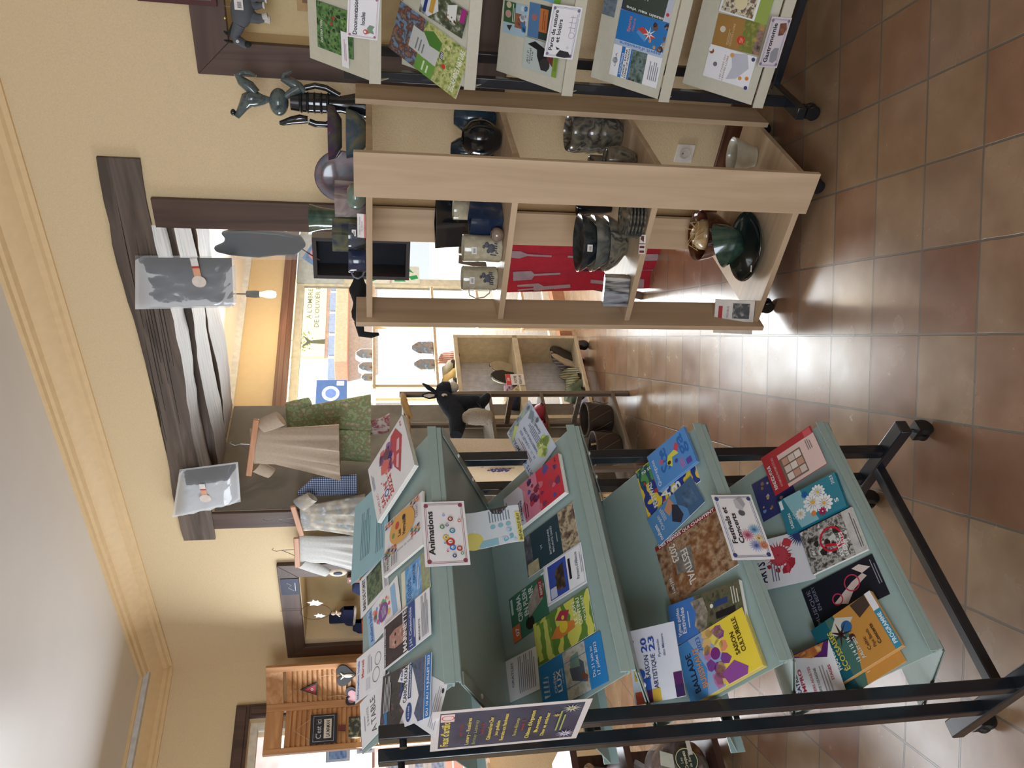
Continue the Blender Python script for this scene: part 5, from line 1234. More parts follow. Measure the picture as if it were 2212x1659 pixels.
bfr = Fr(fr.at(R * .15, -.0, Hh * 1.0 + .03), fr.X, fr.Y, fr.Z).tip(-42).tip(-16, 'y')
g = G(); g.lathe(bfr, [(0, -.02), (.028, -.02), (.04, -.015), (.066, .03), (.082, .075), (.079, .075), (.06, .028), (.03, -.008), (0, -.01)], glaze([(40, 62, 54), (58, 84, 72), (34, 50, 48)]), 32, 1.12, .95)
one(g, 'bowl', 'deep green bowl lying tilted on the dark plate, lowest shelf', 'bowl', smooth=50)
o, fr, R, Hh = pot('brown glazed bowl holding a cream jar, lowest shelf', 'bowl', (1515, 1585, 452, 566), S1, [(0, 0), (.45, 0), (.5, .06), (.85, .5), (.98, .9), (1, 1), (.94, .97), (.75, .5), (.4, .2), (0, .16)], GBR, 'bowl')
g = G()
jf = Fr(fr.at(0, 0, Hh * .3), fr.X, fr.Y, fr.Z)
g.lathe(jf, [(0, 0), (.03, 0), (.056, .02), (.068, .05), (.062, .085), (.04, .108), (.026, .116), (.022, .112), (.02, .09), (0, .07)], glaze([(206, 186, 150), (186, 150, 100), (214, 200, 170)], 18, .2), 28)
t = one(g, 'jar', 'small cream and amber glazed jar tied with straw inside the brown bowl', 'jar', smooth=50)
g = G()
for i in range(16):
    a = i * .39
    r = random.Random(i)
    g.tube([jf.at(.03 * math.cos(a), .03 * math.sin(a), .112), jf.at(.05 * math.cos(a + .3), .05 * math.sin(a + .3), .11 + r.uniform(-.01, .02)), jf.at(r.uniform(.05, .075) * math.cos(a + .6), r.uniform(.05, .075) * math.sin(a + .6), .09 + r.uniform(-.02, .03))], .0012, mt((206, 178, 120)), 4)
g.build('straw', t)
# books
for k, (yy, lb) in enumerate(((672, 'white paperback with a red band and dark portrait, at the left of the lowest shelf'), (700, 'second white paperback behind the one with the dark portrait'))):
    P, m = base_at(1633 - 2, yy, S1)
    bw, bh, bt = .085, .155, .014
    f = Fr(P, DW * -1, NW * -1, Z).rot(28).tip(-14)
    f = f.sh(-.045, .022 * k + .0, .0035)
    g = G(); g.box(f, 0, bw, 0, bt, 0, bh, mt((226, 220, 214), rough=.4))
    f2 = Fr(f.at(0, -.0004, 0), f.X, f.Z, -f.Y)
    if k == 0:
        g.box(f2, .012, bw - .012, .018, .085, 0, .0005, mottle([(30, 30, 34), (60, 58, 60), (190, 186, 180)], 40, .4))
        g.box(f2, .008, .06, bh - .03, bh - .014, 0, .0005, mt((176, 40, 44)))
        g.text(f2.sh(0, 0, .0003), 'TROUBLES', .012, .06, bh - .055, mt((120, 110, 100)), h=.008)
    one(g, 'book', lb, 'book', smooth=0)

# third shelf from the top (z .64)
o, fr, R, Hh = pot('tall stack-shaped dark striped bowls at the back of the third shelf', 'bowls', (1250, 1372, 226, 334), S2, [(0, 0), (.5, 0), (.7, .08), (.92, .25), (.98, .38), (.93, .42), (.97, .5), (1, .62), (.95, .66), (.98, .74), (1, .86), (.95, .98), (.9, 1), (.85, .94), (.5, .82), (0, .8)], GS, 'bowl_stack', d=.27, sx=.82, sy=.82, da=.022)
pot('small striped grey bowl in front of the tall stack, third shelf', 'bowl', (1308, 1378, 318, 378), S2, [(0, 0), (.5, 0), (.8, .2), (1, .55), (1, .7), (.9, .95), (.85, 1), (.8, .9), (0, .8)], GS, 'bowl')
pot('small dark cup half hidden behind the front upright, third shelf', 'cup', (1270, 1350, 338, 372), S2, MUG, GS, 'cup')
for k, (bb, lb) in enumerate((((1316, 1362, 468, 588), 'lowest of the three nested grey glazed bowls, third shelf'), ((1280, 1326, 466, 588), 'middle of the three nested grey glazed bowls, third shelf'), ((1246, 1290, 466, 588), 'uppermost of the three nested grey bowls, with a price label'))):
    pass
Pn, mn = base_at(1362, 527, S2)
dv = V3(Pn[0], Pn[1], 0); Pn = Pn + dv / np.linalg.norm(dv) * .06
fr = toward(Pn)
for k, lb in enumerate(('lowest of the three nested grey glazed bowls, third shelf', 'middle of the three nested grey glazed bowls, third shelf', 'uppermost of the three nested grey bowls, with a price label')):
    g = G(); f = fr.sh(0, 0, .001 + .052 * k)
    ph = .4 * k
    g.lathe(f, [(0, 0), (.045, 0), (.05, .006), (.085, .035), (.105, .07), (.108, .085), (.104, .084), (.082, .06), (.05, .053), (0, .052)], [GS, glaze([(120, 124, 120), (90, 92, 88), (150, 146, 134)], 12), GD][k], 36, 1, .8, lambda t, z, p=ph: .05 * math.sin(2 * t + p) * (z / .09))
    if k == 2: tagged(g, Fr(f.at(-.02, -.083, .06), f.X, Z, -f.Y), .026, .02)
    one(g, 'bowl', lb, 'bowl', group='nested grey bowls', smooth=50)
Pp, mp_ = base_at(1410, 470, S2)
fr = toward(Pp + V3(Pp[0], Pp[1], 0) / np.linalg.norm(Pp[:2]) * .11)
for k in range(5):
    g = G(); f = fr.sh(.002 * (k % 2), 0, .001 + .013 * k)
    g.lathe(f, [(0, 0), (.05, 0), (.058, .003), (.072, .008), (.078, .0125), (.0785, .015), (.076, .016), (.05, .0125), (0, .012)], GS, 32)
    one(g, 'plate', ['bottom', 'second', 'middle', 'fourth', 'top'][k] + ' plate of the stacked striped dark plates beside the nested bowls', 'plate', group='stacked dark plates', smooth=50)
pot('dark round bowl behind the stacked plates, third shelf', 'bowl', (1262, 1340, 436, 470), S2, BOWL, GK, 'bowl', d=.35)
# foil packets
P, m = base_at(1372, 628, S2)
P = P + V3(P[0], P[1], 0) / np.linalg.norm(P[:2]) * .06
for k in range(3):
    f = Fr(P, -DW, -NW, Z).rot(20).sh(-.065, .0 + .022 * k, .001)
    g = G(); g.box(f, 0, .115, 0, .02, 0, .10 - .006 * k, mottle([(120, 90, 110), (170, 176, 182), (60, 50, 56), (200, 196, 190)], 30, .15, coat=.6, stretch=(1, 1, .15)))
    one(g, 'packet', ['front', 'middle', 'rear'][k] + ' shiny wrapped packet of the three beside the grey bowls', 'packet', group='shiny wrapped packets', smooth=0, bevel=.003)
    if k == 0:
        gg = G(); gg.tube([f.at(.06, -.002, .04), f.at(.02, -.03, .03), f.at(-.05, -.05, -.0), f.at(-.09, -.045, -.02)], .0012, mt((170, 140, 90)), 5)
P, m = base_at(1395, 528, S2)
g = G(); f = toward(P).sh(0, 0, .001); f = Fr(f.O, f.X, Z, -f.Y).tip(-60)
g.box(f, -.035, .0, 0, .03, 0, .0008, M_TAG); g.box(f, -.03, -.022, .004, .026, .0008, .0012, mt((120, 50, 50))); g.box(f, -.014, -.006, .004, .026, .0008, .0012, mt((120, 50, 50)))
g.box(f, .004, .034, .0, .028, 0, .0008, M_TAG); g.prism(f, [(.008, .008), (.03, .008), (.03, .02), (.018, .024)], .0008, .0012, mt((110, 60, 56)))
one(g, 'picture_card', 'small white cards with brown vase pictures lying on the third shelf', 'card', smooth=0)

# second shelf (z 1.14)
BALL = [(0, 0), (.35, 0), (.6, .08), (.92, .32), (1, .55), (.9, .8), (.6, .96), (.52, 1), (.48, .97), (.6, .85), (0, .5)]
pot('round slate blue vase at the back right of the second shelf', 'vase', (975, 1068, 205, 276), S3, BALL, GB, 'vase', d=.25, sx=.9, sy=.9, da=.03)
pot('second round slate blue vase behind the dark pot, second shelf', 'vase', (972, 1066, 266, 338), S3, BALL, GB, 'vase', d=.26, sx=.85, sy=.85, da=.05)
pot('shiny black pot with gold rim in front of the blue vases', 'pot', (1004, 1090, 262, 342), S3, BALL, GK, 'pot', d=.42)
o, fr, R, Hh = pot('tall dark rectangular vase behind the mugs, second shelf', 'vase', (974, 1092, 430, 540), S3, [(0, 0), (.8, 0), (.84, .02), (.95, .8), (1, .96), (1, 1), (.9, 1), (.86, .6), (0, .5)], GK, 'vase', d=.33, seg=4, sx=1.0, sy=.6)
pot('cream handle-less cup behind the navy square cup', 'cup', (990, 1080, 434, 478), S3, MUG, GC, 'cup', d=.42)
pot('square navy and olive cup at the middle of the second shelf', 'cup', (1024, 1096, 444, 506), S3, MUG, glaze([(30, 44, 70), (40, 56, 84), (110, 106, 80)], 10), 'cup', d=.62, seg=4, sx=1.2, sy=1.2)
pot('small speckled brown egg cup between the mugs', 'cup', (1064, 1092, 492, 524), S3, BALL, glaze([(150, 130, 116), (120, 100, 92)], 20), 'egg_cup', d=.70)
for bb, lb, nm, dd, hs in (((1005, 1090, 508, 567), 'ribbed cream mug with grey brush drawing, second shelf', 'mug', .68, 0), ((1001, 1078, 576, 628), 'cream mug with a grey brush drawing and loop handle, left on the second shelf', 'mug', .66, 1)):
    t_ = thing(nm, lb, 'mug', FW_.at(*[spot(FW_, bb[1], (bb[2] + bb[3]) / 2, dd)[0], dd, S3]), group='cream mugs')
    a, _ = spot(FW_, bb[1], (bb[2] + bb[3]) / 2, dd)
    P = FW_.at(a, dd, S3 + .001); m = float((P - CAM) @ _f) / FPX
    fr = toward(P); R, Hh = (bb[3] - bb[2]) / 2 * m, (bb[1] - bb[0]) * m * .97
    g = G(); g.lathe(fr, [(r * R if r else 1e-5, h * Hh) for r, h in MUG], GC, 36, wob=(lambda t, z: .012 * math.sin(z * 260)) if not hs else None)
    rn = random.Random(hs + 2)
    for i in range(7):
        th_ = -1.57 + (-.5 + .16 * i); zz = Hh * (.12 + .05 * rn.random())
        p = lambda dz, dt: fr.at(math.cos(th_ + dt) * R * 1.012, math.sin(th_ + dt) * R * 1.012, zz + dz)
        g.tube([p(0, 0), p(Hh * rn.uniform(.06, .16), .05)], .0022, mt((70, 72, 84)), 5)
    for i, (du, dz, rr) in enumerate(((0, .3, .2), (.25, .42, .13), (-.2, .38, .1), (.1, .5, .08))):
        th_ = -1.57 + du
        g.ell(Fr(fr.at(math.cos(th_) * R * 1.0, math.sin(th_) * R * 1.0, Hh * dz), V3(-math.sin(th_), 0, 0) * 0 + fr.X, Z, fr.Y), R * rr * 1.6, R * rr * 1.3, .0022, mt((76, 78, 90)), 12, 6)
    tagged(g, Fr(fr.at(-.004 - R * .1, -R * 1.01, Hh * .75), fr.X, Z, -fr.Y), .026, .018)
    g.build('body', t_, smooth=50)
    g = G()
    sgn = -1
    pts = [fr.at(sgn * R * .97, 0, Hh * .8), fr.at(sgn * R * 1.4, 0, Hh * .78), fr.at(sgn * R * 1.66, 0, Hh * .58), fr.at(sgn * R * 1.55, 0, Hh * .35), fr.at(sgn * R * 1.2, 0, Hh * .2), fr.at(sgn * R * .97, 0, Hh * .18)]
    if hs: g.tube(pts, .004, GC, 10, .7); g.build('handle', t_)
    else:
        pts = [fr.at(R * .95, R * .2, Hh * .8), fr.at(R * 1.2, R * .6, Hh * .7), fr.at(R * 1.2, R * .6, Hh * .35), fr.at(R * .95, R * .2, Hh * .2)]
        g.tube(pts, .004, GC, 10, .7); g.build('handle', t_)
# top shelf (z 1.627)
def spt(y, d): return FW_.at(spot(FW_, 775, y, d)[0], d, S4 + .001)
P = spt(228, .25); fr = toward(P); k_ = .0004
LX = lambda y: (1050 - y) * k_
LZ = lambda x: (1655 - x) * k_
M_SC = glaze([(66, 80, 84), (92, 106, 106), (50, 60, 66)], 30)
M_SC2 = glaze([(20, 24, 32), (34, 38, 44)], 22)
t_ = thing('donkey_sculpture', 'tall glazed donkey-headed ceramic figure with curling ears on the shelf unit', 'sculpture', P)
g = G(); g.lathe(fr, [(1e-5, 0), (.05, 0), (.049, .01), (.03, LZ(1430)), (.034, LZ(1350)), (.036, LZ(1200)), (.034, LZ(1060)), (.03, LZ(980)), (1e-5, LZ(975))], M_SC2, 28); tagged(g, Fr(fr.at(LX(1000), -.058, .018), fr.X, Z, -fr.Y), .012, .010)
for i in range(5): g.lathe(fr.sh(0, 0, LZ(1330 - 60 * i)), [(.034, 0), (.039, .006), (.034, .013)], M_SC2, 24)
g.build('body', t_, smooth=60)
g = G(); g.ell(fr.sh(LX(1060), 0, LZ(875)), .049, .045, .035, M_SC, 24, 14); g.build('belly', t_, smooth=60)
g = G()
g.tube([fr.at(LX(y), 0, LZ(x)) for x, y in ((800, 1040), (740, 1050), (660, 1040), (600, 1060), (560, 1120), (520, 1180), (500, 1210))], [.012, .026, .046, .04, .026, .018, .014], M_SC, 18, .7)
g.build('head', t_, smooth=60)
g = G(); g.tube([fr.at(LX(y), 0, LZ(x)) for x, y in ((680, 1000), (620, 940), (560, 900), (530, 850), (570, 825), (630, 830), (685, 850))], [.03, .036, .03, .024, .018, .014, .008], M_SC, 14, .6); g.build('ear', t_, smooth=60)
g = G(); g.ell(fr.sh(LX(1170), 0, LZ(470)), .012, .012, .01, M_SC2, 14, 8); g.build('tip', t_, smooth=60)
for sg, pts, rr in ((1, ((1110, 925), (1200, 900), (1300, 915), (1420, 975)), .011), (-1, ((1140, 1215), (1200, 1235), (1300, 1235), (1420, 1150)), .012)):
    g = G(); g.tube([fr.at(LX(y), 0, LZ(x)) for x, y in pts], rr, M_SC2, 12); g.build('arm', t_, smooth=60)
g = G(); g.tube([fr.at(LX(y), 0, LZ(x)) for x, y in ((1110, 960), (1050, 920), (980, 880), (920, 860), (930, 820), (1000, 792))], [.018, .028, .026, .018, .012, .005], M_SC, 14, .7); g.tube([fr.at(LX(y), -.01, LZ(x)) for x, y in ((1060, 930), (980, 980), (900, 1040))], [.024, .018, .012], M_SC, 12, .8); g.build('raised_hand', t_, smooth=60)
g = G(); g.tube([fr.at(LX(y), 0, LZ(x)) for x, y in ((1130, 1200), (1060, 1200), (980, 1215), (900, 1240), (875, 1240))], [.018, .024, .02, .014, .01], M_SC2, 14, .7); g.build('raised_hand', t_, smooth=60)
k_ = .00041
def top_fr(y, d): return toward(spt(y, d))
OV = [(0, 0), (.5, 0), (.55, .04), (.85, .4), (1, .98), (.98, 1), (.93, .96), (.75, .5), (0, .3)]
pot('olive and blue oval footed dish in front of the donkey figure', 'dish', (733, 776, 238, 342), S4, OV, glaze([(96, 92, 70), (60, 84, 100), (120, 116, 90), (44, 66, 90)], 8), 'dish', d=.37, sy=.7)
a, _ = spot(FW_, 733, 288, .37)
g = G(); f = toward(FW_.at(a, .37, S4 + .086)); g.lathe(f, [(1e-5, 0), (.05, 0), (.092, .027), (.098, .048), (.093, .048), (.05, .02), (1e-5, .015)], glaze([(104, 64, 70), (74, 60, 84), (90, 90, 70), (60, 80, 96)], 8), 32, 1, .7)
one(g, 'dish', 'purple-rimmed oval dish stacked on the olive dish, top shelf', 'dish', smooth=50)
f = top_fr(382, .40); g = G(); ff = Fr(f.at(0, 0, .092), f.X, Z, -f.Y).tip(-8); g.lathe(ff, [(1e-5, 0), (.05, .001), (.085, .010), (.092, .016), (.088, .017), (.05, .008), (1e-5, .007)], GP, 36, 1, 1.03); g.lathe(ff.sh(0, -.0, -.004), [(1e-5, -.002), (.03, -.002), (.03, .005), (1e-5, .005)], GP, 20)
one(g, 'plate', 'big purple and green plate standing upright behind the pots, top shelf', 'plate', smooth=50)
pot('square purple and white glazed vase behind the front upright, top shelf', 'vase', (708, 776, 400, 462), S4, [(0, 0), (.9, 0), (.95, .05), (1, .97), (1, 1), (.9, 1), (.86, .5), (0, .4)], glaze([(120, 90, 104), (160, 150, 146), (90, 60, 90), (104, 96, 70)], 8), 'vase', d=.60, seg=4, sx=1.25, sy=1.0)
pot('small green pot with an orange ring, beside the front upright', 'pot', (735, 776, 396, 452), S4, BALL, glaze([(120, 140, 126), (96, 120, 110), (176, 110, 66)], 7), 'pot', d=.73)
pot('wavy-mouthed tall green vase on the top shelf', 'vase', (652, 776, 446, 504), S4, [(0, 0), (.8, 0), (.85, .05), (.72, .5), (.8, .8), (1, 1), (.95, .99), (.7, .75), (0, .5)], GG, 'vase', d=.45, wob=lambda t, z: .12 * math.sin(3 * t) * max(0, z - .05) / .15)
pot('square olive glazed dish vase with a deep blue face, top shelf', 'vase', (702, 776, 482, 536), S4, [(0, 0), (.95, 0), (1, .05), (1, .97), (.95, 1), (.8, 1), (.8, .4), (0, .3)], glaze([(30, 46, 76), (110, 112, 80), (40, 56, 90), (70, 80, 96)], 9), 'vase', d=.58, seg=4, sx=1.3, sy=.9)
pot('small speckled blue bowl in front of the square blue vase', 'bowl', (738, 776, 482, 536), S4, [(0, 0), (.4, 0), (.7, .15), (.95, .6), (1, 1), (.95, .98), (.6, .3), (0, .2)], glaze([(60, 76, 96), (80, 84, 90), (52, 60, 84)], 20), 'bowl', d=.70, tag=(.2, .7, .95))
t_ = thing('mug', 'navy blue glazed mug at the left of the top shelf, handle outward', 'mug', FW_.at(spot(FW_, 775, 562, .68)[0], .68, S4))
f = top_fr(562, .68); R = .044; Hh = .062
g = G(); g.lathe(f, [(max(1e-5, r * R), h * Hh) for r, h in MUG], glaze([(36, 46, 76), (52, 62, 90)], 18), 32); g.build('body', t_, smooth=50)
g = G(); g.tube([f.at(-R * .96, 0, Hh * .85), f.at(-R * 1.4, 0, Hh * .7), f.at(-R * 1.5, 0, Hh * .45), f.at(-R * 1.3, 0, Hh * .2), f.at(-R * .96, 0, Hh * .12)], .004, mt((96, 96, 110), rough=.2), 10); g.build('handle', t_, smooth=50)
g = G(); f = Fr(FW_.at(spot(FW_, 768, 488, UD1 - .015)[0], UD1 - .015, S4 + .001), -FW_.X, Z, FW_.Y).tip(-8)
g.box(f, -.045, .045, 0, .028, 0, .001, M_TAG); g.box(f, -.045, .045, 0, .006, .001, .0013, mt((214, 120, 120))); g.text(f.sh(0, 0, .0012), 'Création Poterie', -.034, .034, .018, mt((110, 100, 110)), h=.004); g.text(f.sh(0, 0, .0012), 'La Borne', -.018, .018, .011, mt((110, 100, 110)), h=.004)
one(g, 'price_card', 'small white card with a pink foot on the edge of the top shelf', 'card', smooth=0)
f = top_fr(640, .52); g = G()
g.ell(f.sh(-.0, 0, .03), .12, .05, .03, mt((22, 24, 28), rough=.9, bump=.4), 24, 12, fn=lambda x, y, z: (x, y, max(z, -.0295) * (1 + .3 * math.sin(x * 60))))
g.tube([f.at(-.1, 0, .03), f.at(-.15, 0, .02), f.at(-.155, 0, -.02), f.at(-.15, .0, -.05)], [.02, .016, .012, .006], mt((22, 24, 28), rough=.9), 10)
one(g, 'cloth_bag', 'crumpled black cloth bag spilling over the left end of the top shelf', 'bag', smooth=60)

# ================================================================= HANGING CLOTHES
def garment(fr, rows, mat, pleat=.012, n=56, freq=17, seed=0):
    """rows: (x centre, z, half width, half depth, pleat strength)"""
    g = G()
    rn = random.Random(seed); ph = rn.random() * 6
    m_ = len(rows)
    vs = []
    for (xc, z, hw, hd, ps) in rows:
        for k in range(n):
            t = 2 * math.pi * k / n
            w = 1 + ps * (.6 * math.sin(freq * t + ph) + .4 * math.sin((freq * 1.7) // 1 * t + 2 * ph))
            vs.append(fr.at(xc + hw * math.cos(t) * (1 + ps * .1 * math.sin(5 * t)), hd * math.sin(t) * w, z))
    fs = [(i * n + k, i * n + (k + 1) % n, (i + 1) * n + (k + 1) % n, (i + 1) * n + k) for i in range(m_ - 1) for k in range(n)]
    g.add(vs, fs, mat)
    g.f.append(tuple(range(n))); g.mi.append(0)
    return g
def interp(rows, k=4):
    out = []
    for a, b in zip(rows[:-1], rows[1:]):
        for i in range(k): out.append(tuple(a[j] + (b[j] - a[j]) * i / k for j in range(5)))
    return out + [rows[-1]]
ZC = lambda x, y: (480 + x / 3.95, 820 + y / 3.95)
def hanger(parent, fr, p0, p1, hook, mat=None):
    g = G(); mat = mat or wood((176, 120, 84), (196, 140, 100), 6, .5, 'X', angle=143)
    bar(g, fr, p0, p1, .012, .032, mat); g.build('hanger_bar', parent, bevel=.004)
    g = G(); c = ((p0[0] + p1[0]) / 2, p0[1], (p0[2] + p1[2]) / 2)
    g.tube([fr.at(c[0] - .03, c[1], c[2] + .01), fr.at(*hook)], .0018, M_STEEL, 6); g.tube([fr.at(c[0] + .03, c[1], c[2] + .01), fr.at(*hook)], .0018, M_STEEL, 6)
    g.tube([fr.at(hook[0], hook[1], hook[2]), fr.at(hook[0] + .01, hook[1], hook[2] + .03), fr.at(hook[0] - .008, hook[1], hook[2] + .055), fr.at(hook[0] - .02, hook[1], hook[2] + .045)], .0018, M_STEEL, 6)
    g.build('hook', parent)
def W_(x, y, d):
    a, z = spot(FW_, x, y, d); return a, d, z
def dress(name, label, cat, d, top, waist, hem, mat, seed, sleeves=(), freq=13, ps=.42, bar_=None, hook=None, hd=.035, cat_grp=None):
    """top/waist/hem: pairs of photo points (right end, left end)"""
    R_ = []
    for (r, l), dep, p in ((top, hd * .6, .02), (waist, hd * .8, .06), (hem, hd * 1.8, ps)):
        a0, _, z0 = W_(*r, d); a1_, _, z1 = W_(*l, d)
        R_.append(((a0 + a1_) / 2, (z0 + z1) / 2, (a1_ - a0) / 2, dep, p))
    t_ = thing(name, label, cat, FW_.at(R_[2][0], d, R_[2][1]), cat_grp)
    fr = FW_.sh(0, d, 0)
    g = garment(fr, interp([R_[0], R_[1]], 4)[:-1] + interp([R_[1], R_[2]], 6), mat, seed=seed, freq=freq)
    g.build('body', t_, smooth=180)
    for s0, s1, r0, r1 in sleeves:
        a0, _, z0 = W_(*s0, d); a1_, _, z1 = W_(*s1, d)
        g = G(); g.tube([fr.at(a0, 0, z0), fr.at((a0 + a1_) / 2, 0, (z0 + z1) / 2), fr.at(a1_, 0, z1)], [r0, (r0 + r1) / 2 * 1.05, r1], mat, 18, .5, ref=NW); g.build('sleeve', t_, smooth=60)
    if bar_:
        b0, b1 = W_(*bar_[0], d), W_(*bar_[1], d); h_ = W_(*hook, d)
        o_ = d * 0 + hd * .75
        hanger(t_, fr, (b0[0], o_, b0[2]), (b1[0], o_, b1[2]), (h_[0], o_, h_[2]))
    return t_
M_BEI = mt((176, 158, 138), rough=.9, var=.03, scale=80, bump=.1)
M_FLO = mottle([(206, 206, 200), (190, 186, 176), (170, 160, 144), (150, 156, 160), (214, 212, 206)], 14, .9)
M_GRY = mt((196, 196, 192), rough=.9, var=.04, scale=120, bump=.1)
M_GRN = mottle([(140, 164, 116), (176, 184, 146), (128, 152, 104), (168, 150, 124), (188, 194, 160)], 30, .9)
dress('dress', 'beige smocked child dress with short sleeves, hanging highest from a wooden hanger', 'dress', -.04, (ZC(275, 420), ZC(235, 720)), (ZC(440, 420), ZC(430, 720)), (ZC(1050, 385), ZC(960, 845)), M_BEI, 1,
      sleeves=((ZC(330, 400), ZC(500, 330), .045, .05), (ZC(290, 740), ZC(420, 800), .045, .04)), bar_=(ZC(295, 310), ZC(230, 790)), hook=ZC(160, 520))
dress('dress', 'white floral child dress with puffed sleeves beside the timber post', 'dress', .07, (ZC(640, 1060), ZC(700, 1290)), (ZC(800, 1060), ZC(820, 1280)), (ZC(1240, 990), ZC(1200, 1330)), M_FLO, 2,
      sleeves=((ZC(660, 1070), ZC(770, 1000), .05, .04),), bar_=(ZC(605, 1050), ZC(680, 1300)), hook=ZC(440, 1170))
dress('dress', 'plain light grey child dress hanging against the yellow wall', 'dress', .09, (ZC(650, 1330), ZC(665, 1560)), (ZC(860, 1340), ZC(880, 1560)), (ZC(1260, 1330), ZC(1230, 1640)), M_GRY, 3,
      sleeves=((ZC(680, 1560), ZC(900, 1650), .05, .035),), bar_=(ZC(635, 1320), ZC(645, 1570)), hook=ZC(510, 1425))
dress('tunic', 'green flowered child tunic hanging behind the beige dress', 'tunic', -.35, (ZC(545, 240), ZC(560, 480)), (ZC(720, 220), ZC(760, 520)), (ZC(1270, 130), ZC(1270, 470)), M_GRN, 4, ps=.05,
      sleeves=((ZC(560, 240), ZC(750, 185), .04, .03),), hd=.03)
dress('trousers', 'green flowered child trousers below the beige dress', 'trousers', -.30, (ZC(900, 440), ZC(900, 690)), (ZC(1040, 430), ZC(1040, 690)), (ZC(1270, 440), ZC(1260, 695)), M_GRN, 5, ps=.05, hd=.03)
dress('cloth_bag', 'blue and white gingham cloth bag hanging between the dresses', 'bag', -.02, (ZC(640, 960), ZC(645, 985)), (ZC(790, 840), ZC(760, 990)), (ZC(1170, 815), ZC(1130, 975)), check_mat((40, 62, 110), (96, 118, 160), (206, 212, 222), 26), 6, ps=.1, hd=.02)
dress('cloth_bag', 'small white cloth bag with pink flowers below the green tunic', 'bag', -.35, (ZC(1265, 350), ZC(1265, 465)), (ZC(1340, 330), ZC(1360, 470)), (ZC(1455, 290), ZC(1400, 440)), mottle([(214, 204, 196), (206, 190, 186), (150, 60, 70), (216, 210, 204)], 24, .9), 7, ps=.05, hd=.015)

# ================================================================= WRAPPED BAGS ON THE BEAM
def wrapped(label, d, tl, tr, br, bl, inner, thick=.05, lab=None, shape=None):
    P = [FW_.at(*(lambda a: (a[0], d, a[1]))(spot(FW_, *p, d))) for p in (tl, tr, br, bl)]
    c = sum(P) / 4
    t_ = thing('wrapped_bag', label, 'bag', V3(c[0], c[1], min(p[2] for p in P)))
    def quadsheet(k, off, amp, sd):
        rn = [[random.Random(sd + i * 31 + j * 7).uniform(-1, 1) for i in range(13)] for j in range(13)]
        def fn(u, v):
            p = (P[0] * (1 - u) + P[1] * u) * (1 - v) + (P[3] * (1 - u) + P[2] * u) * v
            p = c + (p - c) * k
            e = min(1, 6 * min(u, 1 - u, v, 1 - v))
            return p + NW * (off * e + amp * rn[int(v * 12)][int(u * 12)] * e)
        return fn
    g = G(); g.sheet(quadsheet(.93, thick * .5, .004, 1), 12, 12, inner); g.sheet(quadsheet(.93, .004, .001, 2), 12, 12, inner); g.build('cloth', t_, smooth=180)
    g = G(); g.sheet(quadsheet(1.0, thick, .009, 5), 12, 12, film(amount=.5)); g.sheet(quadsheet(1.0, .001, .0, 9), 12, 12, film()); g.build('film', t_, smooth=180)
    if lab:
        a, z = spot(FW_, *lab[0], d + thick); a2, z2 = spot(FW_, *lab[1], d + thick)
        f = Fr(FW_.at(a, d + thick + .006, z), (FW_.X * (a2 - a) + Z * (z2 - z)) / math.hypot(a2 - a, z2 - z), np.cross(NW, (FW_.X * (a2 - a) + Z * (z2 - z)) / math.hypot(a2 - a, z2 - z)))
        L_ = math.hypot(a2 - a, z2 - z)
        g = G(); g.box(f, 0, L_ * .3, -.015, .015, 0, .001, M_TAG); g.box(f, L_ * .3, L_ * .38, -.015, .015, 0, .001, mt((190, 60, 60))); g.box(f, L_ * .38, L_ * .85, -.015, .015, 0, .001, mt((222, 164, 130)))
        g.lathe(f.sh(L_ * .9, 0, 0), [(1e-5, 0), (.03, 0), (.03, .0016), (1e-5, .0016)], mt((226, 214, 204)), 24); g.build('label_tag', t_)
    return t_
M_SLATE = mt((52, 55, 62), rough=.8, var=.1, scale=6)
wrapped('slate grey folded bag in clear plastic hung on the old beam', .045, (292, 668), (292, 552), (508, 553), (512, 664), M_SLATE, .05, ((418, 556), (432, 612)))
wrapped('smaller dark bag in crinkled clear plastic at the left end of the beam', .05, (372, 1118), (388, 1014), (514, 998), (520, 1084), M_SLATE, .06, ((436, 1044), (445, 1078)))
# black donkey shape bag hanging in the opening
g = G()
pts = [(500, 492), (530, 490), (600, 495), (650, 505), (662, 525), (640, 545), (600, 545), (560, 550), (500, 545), (470, 538), (462, 530), (485, 520), (488, 508), (478, 498)]
fb_ = FW_.sh(0, -.12, 0)
pp = [spot(FW_, *p, -.12) for p in pts]
g.prism(Fr(fb_.O, fb_.X, Z, fb_.Y), pp, 0, .035, mt((40, 42, 48), rough=.35))
t_ = thing('wrapped_bag', 'black animal-shaped bag in clear plastic hanging right in the opening', 'bag', FW_.at(pp[3][0], -.12, min(p[1] for p in pp)))
g.build('cloth', t_, bevel=.01)
g = G(); q4 = [spot(FW_, *p, -.12) for p in ((440, 490), (676, 490), (660, 552), (452, 552))]
g.prism(Fr(fb_.at(0, .036, 0), fb_.X, Z, fb_.Y), q4, 0, .001, film(amount=.15)); g.build('film', t_)
g = G(); g.tube([FW_.at(*W_(648, 535, -.1)), FW_.at(*W_(690, 562, -.1))], .003, mt((70, 40, 36)), 6); g.build('cord', t_)
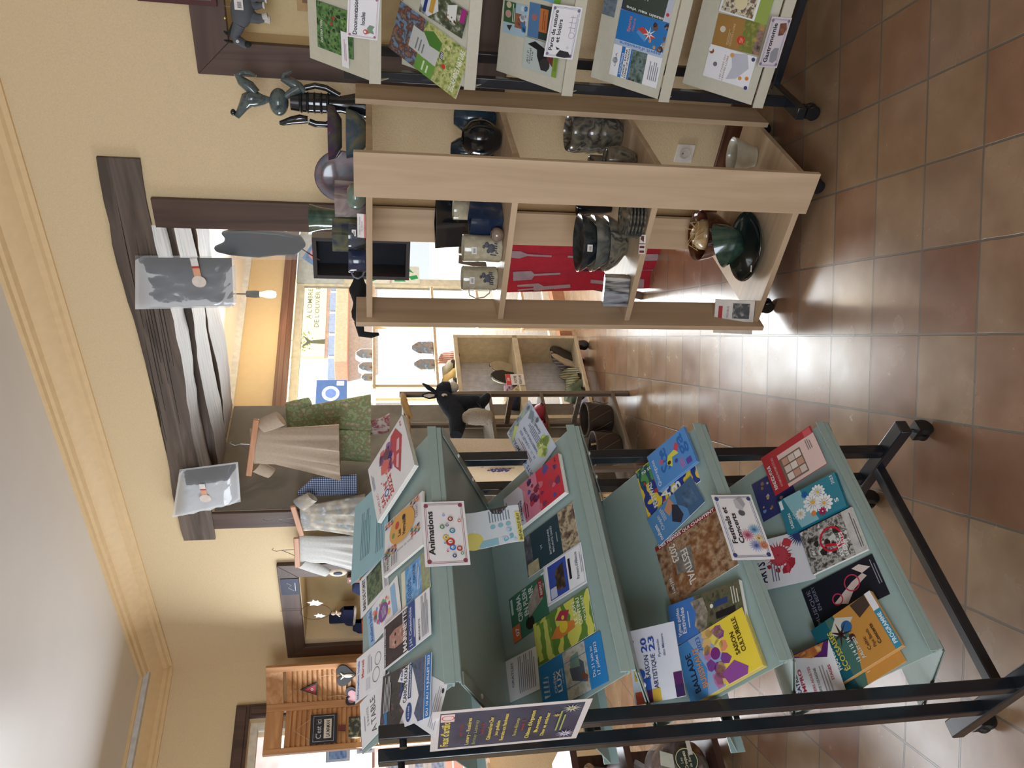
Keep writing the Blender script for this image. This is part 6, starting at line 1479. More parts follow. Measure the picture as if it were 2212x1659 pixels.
# light bulb in the far room
Bx = spot(FF_, 527, 635, .5); Bp = FF_.at(Bx[0], .5, cF)
t_ = thing('ceiling_bulb', 'bare glowing bulb hanging from the ceiling in the far room', 'lamp', Bp - Z * .3)
zb0 = spot(FF_, 597, 635, .5)[1]
g = G(); g.tube([Bp, Bp - Z * .03], .02, mt((70, 72, 76)), 12); g.tube([Bp, Bp - Z * ((cF - zb0) * .45)], .004, mt((60, 60, 60)), 8); g.build('cord', t_)
zz = cF - (cF - zb0) * .4
g = G(); g.lathe(Fr((Bp[0], Bp[1], zz - .09), (1, 0, 0), (0, 1, 0)), [(1e-5, 0), (.024, 0), (.026, .03), (.022, .09), (1e-5, .095)], mt((86, 88, 92)), 20); g.build('socket', t_)
g = G(); g.lathe(Fr((Bp[0], Bp[1], zb0), (1, 0, 0), (0, 1, 0)), [(1e-5, 0), (.018, .004), (.027, .03), (.026, .06), (.018, .09), (.014, zz - .09 - zb0), (1e-5, zz - .089 - zb0)], mt((255, 226, 170), emis=9, var=.0), 20); g.build('bulb', t_)
pl = bpy.data.lights.new('bulb_light', 'POINT'); pl.energy = 7; pl.color = (1, .74, .42); pl.shadow_soft_size = .03
po = bpy.data.objects.new('bulb_light', pl); scn.collection.objects.link(po); po.location = tuple(Bp - Z * (cF - zb0 + .05))

# ================================================================= NICHES
# left niche: slippers, plaque, pendant
DN = -.10
a, z = spot(FW_, 640, 1262, .031)
za, zb = spot(FW_, 606, 1262, .031)[1], spot(FW_, 646, 1262, .031)[1]
a0, a1_ = spot(FW_, 625, 1250, .031)[0], spot(FW_, 625, 1284, .031)[0]
g = G(); g.box(FW_, a0, a1_, .031, .034, zb, za, mt((34, 40, 66)))
f = Fr(FW_.at(a1_, .0345, zb), -FW_.X, Z)
w_, h_ = a1_ - a0, za - zb
g.tube([f.at(w_ * .25, h_ * .3), f.at(w_ * .45, h_ * .6), f.at(w_ * .6, h_ * .42), f.at(w_ * .75, h_ * .66)], .002, mt((210, 214, 224)), 5); g.box(f, w_ * .25, w_ * .75, h_ * .2, h_ * .23, 0, .001, mt((210, 214, 224)))
one(g, 'plaque', 'small navy plaque with white flourish on the shoe niche frame', 'sign', smooth=0)
M_NAVY = mt((30, 40, 76), rough=.95, bump=.2, var=.05)
M_SOLE = mt((206, 198, 180), rough=.8)
def slipper(name, label, fr, L, w, h, up, sole, toe_up=0, group=None, open_=True, inner=(180, 170, 150)):
    """fr.X points to the toe"""
    t_ = thing(name, label, 'shoe', fr.O, group)
    out = []
    for i in range(28):
        t = 2 * math.pi * i / 28
        x = L / 2 * math.cos(t); wd = w / 2 * (1.0 if x > 0 else .8) * math.sin(t)
        out.append((x, wd * (1 - .12 * math.sin(3 * x / L))))
    g = G(); g.prism(fr, out, 0, h * .13, sole if not isinstance(sole, tuple) else mt(sole)); g.build('sole', t_, bevel=.001)
    g = G()
    nu, nv = 16, 14
    def fn(u, v):                                         # upper: closed over the toe, collar at the heel
        x = L * (-.47 + .94 * u)
        t = math.pi * v
        hw = w / 2 * math.sqrt(max(.02, 1 - (2 * x / L) ** 2)) * (.98 if x > 0 else .84)
        top = h * (.55 + .45 * math.exp(-((x + .05 * L) / (.22 * L)) ** 2) if x > -.05 * L else .85 + .15 * math.cos((x / L) * 6)) * (1 if x < .36 * L else max(.35, (.5 * L - x) / (.14 * L)))
        lim = 1 if x > .02 * L else .42
        c, s_ = math.cos(t), math.sin(t)
        if s_ > lim * 0 + .999 and x < .02 * L: s_ = .999
        yy = hw * c
        zz = h * .13 + top * (s_ ** .6) * .87
        if x < .02 * L: zz = h * .13 + top * .8 * min(1, s_ * 2.2); yy = hw * (c if abs(c) > .72 else .72 * np.sign(c or 1))
        return fr.at(x, yy, zz)
    g.sheet(fn, nu, nv, up if not isinstance(up, tuple) else mt(up, rough=.9)); g.build('upper', t_, smooth=60)
    g = G(); g.prism(fr, [(x * .86, y * .8) for x, y in out], h * .14, h * .16, mt(inner)); g.build('insole', t_)
    return t_
def shoe_at(name, label, pc, d, base, ang, L, w, h, up, sole, tilt=0, **k):
    a, z = spot(base, *pc, d); f = Fr(base.at(a, d, z), base.X, base.Y, base.Z)
    f = Fr(f.O, -f.X, -f.Y, f.Z).rot(ang)
    if tilt: f = f.tip(tilt, 'y')
    return slipper(name, label, f, L, w, h, up, sole, **k)
shoe_at('slipper', 'navy slipper with a beige piped edge, standing rearmost in the niche', (752, 1340), -.16, FW_, 168, .25, .1, .15, M_NAVY, M_SOLE, tilt=-12)
shoe_at('slipper', 'navy slipper with a dangling price tag, leaning in front in the niche', (768, 1330), -.06, FW_, 172, .25, .1, .12, M_NAVY, M_SOLE, tilt=-4)
shoe_at('slipper', 'navy felt slipper with a yellow sole, under the two piped ones', (785, 1268), -.05, FW_, 170, .17, .09, .08, M_NAVY, (226, 196, 70))
shoe_at('slipper', 'navy felt slipper with an orange sole at the left of the niche', (785, 1352), -.05, FW_, 170, .17, .09, .08, M_NAVY, (230, 110, 60))
g = G(); g.box(FW_, 3.13, 3.87, -.29, -.002, 1.5, 1.59, M_DARKWH); one(g, 'niche_shelf', 'dark sill board carrying the slippers in the corner niche', 'shelf', smooth=0)
# fairy pendant
a, z = spot(FW_, 650, 1318, .04); a2, z2 = spot(FW_, 672, 1318, .04)
t_ = thing('pendant', 'wire ring pendant with white leaf wings hanging over the slippers', 'ornament', FW_.at(a2, .04, z2 - .14))
cr = (spot(FW_, 682, 1322, .04))
g = G(); g.tube([FW_.at(a, .04, spot(FW_, 605, 1318, .04)[1]), FW_.at(a, .04, cr[1] + .1)], .0012, mt((50, 40, 34)), 5)
g.tube([FW_.at(cr[0] + .085 * math.cos(t * .2618), .04, cr[1] + .10 * math.sin(t * .2618)) for t in range(25)], .0016, mt((60, 46, 38)), 5); g.build('wire_ring', t_)
for sx_, (px_, py_) in ((1, (680, 1303)), (-1, (690, 1330))):
    c_ = spot(FW_, px_, py_, .045)
    f = Fr(FW_.at(c_[0], .045, c_[1]), -FW_.X, Z)
    g = G(); k = .055 if sx_ == 1 else .04
    g.prism(f, [(0, -k), (.25 * k, -.5 * k), (.6 * k, -.4 * k), (.45 * k, -.1 * k), (.8 * k, .2 * k), (.4 * k, .3 * k), (.3 * k, .9 * k), (0, .5 * k), (-.4 * k, .6 * k), (-.3 * k, .1 * k), (-.5 * k, -.3 * k)], 0, .003, mt((240, 240, 238))); g.build('wing', t_)
c_ = spot(FW_, 727, 1325, .05); f = Fr(FW_.at(c_[0], .05, c_[1]), -FW_.X, Z)
g = G(); g.ell(f.sh(0, .02, 0), .012, .016, .012, mt((214, 190, 170)), 12, 8); g.tube([f.at(0, 0), f.at(.0, -.03)], [.012, .008], mt((206, 186, 166)), 10); g.tube([f.at(.03, .0), f.at(0, 0), f.at(-.035, -.02)], .006, mt((206, 186, 166)), 8); g.build('figure', t_)
# small tote with a navy heart and a brown leather tag below the grey dress
c_ = spot(FW_, 730, 1237, .12); f = Fr(FW_.at(c_[0], .12, c_[1]), -FW_.X, Z)
g = G(); g.ell(f.sh(0, 0, 0), .035, .055, .012, mt((222, 208, 186)), 18, 10); g.ell(f.sh(.005, .0, .012), .016, .028, .004, mt((34, 44, 84)), 14, 8); one(g, 'padded_ornament', 'cream padded ornament with a navy patch at the hem of the grey dress', 'ornament', smooth=60)
c_ = spot(FW_, 760, 1248, .04); f = Fr(FW_.at(c_[0], .04, c_[1]), -FW_.X, Z)
g = G(); g.box(f, -.03, .03, -.05, .03, 0, .02, mt((110, 74, 56))); g.box(f, -.012, .012, -.0, .018, .02, .022, mt((226, 150, 150))); one(g, 'leather_pouch', 'small brown leather pouch with a pink label beside the niche', 'pouch', smooth=0, bevel=.004)

# right niche: donkey hanging, plaque, picture
a, z = spot(FW_, 560, 40, .1)
t_ = thing('donkey_figure', 'grey hanging donkey figure with black mane, at the top right of the photo', 'ornament', FW_.at(a, .1, spot(FW_, 590, 40, .1)[1]))
ZD = lambda x, y, d=.1: FW_.at(*(lambda s: (s[0], d, s[1]))(spot(FW_, 420 + x / 4.608, y / 4.608, d)))
M_DG = mt((84, 88, 94), rough=.7); M_DB = mt((34, 36, 40), rough=.8)
g = G(); g.tube([ZD(*p) for p in ((480, -60), (480, 60), (470, 160), (450, 230))], [.03, .042, .038, .028], M_DG, 14); g.tube([ZD(*p) for p in ((450, 230), (420, 300), (400, 350), (430, 400), (500, 440), (525, 455))], [.03, .026, .024, .022, .018, .014], M_DG, 14, .8); g.build('body', t_, smooth=60)
for p0, p1, p2, p3 in (((560, 170), (640, 200), (700, 190), (755, 200)), ((550, 140), (620, 170), (680, 170), (730, 160)), ((560, 30), (620, 60), (680, 50), (700, 50)), ((560, -20), (640, -30), (700, -10), (720, -10))):
    g = G(); g.tube([ZD(*p0), ZD(*p1), ZD(*p2)], [.02, .013, .01], M_DG, 10); o = g.build('leg', t_, smooth=60)
    g = G(); g.tube([ZD(*p2), ZD(*p3)], [.012, .014], mt((206, 200, 194)), 10); g.build('hoof', o)
for pa, pb in (((350, 350), (290, 310)), ((380, 420), (295, 400))):
    g = G(); g.tube([ZD(*pa), ZD((pa[0] + pb[0]) / 2, (pa[1] + pb[1]) / 2), ZD(*pb)], [.008, .011, .004], M_DB, 8, .5); g.build('ear', t_)
g = G()
for i in range(7): g.ell(Fr(ZD(370 + 8 * i, 340 - 20 * i, .105), FW_.X, FW_.Y, Z), .012, .012, .014, M_DB, 8, 6)
g.ell(Fr(ZD(525, 440, .105), FW_.X, FW_.Y, Z), .012, .014, .016, M_DB, 10, 6); g.build('mane', t_)
g = G(); g.lathe(Fr(ZD(428, 412, .122), FW_.X, Z, FW_.Y), [(1e-5, .0), (.006, 0), (.0, .003)], mt((230, 220, 216)), 12); g.build('eye', t_)
g = G(); f = Fr(ZD(440, 45, .147), -FW_.X, Z); tagged(g, f, .035, .03); g.build('price_tag', t_)
g = G(); g.tube([ZD(430, 60), ZD(330, 60), ZD(300, 60)], .001, M_STEEL, 5); g.ell(Fr(ZD(302, 178, .05), FW_.X, FW_.Y, Z), .005, .005, .005, mt((220, 190, 110), metal=1, rough=.3), 8, 6); g.build('string', t_)
a0, z0 = spot(FW_, 688, 24, -.12); a1_, z1 = spot(FW_, 642, 6, -.12)
g = G(); g.box(FW_, a0 - .13, a0, -.12, -.105, z0, z1, mt((196, 160, 110))); g.box(FW_, a0 - .1, a0 - .03, -.105, -.103, z0 + .025, z1 - .02, mt((140, 104, 80))); one(g, 'wooden_plaque', 'pale wooden plaque with a dark oval in the right niche', 'plaque', smooth=0, bevel=.004)
a0, z0 = spot(FW_, 470, 12, .035); z1 = spot(FW_, 300, 2, .035)[1]
t_ = thing('framed_picture', 'dark red picture frame just entering at the top of the right wall', 'picture', FW_.at(a0 - .2, .035, z0))
g = G()
for b in ((a0 - .4, a0, z0, z0 + .018), (a0 - .4, a0, z1 - .018, z1), (a0 - .018, a0, z0 + .018, z1 - .018), (a0 - .4, a0 - .382, z0 + .018, z1 - .018)): g.box(FW_, b[0], b[1], .032, .052, b[2], b[3], mt((80, 36, 40), rough=.3))
g.build('frame', t_); g = G(); g.box(FW_, a0 - .385, a0 - .015, .034, .04, z0 + .015, z1 - .015, mt((220, 216, 206))); g.build('picture', t_)
# ================================================================= BEHIND THE RACK: GREY-BROWN ETAGERE AND ITS THINGS
M_GW = wood((96, 84, 72), (122, 108, 94), 5, .6, 'Z')
M_GWH = wood((100, 88, 74), (126, 112, 96), 5, .6, 'X', angle=50)
P1 = hit(1358, 850, V3(0, 0, 0), Z); PL_ = hit(1400, 975, V3(0, 0, 0), Z)
ex = PL_ - P1; ex = ex / np.linalg.norm(ex); ey = np.cross(ex, Z); ey = ey if ey @ (CAM - P1) < 0 else -ey
FE = Fr(P1, ex, ey, Z)
et = thing('etagere', 'grey-brown wooden open etagere standing by the plaster reveal', 'shelf', FE.at(.3, .15, 0))
for x in (0, .62):
    for y in (0, .27):
        g = G(); g.box(FE, x - .014, x + .014, y - .014, y + .014, 0, 1.44, M_GW); g.build('post', et, bevel=.003)
for z in (.10, .56, .885, 1.40):
    g = G(); g.box(FE, -.01, .63, -.016, .29, z, z + .022, M_GWH); g.build('shelf_board', et, bevel=.002)
for z in (.30, .74, 1.1):
    g = G(); g.box(FE, -.01, .01, .015, .255, z, z + .03, M_GW); g.build('side_rail', et, bevel=.002)
# wicker baskets
M_WICK = waves((64, 48, 36), (30, 24, 20), 60, stretch=(1, 1, 1), dist=3)
for k, (x, lb) in enumerate(((.11, 'dark wicker basket at the right end of the lowest etagere board'), (.36, 'second dark wicker basket with a wooden stick, left of the first one'))):
    f = FE.sh(x, .12, .124)
    t_ = thing('wicker_basket', lb, 'basket', f.O)
    g = G(); g.lathe(f, [(1e-5, 0), (.085, 0), (.095, .02), (.105, .12), (.11, .16), (.102, .162), (.098, .12), (.088, .03), (1e-5, .02)], M_WICK, 36, 1, 1, lambda t, z: .015 * math.sin(18 * t)); g.build('body', t_, smooth=60)
    g = G(); g.tube([f.at(.106 * math.cos(t * .2618), .106 * math.sin(t * .2618), .162) for t in range(25)], .007, mt((70, 56, 44), bump=.5, scale=80), 8)
    for i in range(9): g.tube([f.at(.108 * math.cos(i * .7), .108 * math.sin(i * .7), .02), f.at(.113 * math.cos(i * .7 + .35), .113 * math.sin(i * .7 + .35), .09), f.at(.108 * math.cos(i * .7 + .7), .108 * math.sin(i * .7 + .7), .155)], .002, mt((96, 78, 60)), 5)
    g.build('rim', t_, smooth=60)
    if k:
        g = G(); g.tube([f.at(-.02, -.06, .03), f.at(.05, -.1, .2)], .006, mt((190, 160, 120)), 8); one(g, 'wooden_stick', 'short pale wooden stick poking out of the second basket', 'stick')
# plush donkey
ZP = lambda x, y, o=0: (lambda P: P + (CAM - P) / np.linalg.norm(CAM - P) * o)(hit(760 + x / 3.95, 700 + y / 3.95, FE.at(0, -.06, 0), ey))
M_PL = mt((24, 30, 42), rough=1, bump=.6, scale=90, var=.15)
M_PW = mt((196, 190, 182), rough=1, bump=.4, scale=90)
t_ = thing('plush_donkey', 'black plush donkey with pale muzzle sitting on the etagere', 'plush toy', ZP(1150, 850))
g = G(); g.tube([ZP(*p) for p in ((760, 560), (790, 630), (850, 700), (900, 780), (900, 870), (890, 950))], [.035, .05, .06, .055, .048, .035], M_PL, 18, 1); g.tube([ZP(*p) for p in ((860, 690), (960, 690), (1060, 680), (1140, 690))], [.06, .06, .055, .035], M_PL, 18, 1); g.build('body', t_, smooth=60)
g = G(); g.tube([ZP(730, 560, .02), ZP(780, 560, .03), ZP(840, 550, .035)], [.03, .05, .042], M_PL, 16); g.build('head', t_, smooth=60)
g = G(); g.ell(Fr(ZP(862, 540, .04), FE.X, FE.Y, Z), .033, .035, .035, M_PW, 16, 10); g.build('muzzle', t_, smooth=60)
for p in (((720, 580), (650, 540), (605, 510)), ((740, 610), (660, 610), (600, 610))):
    g = G(); g.tube([ZP(p[0][0], p[0][1], .02), ZP(p[1][0], p[1][1], .03), ZP(p[2][0], p[2][1], .02)], [.014, .022, .008], M_PL, 10, .5); g.build('ear', t_, smooth=60)
g = G(); g.tube([ZP(705, 608, .045), ZP(660, 611, .052), ZP(615, 611, .04)], [.006, .012, .004], M_PW, 10, .35); g.build('inner_ear', t_, smooth=60)
for y_, o_ in ((606, .075),):
    g = G(); g.ell(Fr(ZP(790, y_, .078), FE.X, FE.Y, Z), .012, .006, .017, M_PW, 12, 8); g.build('eye_patch', t_, smooth=60); g = G(); g.ell(Fr(ZP(797, 615, .085), FE.X, FE.Y, Z), .006, .005, .008, mt((50, 40, 40), rough=.2), 10, 8); g.build('eye', t_, smooth=60)
g = G(); g.tube([ZP(1080, 700, .02), ZP(1140, 640, .05), ZP(1160, 610, .05)], [.035, .03, .02], M_PL, 14); g.build('leg', t_, smooth=60)
# things around the plush
def ragbag(name, label, cat, pts, rad, mat, off=.06, seg=18):
    g = G(); rn = random.Random(len(pts) * 3 + int(rad[0] * 100))
    P = [ZP(*p, off) for p in pts]
    Q, R_ = [], []
    for a, b, ra, rb in zip(P[:-1], P[1:], rad[:-1], rad[1:]):
        for i in range(4): Q.append(a + (b - a) * i / 4); R_.append((ra + (rb - ra) * i / 4) * rn.uniform(.88, 1.12))
    Q.append(P[-1]); R_.append(rad[-1])
    g.tube(Q, R_, mat, seg, .6); return one(g, name, label, cat, smooth=60)
ragbag('mesh_bag', 'greyish white net bag beside the plush donkey', 'bag', ((950, 800), (1000, 790), (1080, 790), (1170, 800), (1190, 830)), [.03, .055, .065, .05, .02], mt((176, 168, 156), rough=.9, bump=.8, scale=120), .10)
ragbag('mustard_cloth', 'mustard cloth bag hanging from the top of the etagere', 'cloth', ((430, 600), (450, 680), (480, 760), (510, 800)), [.02, .036, .03, .015], mt((170, 136, 84), rough=.9, bump=.3), .0)
ragbag('beige_sash', 'dusty beige cloth strip hanging below the mustard cloth', 'cloth', ((470, 790), (480, 860), (490, 940), (500, 990)), [.015, .024, .02, .01], mt((170, 140, 116), rough=.9, bump=.3), .0)
f = FE.sh(.32, .1, .585)
slipper('clog', 'red clog with gold embroidery on the middle etagere board', FE.sh(.20, .0, .585).rot(-100), .2, .1, .1, mt((160, 40, 60), rough=.4), (110, 60, 60), inner=(150, 90, 84))
slipper('clog', 'second red clog behind the embroidered one', FE.sh(.31, .03, .585).rot(-95), .2, .1, .09, mt((150, 40, 56), rough=.4), (110, 60, 60), inner=(150, 90, 84))
# tote bag with lavender
a0, z0 = spot(FW_, 962, 948, .27); a1_, z1 = spot(FW_, 1215, 1040, .27)
t_ = thing('tote_bag', 'natural canvas tote bag printed with a lavender sprig, seen between the rack posts', 'bag', FW_.at((a0 + a1_) / 2, .27, z1))
g = G()
def tote(off):
    return lambda u, v: FW_.at(a0 + (a1_ - a0) * u, .27 + off * math.sin(math.pi * u) * (1 - .5 * v) + .006 * math.sin(9 * u + 4 * v), z1 + (z0 - z1) * v)
g.sheet(tote(.05), 12, 12, mt((204, 180, 146), rough=.9, bump=.1, scale=200)); g.sheet(tote(-.02), 12, 12, mt((190, 166, 134), rough=.9)); g.build('body', t_, smooth=180)
cl = spot(FW_, 1080, 1008, .32)
f = Fr(FW_.at(cl[0], .327, cl[1]), -FW_.X, Z); g = G()
for i in range(26):
    u = i / 26; g.ell(Fr(f.at(-.02 + .01 * math.sin(i * 2.4), .05 - .1 * u + .01 * math.cos(i * 1.7), .0), f.X, f.Z, f.Y), .006, .003, .008, mt((74, 60, 110)), 6, 4)
g.tube([f.at(-.02, .05, -.004), f.at(-.01, -.08, -.004)], .0015, mt((90, 100, 80)), 5); g.text(f.sh(.03, .09, .006), 'lavande', -.02, .05, 0, mt((60, 50, 70)), h=.018); g.build('print', t_)
g = G(); g.tube([FW_.at(a0 + .08, +.29, z0), FW_.at(a0 + .14, +.29, z0 + .1), FW_.at(a1_ - .14, +.29, z0 + .1), FW_.at(a1_ - .08, +.29, z0)], .008, mt((204, 180, 146), rough=.9), 8, .4); g.build('handle', t_)
# slatted crate behind the rack
a0, z0 = spot(FW_, 1240, 1062, .05); a1_, _ = spot(FW_, 1400, 1120, .05)
M_CR = wood((176, 146, 108), (196, 168, 128), 6, .6, 'X', angle=143)
t_ = thing('wooden_crate', 'pale slatted wooden crate on the floor behind the left rack', 'crate', FW_.at(1.9, .1, 0))
ca0, ca1, cd0, cd1 = 2.0, 2.5, .36, .58
for z in (.0, .12, .24, .36):
    for dd in (cd0, cd1):
        g = G(); g.box(FW_, ca0, ca1, dd - .006, dd + .006, z + .005, z + .075, M_CR); g.build('slat', t_)
    for aa in (ca0, ca1):
        g = G(); g.box(FW_, aa - .006, aa + .006, cd0, cd1, z + .005, z + .075, M_CR); g.build('slat', t_)
for aa in (ca0 + .02, ca1 - .02):
    for dd in (cd0 + .02, cd1 - .02):
        g = G(); g.box(FW_, aa - .012, aa + .012, dd - .012, dd + .012, 0, .44, M_CR); g.build('corner_post', t_)
g = G(); g.box(FW_, ca0, ca1, cd0, cd1, .0, .01, M_CR); g.build('bottom', t_)

# ================================================================= SHOE CABINET
C1, C2 = hit(1254, 725, V3(0, 0, .06), Z), hit(1284, 844, V3(0, 0, .06), Z)
ex = C2 - C1; ex = ex / np.linalg.norm(ex); ey = np.cross(ex, Z); ey = ey if ey @ (CAM - C1) < 0 else -ey
FC = Fr((C1[0], C1[1], 0), ex, ey, Z)
M_CB = mt((206, 190, 160), rough=.6); M_CW = waves((206, 206, 214), (150, 150, 160), 3.2, sharp=.04, direction='X')
cab = thing('shoe_cabinet', 'cream open cabinet with white planked back holding espadrilles', 'cabinet', FC.at(.4, .15, 0))
CWd, CDp = .80, .28
for z0, z1 in ((.09, .115), (.545, .585), (.99, 1.02)):
    g = G(); g.box(FC, 0, CWd, 0, CDp, z0, z1, M_CB); g.build('board', cab, bevel=.002)
for x in (0, CWd - .03):
    g = G(); g.box(FC, x, x + .03, .0, CDp, .115, .99, M_CB); g.build('side_panel', cab, bevel=.002)
g = G()
for i in range(5): g.box(FC, .03 + .068 * i, .03 + .068 * i + .066, CDp - .012, CDp, .115, .99, mt((214, 214, 222), rough=.5))
g.build('back_planks', cab, smooth=0)
for x in (.05, CWd - .05):
    for y in (.05, CDp - .05): caster(cab, FC, x, y, .035, .09)
SH = [  # x, z, angle, colours, size, label
    (.26, .585, 70, mottle([(206, 200, 206), (120, 104, 120), (224, 220, 224)], 40, .9), 'flowered grey slipper leaning on the cabinet middle shelf'),
    (.36, .585, 60, mt((186, 184, 168), rough=.9), 'plain sand slipper propped beside the flowered one'),
    (.46, .585, 85, mottle([(60, 40, 80), (196, 160, 170), (40, 30, 60)], 30, .9), 'purple patterned slipper beside the price sign'),
    (.58, .585, 95, mottle([(214, 196, 150), (150, 120, 90)], 60, .9), 'sand dotted slipper on the left of the middle shelf'),
    (.68, .585, 100, mt((40, 46, 70), rough=.9), 'dark blue slipper seen through the etagere'),
    (.10, .115, 88, waves((120, 90, 74), (176, 160, 140), 14, direction='X'), 'brown striped slipper standing at the right of the low cabinet shelf'),
    (.20, .115, 100, waves((70, 74, 90), (140, 130, 140), 14, direction='X'), 'blue-grey striped slipper on the low cabinet shelf'),
    (.30, .115, 55, waves((64, 64, 50), (196, 190, 160), 26, direction='X'), 'black and cream striped espadrille, lowest cabinet shelf'),
    (.40, .115, 75, waves((80, 84, 60), (190, 188, 150), 26, direction='X'), 'olive and cream striped espadrille beside the first striped one'),
    (.50, .115, 90, mt((100, 110, 86), rough=.9), 'olive green slipper on the low cabinet shelf'),
    (.60, .115, 92, mt((76, 86, 70), rough=.9), 'dark olive slipper left of the green one'),
    (.72, .115, 95, mottle([(120, 130, 200), (206, 206, 230), (90, 80, 150)], 40, .9), 'violet and white slipper seen through the etagere'),
    (.82, .115, 95, mt((110, 120, 130), rough=.9), 'grey ribbed slipper at the left end of the low shelf'),
    (.12, 1.02, 60, waves((176, 64, 54), (224, 210, 196), 22, direction='X'), 'red and white striped espadrille on top of the cabinet'),
    (.26, 1.02, 80, mt((176, 172, 152), rough=.9), 'khaki slipper on top of the cabinet'),
    (.38, 1.02, 95, mt((200, 172, 110), rough=.9), 'mustard slipper on top of the cabinet near the plush donkey'),
    (.50, 1.02, 95, mottle([(60, 90, 70), (206, 206, 200), (160, 50, 60)], 40, .9), 'green and red patterned slipper on the cabinet top')]
for i, (x, z, an, m_, lb) in enumerate(SH):
    st_ = 50 if i in (0, 1, 5, 6) else (20 if i % 2 else 0)
    f = FC.sh(x * .85, (.13 if st_ == 50 else .15), z + (.002 if st_ < 50 else .01)).rot(-an)
    if st_: f = f.tip(st_, 'y') if st_ < 50 else f.tip(-62, 'y').sh(.06, 0, 0)
    slipper('slipper' if 'slip' in lb else 'espadrille', lb, f.sh(0, 0, 0), .26, .10, .085, m_, (60, 56, 50) if i % 3 else (190, 176, 150), group='slippers in the cream cabinet')
g = G(); f = Fr(FC.at(.47, -.004, .60), FC.X * -1, Z, -FC.Y)
f = f.sh(-.03, -.05, 0)
g.box(f, 0, .10, 0, .13, 0, .002, mt((232, 228, 224))); g.box(f, 0, .10, .095, .13, .002, .003, mt((206, 70, 60)))
g.text(f.sh(0, 0, .0024), 'VOTRE', .015, .085, .055, mt((50, 50, 56)), bold=True, h=.018); g.text(f.sh(0, 0, .0024), 'POINTURE', .008, .092, .02, mt((50, 50, 56)), bold=True, h=.018); g.text(f.sh(0, 0, .0034), '38', .035, .065, .104, mt((240, 220, 216)), bold=True, h=.016)
one(g, 'size_sign', 'white and red card VOTRE POINTURE 38 on the shoe cabinet', 'sign', smooth=0)
g = G(); g.lathe(Fr(FC.at(.06, .18, 1.021), FC.X, FC.Y, Z), [(1e-5, 0), (.035, 0), (.036, .10), (.034, .10), (.032, .004), (1e-5, .004)], film(amount=.3), 24); g.lathe(Fr(FC.at(.06, .18, 1.026), FC.X, FC.Y, Z), [(1e-5, 0), (.028, 0), (.028, .05), (1e-5, .052)], mt((236, 224, 190)), 20); one(g, 'candle_glass', 'clear glass with a pale candle on the cabinet top', 'candle', smooth=50)

# ================================================================= WINDOW ETAGERE, POSTERS, BLACK BOX, APRON
FT = FF_.sh(0, .08, 0)
t_ = thing('window_shelf', 'light beech display shelf in front of the street window', 'shelf', FT.at(1.1, .1, 0))
M_LB = wood((206, 178, 144), (222, 196, 164), 5, .5, 'Z')
for x in (1.52, .80, .58):
    w_ = .028 if x == .80 else .012
    for y in (0, .16) if x != .58 else (0,):
        g = G(); g.box(FT, x - w_, x + w_, y - .012, y + .012, 1.06 if x > 1 else 0, 1.60, M_LB); g.build('post', t_, bevel=.002)
for z in (.42, .78, 1.13, 1.575):
    g = G(); g.box(FT, .55, 1.55 if z > 1.04 else .85, -.015, .18, z, z + .02, M_LB); g.build('board', t_, bevel=.002)
M_TIN = mottle([(196, 206, 214), (110, 130, 150), (160, 140, 120), (60, 70, 84)], 20, .2, coat=.5)
for i, (x, z, w_, h_, lb) in enumerate(((1.18, 1.596, .09, .12, 'clear packet of biscuits on the top board of the window shelf'), (1.30, 1.596, .08, .10, 'dark gift packet left of the biscuits on the window shelf'), (1.40, 1.596, .07, .08, 'small blue packet, leftmost on the window shelf top'),
                                        (1.12, 1.151, .12, .16, 'pale wrapped packet on the middle board of the window shelf'), (1.28, 1.151, .10, .15, 'second wrapped packet on the middle board of the window shelf'))):
    g = G(); f = FT.sh(x, .09, z)
    g.prism(Fr(f.O, f.X, Z, f.Y), [(-w_ / 2, 0), (w_ / 2, 0), (w_ / 2 * .95, h_ * .7), (w_ * .15, h_), (-w_ * .15, h_), (-w_ / 2 * .95, h_ * .7)], -.03, .03, M_TIN)
    one(g, 'packet', lb, 'packet', bevel=.005)
# posters on the street window
def wposter(x0y, z01, label, els, base):
    a0, z1 = spot(FF_, *x0y[0], -.08); a1_, z0 = spot(FF_, *x0y[1], -.08)
    f = Fr(FF_.at(a1_, -.085, z0), -FF_.X, Z); w, h = a1_ - a0, z1 - z0
    g = G(); g.box(f, 0, w, 0, h, 0, .001, base)
    for i, e in enumerate(els):
        if e[0] == 'p': g.prism(f, [(x * w, y * h) for x, y in e[1]], .001, .0014 + .0003 * i, mt(e[2]))
        else: g.text(f.sh(0, 0, .002 + .0003 * i), e[1], e[2] * w, e[3] * w, e[4] * h, mt(e[6]), h=e[5] * h)
    return one(g, 'poster', label, 'poster', smooth=0)
wposter(((648, 505), (742, 612)), 0, 'pale blue poster with a tilted blue diamond on the street window', [('p', [(.28, .55), (.5, .92), (.95, .62), (.62, .22)], (120, 160, 216)), ('p', [(.4, .62), (.55, .78), (.8, .66), (.6, .6), (.5, .42)], (226, 170, 190)), ('t', 'CCS2', .5, .9, .06, .08, (110, 140, 180))], mt((196, 210, 216)))
GRS = mt((240, 255, 248))
wposter(((793, 574), (842, 612)), 0, 'white and green leaf sticker on the street window, upper one', [('p', [(.1, .8), (.5, .95), (.9, .6), (.7, .3), (.5, .6), (.3, .3), (.2, .6)], (30, 170, 100))], GRS)
